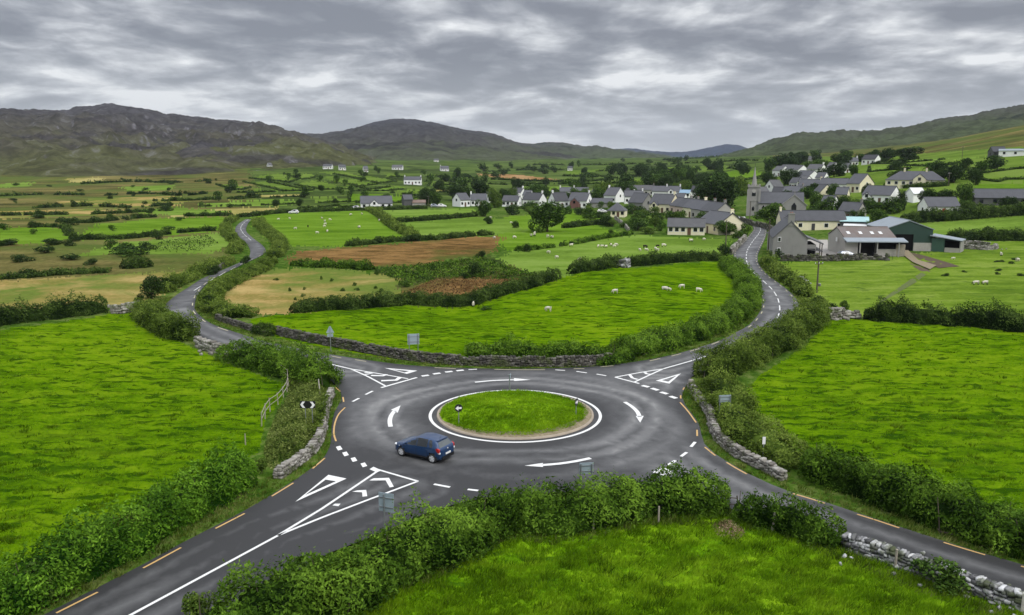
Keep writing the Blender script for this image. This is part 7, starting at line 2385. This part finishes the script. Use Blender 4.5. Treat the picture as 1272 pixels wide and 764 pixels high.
tufts('fine grass of the west pasture', NEAR[1][3], 7000, .13, 'grass_blade', 7, .06, 31, dark=.12)
tufts('fine grass of the east pasture', NEAR[2][3], 6000, .13, 'grass_blade', 7, .065, 32, dark=.12)
TK = dict(clump=.55, cst=2.2, thr=.30, spread=.16)
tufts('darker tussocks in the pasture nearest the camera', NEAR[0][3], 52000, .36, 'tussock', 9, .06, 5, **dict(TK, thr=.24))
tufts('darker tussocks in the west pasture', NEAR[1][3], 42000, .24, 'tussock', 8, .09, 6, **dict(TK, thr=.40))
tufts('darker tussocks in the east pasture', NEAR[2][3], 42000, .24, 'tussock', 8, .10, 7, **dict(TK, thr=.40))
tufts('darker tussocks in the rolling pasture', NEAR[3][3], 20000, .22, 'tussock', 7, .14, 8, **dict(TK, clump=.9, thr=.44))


def along(P, d0, d1, dens, seed):
    rng = np.random.default_rng(seed)
    Q, s = resample(P, .5); nrm, _ = normals2(Q)
    n = int(s[-1] * abs(d1 - d0) * dens); q = rng.uniform(0, s[-1], n); w_ = rng.uniform(d0, d1, n)
    x = np.interp(q, s, Q[:, 0]) + np.interp(q, s, nrm[:, 0]) * w_
    y = np.interp(q, s, Q[:, 1]) + np.interp(q, s, nrm[:, 1]) * w_
    return np.stack([x, y, Z(x, y)], -1)


dl = np.hypot(left_a[:, 0], left_a[:, 1]) < 130
dn_ = np.hypot(north[:, 0], north[:, 1]) < 130
dr_ = np.hypot(right_a[:, 0], right_a[:, 1]) < 130
tufts('rough verge grass along the west side of the road', None, 0, .32, 'grass_verge', 8, .06, 11, world_pts=along(left_a[dl], .05, 2.0, 9, 1), lift=0.0)
tufts('rough verge grass along the north wall', None, 0, .30, 'grass_verge', 7, .08, 12, world_pts=along(north[dn_], .05, 1.5, 6, 2), lift=0.0)
tufts('rough verge grass along the east side of the road', None, 0, .32, 'grass_verge', 8, .07, 13, world_pts=along(right_a[dr_], .05, 1.9, 8, 3), lift=0.0)
tufts('weedy strip between the bottom hedge and the road', None, 0, .35, 'grass_verge', 7, .07, 14, world_pts=along(np.c_[OUT[:, :2], 0 * OUT[:, 0]][np.hypot(OUT[:, 0], OUT[:, 1]) < 47], -1.6, 1.6, 5, 4), lift=0.0)
tufts('long pale grass at the foot of the bottom hedge', None, 0, .45, 'grass_verge', 8, .06, 15, world_pts=along(catmull(UP([(440, 764), (491, 733), (544, 711), (605, 677), (645, 667), (692, 673), (740, 664), (797, 650), (862, 645)]), 1), -.5, .5, 14, 5), lift=0.0)
tufts('dry grass at the foot of the white topped wall', None, 0, .4, 'grass_verge', 8, .06, 16, world_pts=along(catmull(UP([(1000, 672), (1046, 690), (1098, 712), (1160, 735), (1230, 763), (1280, 785)]), 1), -.8, .6, 10, 6), lift=0.0)
# turf of the island
rng = np.random.default_rng(9)
a_ = rng.uniform(0, 2 * PI, 5200); r_ = np.sqrt(rng.random(5200)) * (rt - .15)
x = RC[0] + sh[0] + r_ * np.cos(a_); y = RC[1] + sh[1] * .6 + r_ * np.sin(a_)
_keepOUT = OUT
OUT = np.array([[1e5, 1e5], [1e5 + 1, 1e5], [1e5, 1e5 + 1]])
g_ = tufts('grass growing on the traffic island', None, 0, .16, 'grass_blade', 7, .06, 17, world_pts=np.stack([x, y, island_z(x, y) + .03], -1), lift=0.0)
OUT = _keepOUT

# ------------------------------------------------------------------ small far bushes and trees scattered along hedges and gardens
rs = np.random.default_rng(77)


def scatter(n, poly, kinds, wm, hm, label, group, avoid=6.0, name=None):
    a = np.array(poly, float); lo, hi = a.min(0), a.max(0)
    got = 0; tries = 0
    while got < n and tries < n * 30:
        tries += 1
        x, y = rs.uniform(lo[0], hi[0]), rs.uniform(lo[1], hi[1])
        if not inpoly(np.array([x]), np.array([y]), a)[0]:
            continue
        p = u1(x, y)
        if any((p[0] - hx) ** 2 + (p[1] - hy) ** 2 < (hr + wm[1] / 2) ** 2 for hx, hy, hr in HOUSES):
            continue
        if inpoly(np.array([p[0]]), np.array([p[1]]), OUT)[0] or segdist(np.array([p[0]]), np.array([p[1]]), OUT[::3])[0] < 4:
            continue
        w_ = rs.uniform(*wm); h_ = rs.uniform(*hm)
        tree(kinds[rs.integers(len(kinds))], x, y, 0, 0, label, group, name=name, pt=p, wm=w_, hm=h_)
        got += 1


scatter(60, [(520, 236), (600, 205), (740, 200), (920, 196), (925, 232), (800, 236), (640, 240)], ['speck', 'speck', 'dark', 'speck2'], (6, 13), (5, 10), 'small dark tree among the hedgerows of the far valley floor', 'trees of the far valley floor', name='tree')
scatter(26, [(740, 214), (930, 205), (930, 232), (760, 238)], ['dark', 'round2', 'speck'], (9, 16), (7, 12), 'rounded dark tree in the woods just beyond the village', 'woodland trees beyond the village', name='tree')
scatter(44, [(0, 335), (0, 228), (120, 222), (300, 215), (300, 262), (200, 300), (230, 330)], ['speck2', 'bushdark', 'speck'], (2, 6), (1.2, 2.6), 'low dark thorn bush scattered over the moor', 'thorn bushes on the moor', name='bush')
scatter(34, [(262, 250), (300, 222), (440, 208), (520, 215), (640, 228), (640, 240), (480, 250)], ['speck', 'speck2'], (4, 8), (3.5, 6.5), 'small hedgerow tree between the western hill fields', 'hedgerow trees of the western hill fields', name='tree')
scatter(18, [(1030, 212), (1150, 195), (1272, 190), (1272, 222), (1215, 240), (1180, 222), (1110, 215)], ['speck', 'speck2', 'bushdark'], (4, 7), (3, 5), 'small dark bush along the eastern hill field hedges', 'bushes of the eastern hill fields', name='bush')
scatter(46, [(615, 268), (640, 258), (760, 256), (900, 262), (905, 292), (850, 293), (780, 288), (700, 268)], ['bush', 'bushdark', 'speck2', 'bushlight'], (3, 6.5), (2, 4.2), 'garden shrub among the village houses', 'garden shrubs of the village', name='bush')
scatter(34, [(950, 262), (955, 235), (1000, 215), (1060, 212), (1110, 240), (1120, 262), (1060, 280), (1010, 272)], ['bush', 'bushdark', 'round2', 'dark'], (3.5, 8), (2.5, 6), 'shrub or small tree between the hillside houses', 'garden trees of the hillside houses', name='tree')
scatter(20, [(940, 215), (970, 196), (1040, 192), (1090, 198), (1040, 212), (1000, 212)], ['dark', 'round2', 'tall'], (8, 14), (6, 10), 'dark tree of the wood along the village ridge', 'trees along the village ridge', name='tree')
scatter(26, [(612, 250), (640, 244), (720, 240), (860, 238), (860, 246), (720, 250)], ['round2', 'dark', 'light', 'bush'], (5, 10), (4, 8), 'tree standing behind the village roofs', 'trees behind the village roofs', name='tree')
scatter(9, [(1190, 330), (1272, 318), (1272, 345), (1150, 345)], ['bushdark'], (.9, 2.0), (.35, .6), 'low dark rush clump in the farm field', 'rush clumps in the farm field', name='bush')
scatter(16, [(300, 385), (340, 345), (470, 345), (490, 370), (420, 380)], ['bush'], (.5, 1.2), (.35, .7), 'tiny dark bush dotted over the hay meadow', 'dots of bush in the hay meadow', name='bush')
# ------------------------------------------------------------------ air, sky, sun, camera
m = bpy.data.materials.new('air'); m.use_nodes = True
t = NT(m.node_tree)
m.node_tree.nodes.remove(m.node_tree.nodes['Principled BSDF'])
vol = t.n('ShaderNodeVolumePrincipled', {'Color': (.78, .85, .95, 1), 'Density': 4.6e-5, 'Anisotropy': .1})
t.t.links.new(vol.outputs[0], m.node_tree.nodes['Material Output'].inputs['Volume'])
hz = MB().box((0, 5400, 269), (12500, 11600, 560)).build('haze', m)
tag(hz, 'thin pale damp air over the whole valley', 'haze', kind='stuff')

w = bpy.data.worlds.new('World'); SC.world = w; w.use_nodes = True
t = NT(w.node_tree)
bg = w.node_tree.nodes['Background']
SUN_EL, SUN_AZ = math.radians(44), math.radians(140)
sky = t.n('ShaderNodeTexSky', sky_type='NISHITA')
sky.sun_disc = False; sky.sun_elevation = SUN_EL; sky.sun_rotation = SUN_AZ
d = t.n('ShaderNodeTexCoord').outputs['Generated']
sp = t.n('ShaderNodeSeparateXYZ', {0: d})
zc = t.math('MAXIMUM', sp.outputs[2], 0.0)
den = t.math('ADD', zc, .17)
pxy = t.n('ShaderNodeCombineXYZ', {0: t.math('DIVIDE', sp.outputs[0], den), 1: t.math('DIVIDE', sp.outputs[1], den), 2: 0.0}).outputs[0]
# warp the deck a little so that its lumps are not straight bands
wx = t.noise(t.mapping(pxy, (1.4, 1.4, 1)), 1.0, 2, .5)
wy = t.noise(t.mapping(pxy, (1.4, 1.4, 1), (0, 0, 1.3)), 1.0, 2, .5)
wv = t.n('ShaderNodeCombineXYZ', {0: t.math('MULTIPLY_ADD', wx, .30, -.15), 1: t.math('MULTIPLY_ADD', wy, .30, -.15), 2: 0.0}).outputs[0]
pw = t.n('ShaderNodeVectorMath', {0: pxy, 1: wv}, operation='ADD').outputs[0]
n1 = t.noise(t.mapping(pw, (1.45, 1.55, 1)), 1.0, 5, .50)
n2 = t.noise(t.mapping(pw, (.6, .7, 1), (0, 0, .1)), 1.0, 2, .5)
n3 = t.noise(t.mapping(pw, (5.0, 4.4, 1)), 1.0, 5, .55)
f = t.math('ADD', t.math('MULTIPLY', n1, .66), t.math('MULTIPLY', n2, .40))
f = t.math('ADD', f, t.math('MULTIPLY_ADD', n3, .30, -.18))
f = t.math('MULTIPLY_ADD', f, 1.4, -.200)
c = t.ramp(f, [(.38, (1.9, 2.0, 2.3)), (.455, (2.6, 2.72, 3.05)), (.515, (3.8, 3.93, 4.25)), (.57, (5.4, 5.55, 5.8)), (.64, (8.0, 8.1, 8.2))])
# towards the horizon the deck thins into a pale band; overhead an overcast sky is about three times as bright
hor = t.ramp(sp.outputs[2], [(.0, .75), (.045, .35), (.12, 0.0)])
c = t.mix(hor, c, (5.3, 5.55, 5.9))
c = t.mix(.06, c, sky.outputs[0])
zen = t.math('MULTIPLY_ADD', t.ramp(sp.outputs[2], [(.24, 0.0), (.75, 1.0)]), 2.0, 1.0)
c = t.n('ShaderNodeVectorMath', {0: c, 3: zen}, operation='SCALE').outputs[0]
t.t.links.new(c, bg.inputs['Color']); bg.inputs['Strength'].default_value = .1

L = bpy.data.lights.new('sun', 'SUN'); L.energy = 1.5; L.angle = math.radians(28); L.color = (1, .97, .92)
so = bpy.data.objects.new('sun', L); link(so)
so.rotation_euler = (math.radians(90) - SUN_EL, 0, -SUN_AZ + PI) if False else (0, 0, 0)
sd = Vector((math.sin(SUN_AZ) * math.cos(SUN_EL), math.cos(SUN_AZ) * math.cos(SUN_EL), math.sin(SUN_EL)))
so.rotation_euler = sd.to_track_quat('Z', 'Y').to_euler()

cam = bpy.data.cameras.new('camera'); cam.sensor_width = 36; cam.lens = 36 * FPX / 1272
cam.clip_start = .5; cam.clip_end = 30000
co = bpy.data.objects.new('camera', cam); link(co)
co.location = (0, 0, CAMH); co.rotation_euler = (PI / 2 - PITCH, 0, 0)
SC.camera = co
SC.view_settings.view_transform = 'Standard'; SC.view_settings.look = 'None'
SC.view_settings.exposure = .25; SC.view_settings.gamma = 1
SC.render.engine = 'CYCLES'
SC.cycles.use_denoising = True
SC.cycles.max_bounces = 6; SC.cycles.diffuse_bounces = 3; SC.cycles.glossy_bounces = 2
SC.cycles.transmission_bounces = 3; SC.cycles.volume_bounces = 0; SC.cycles.transparent_max_bounces = 6
SC.cycles.use_adaptive_sampling = True; SC.cycles.adaptive_threshold = .012
SC.render.film_transparent = False
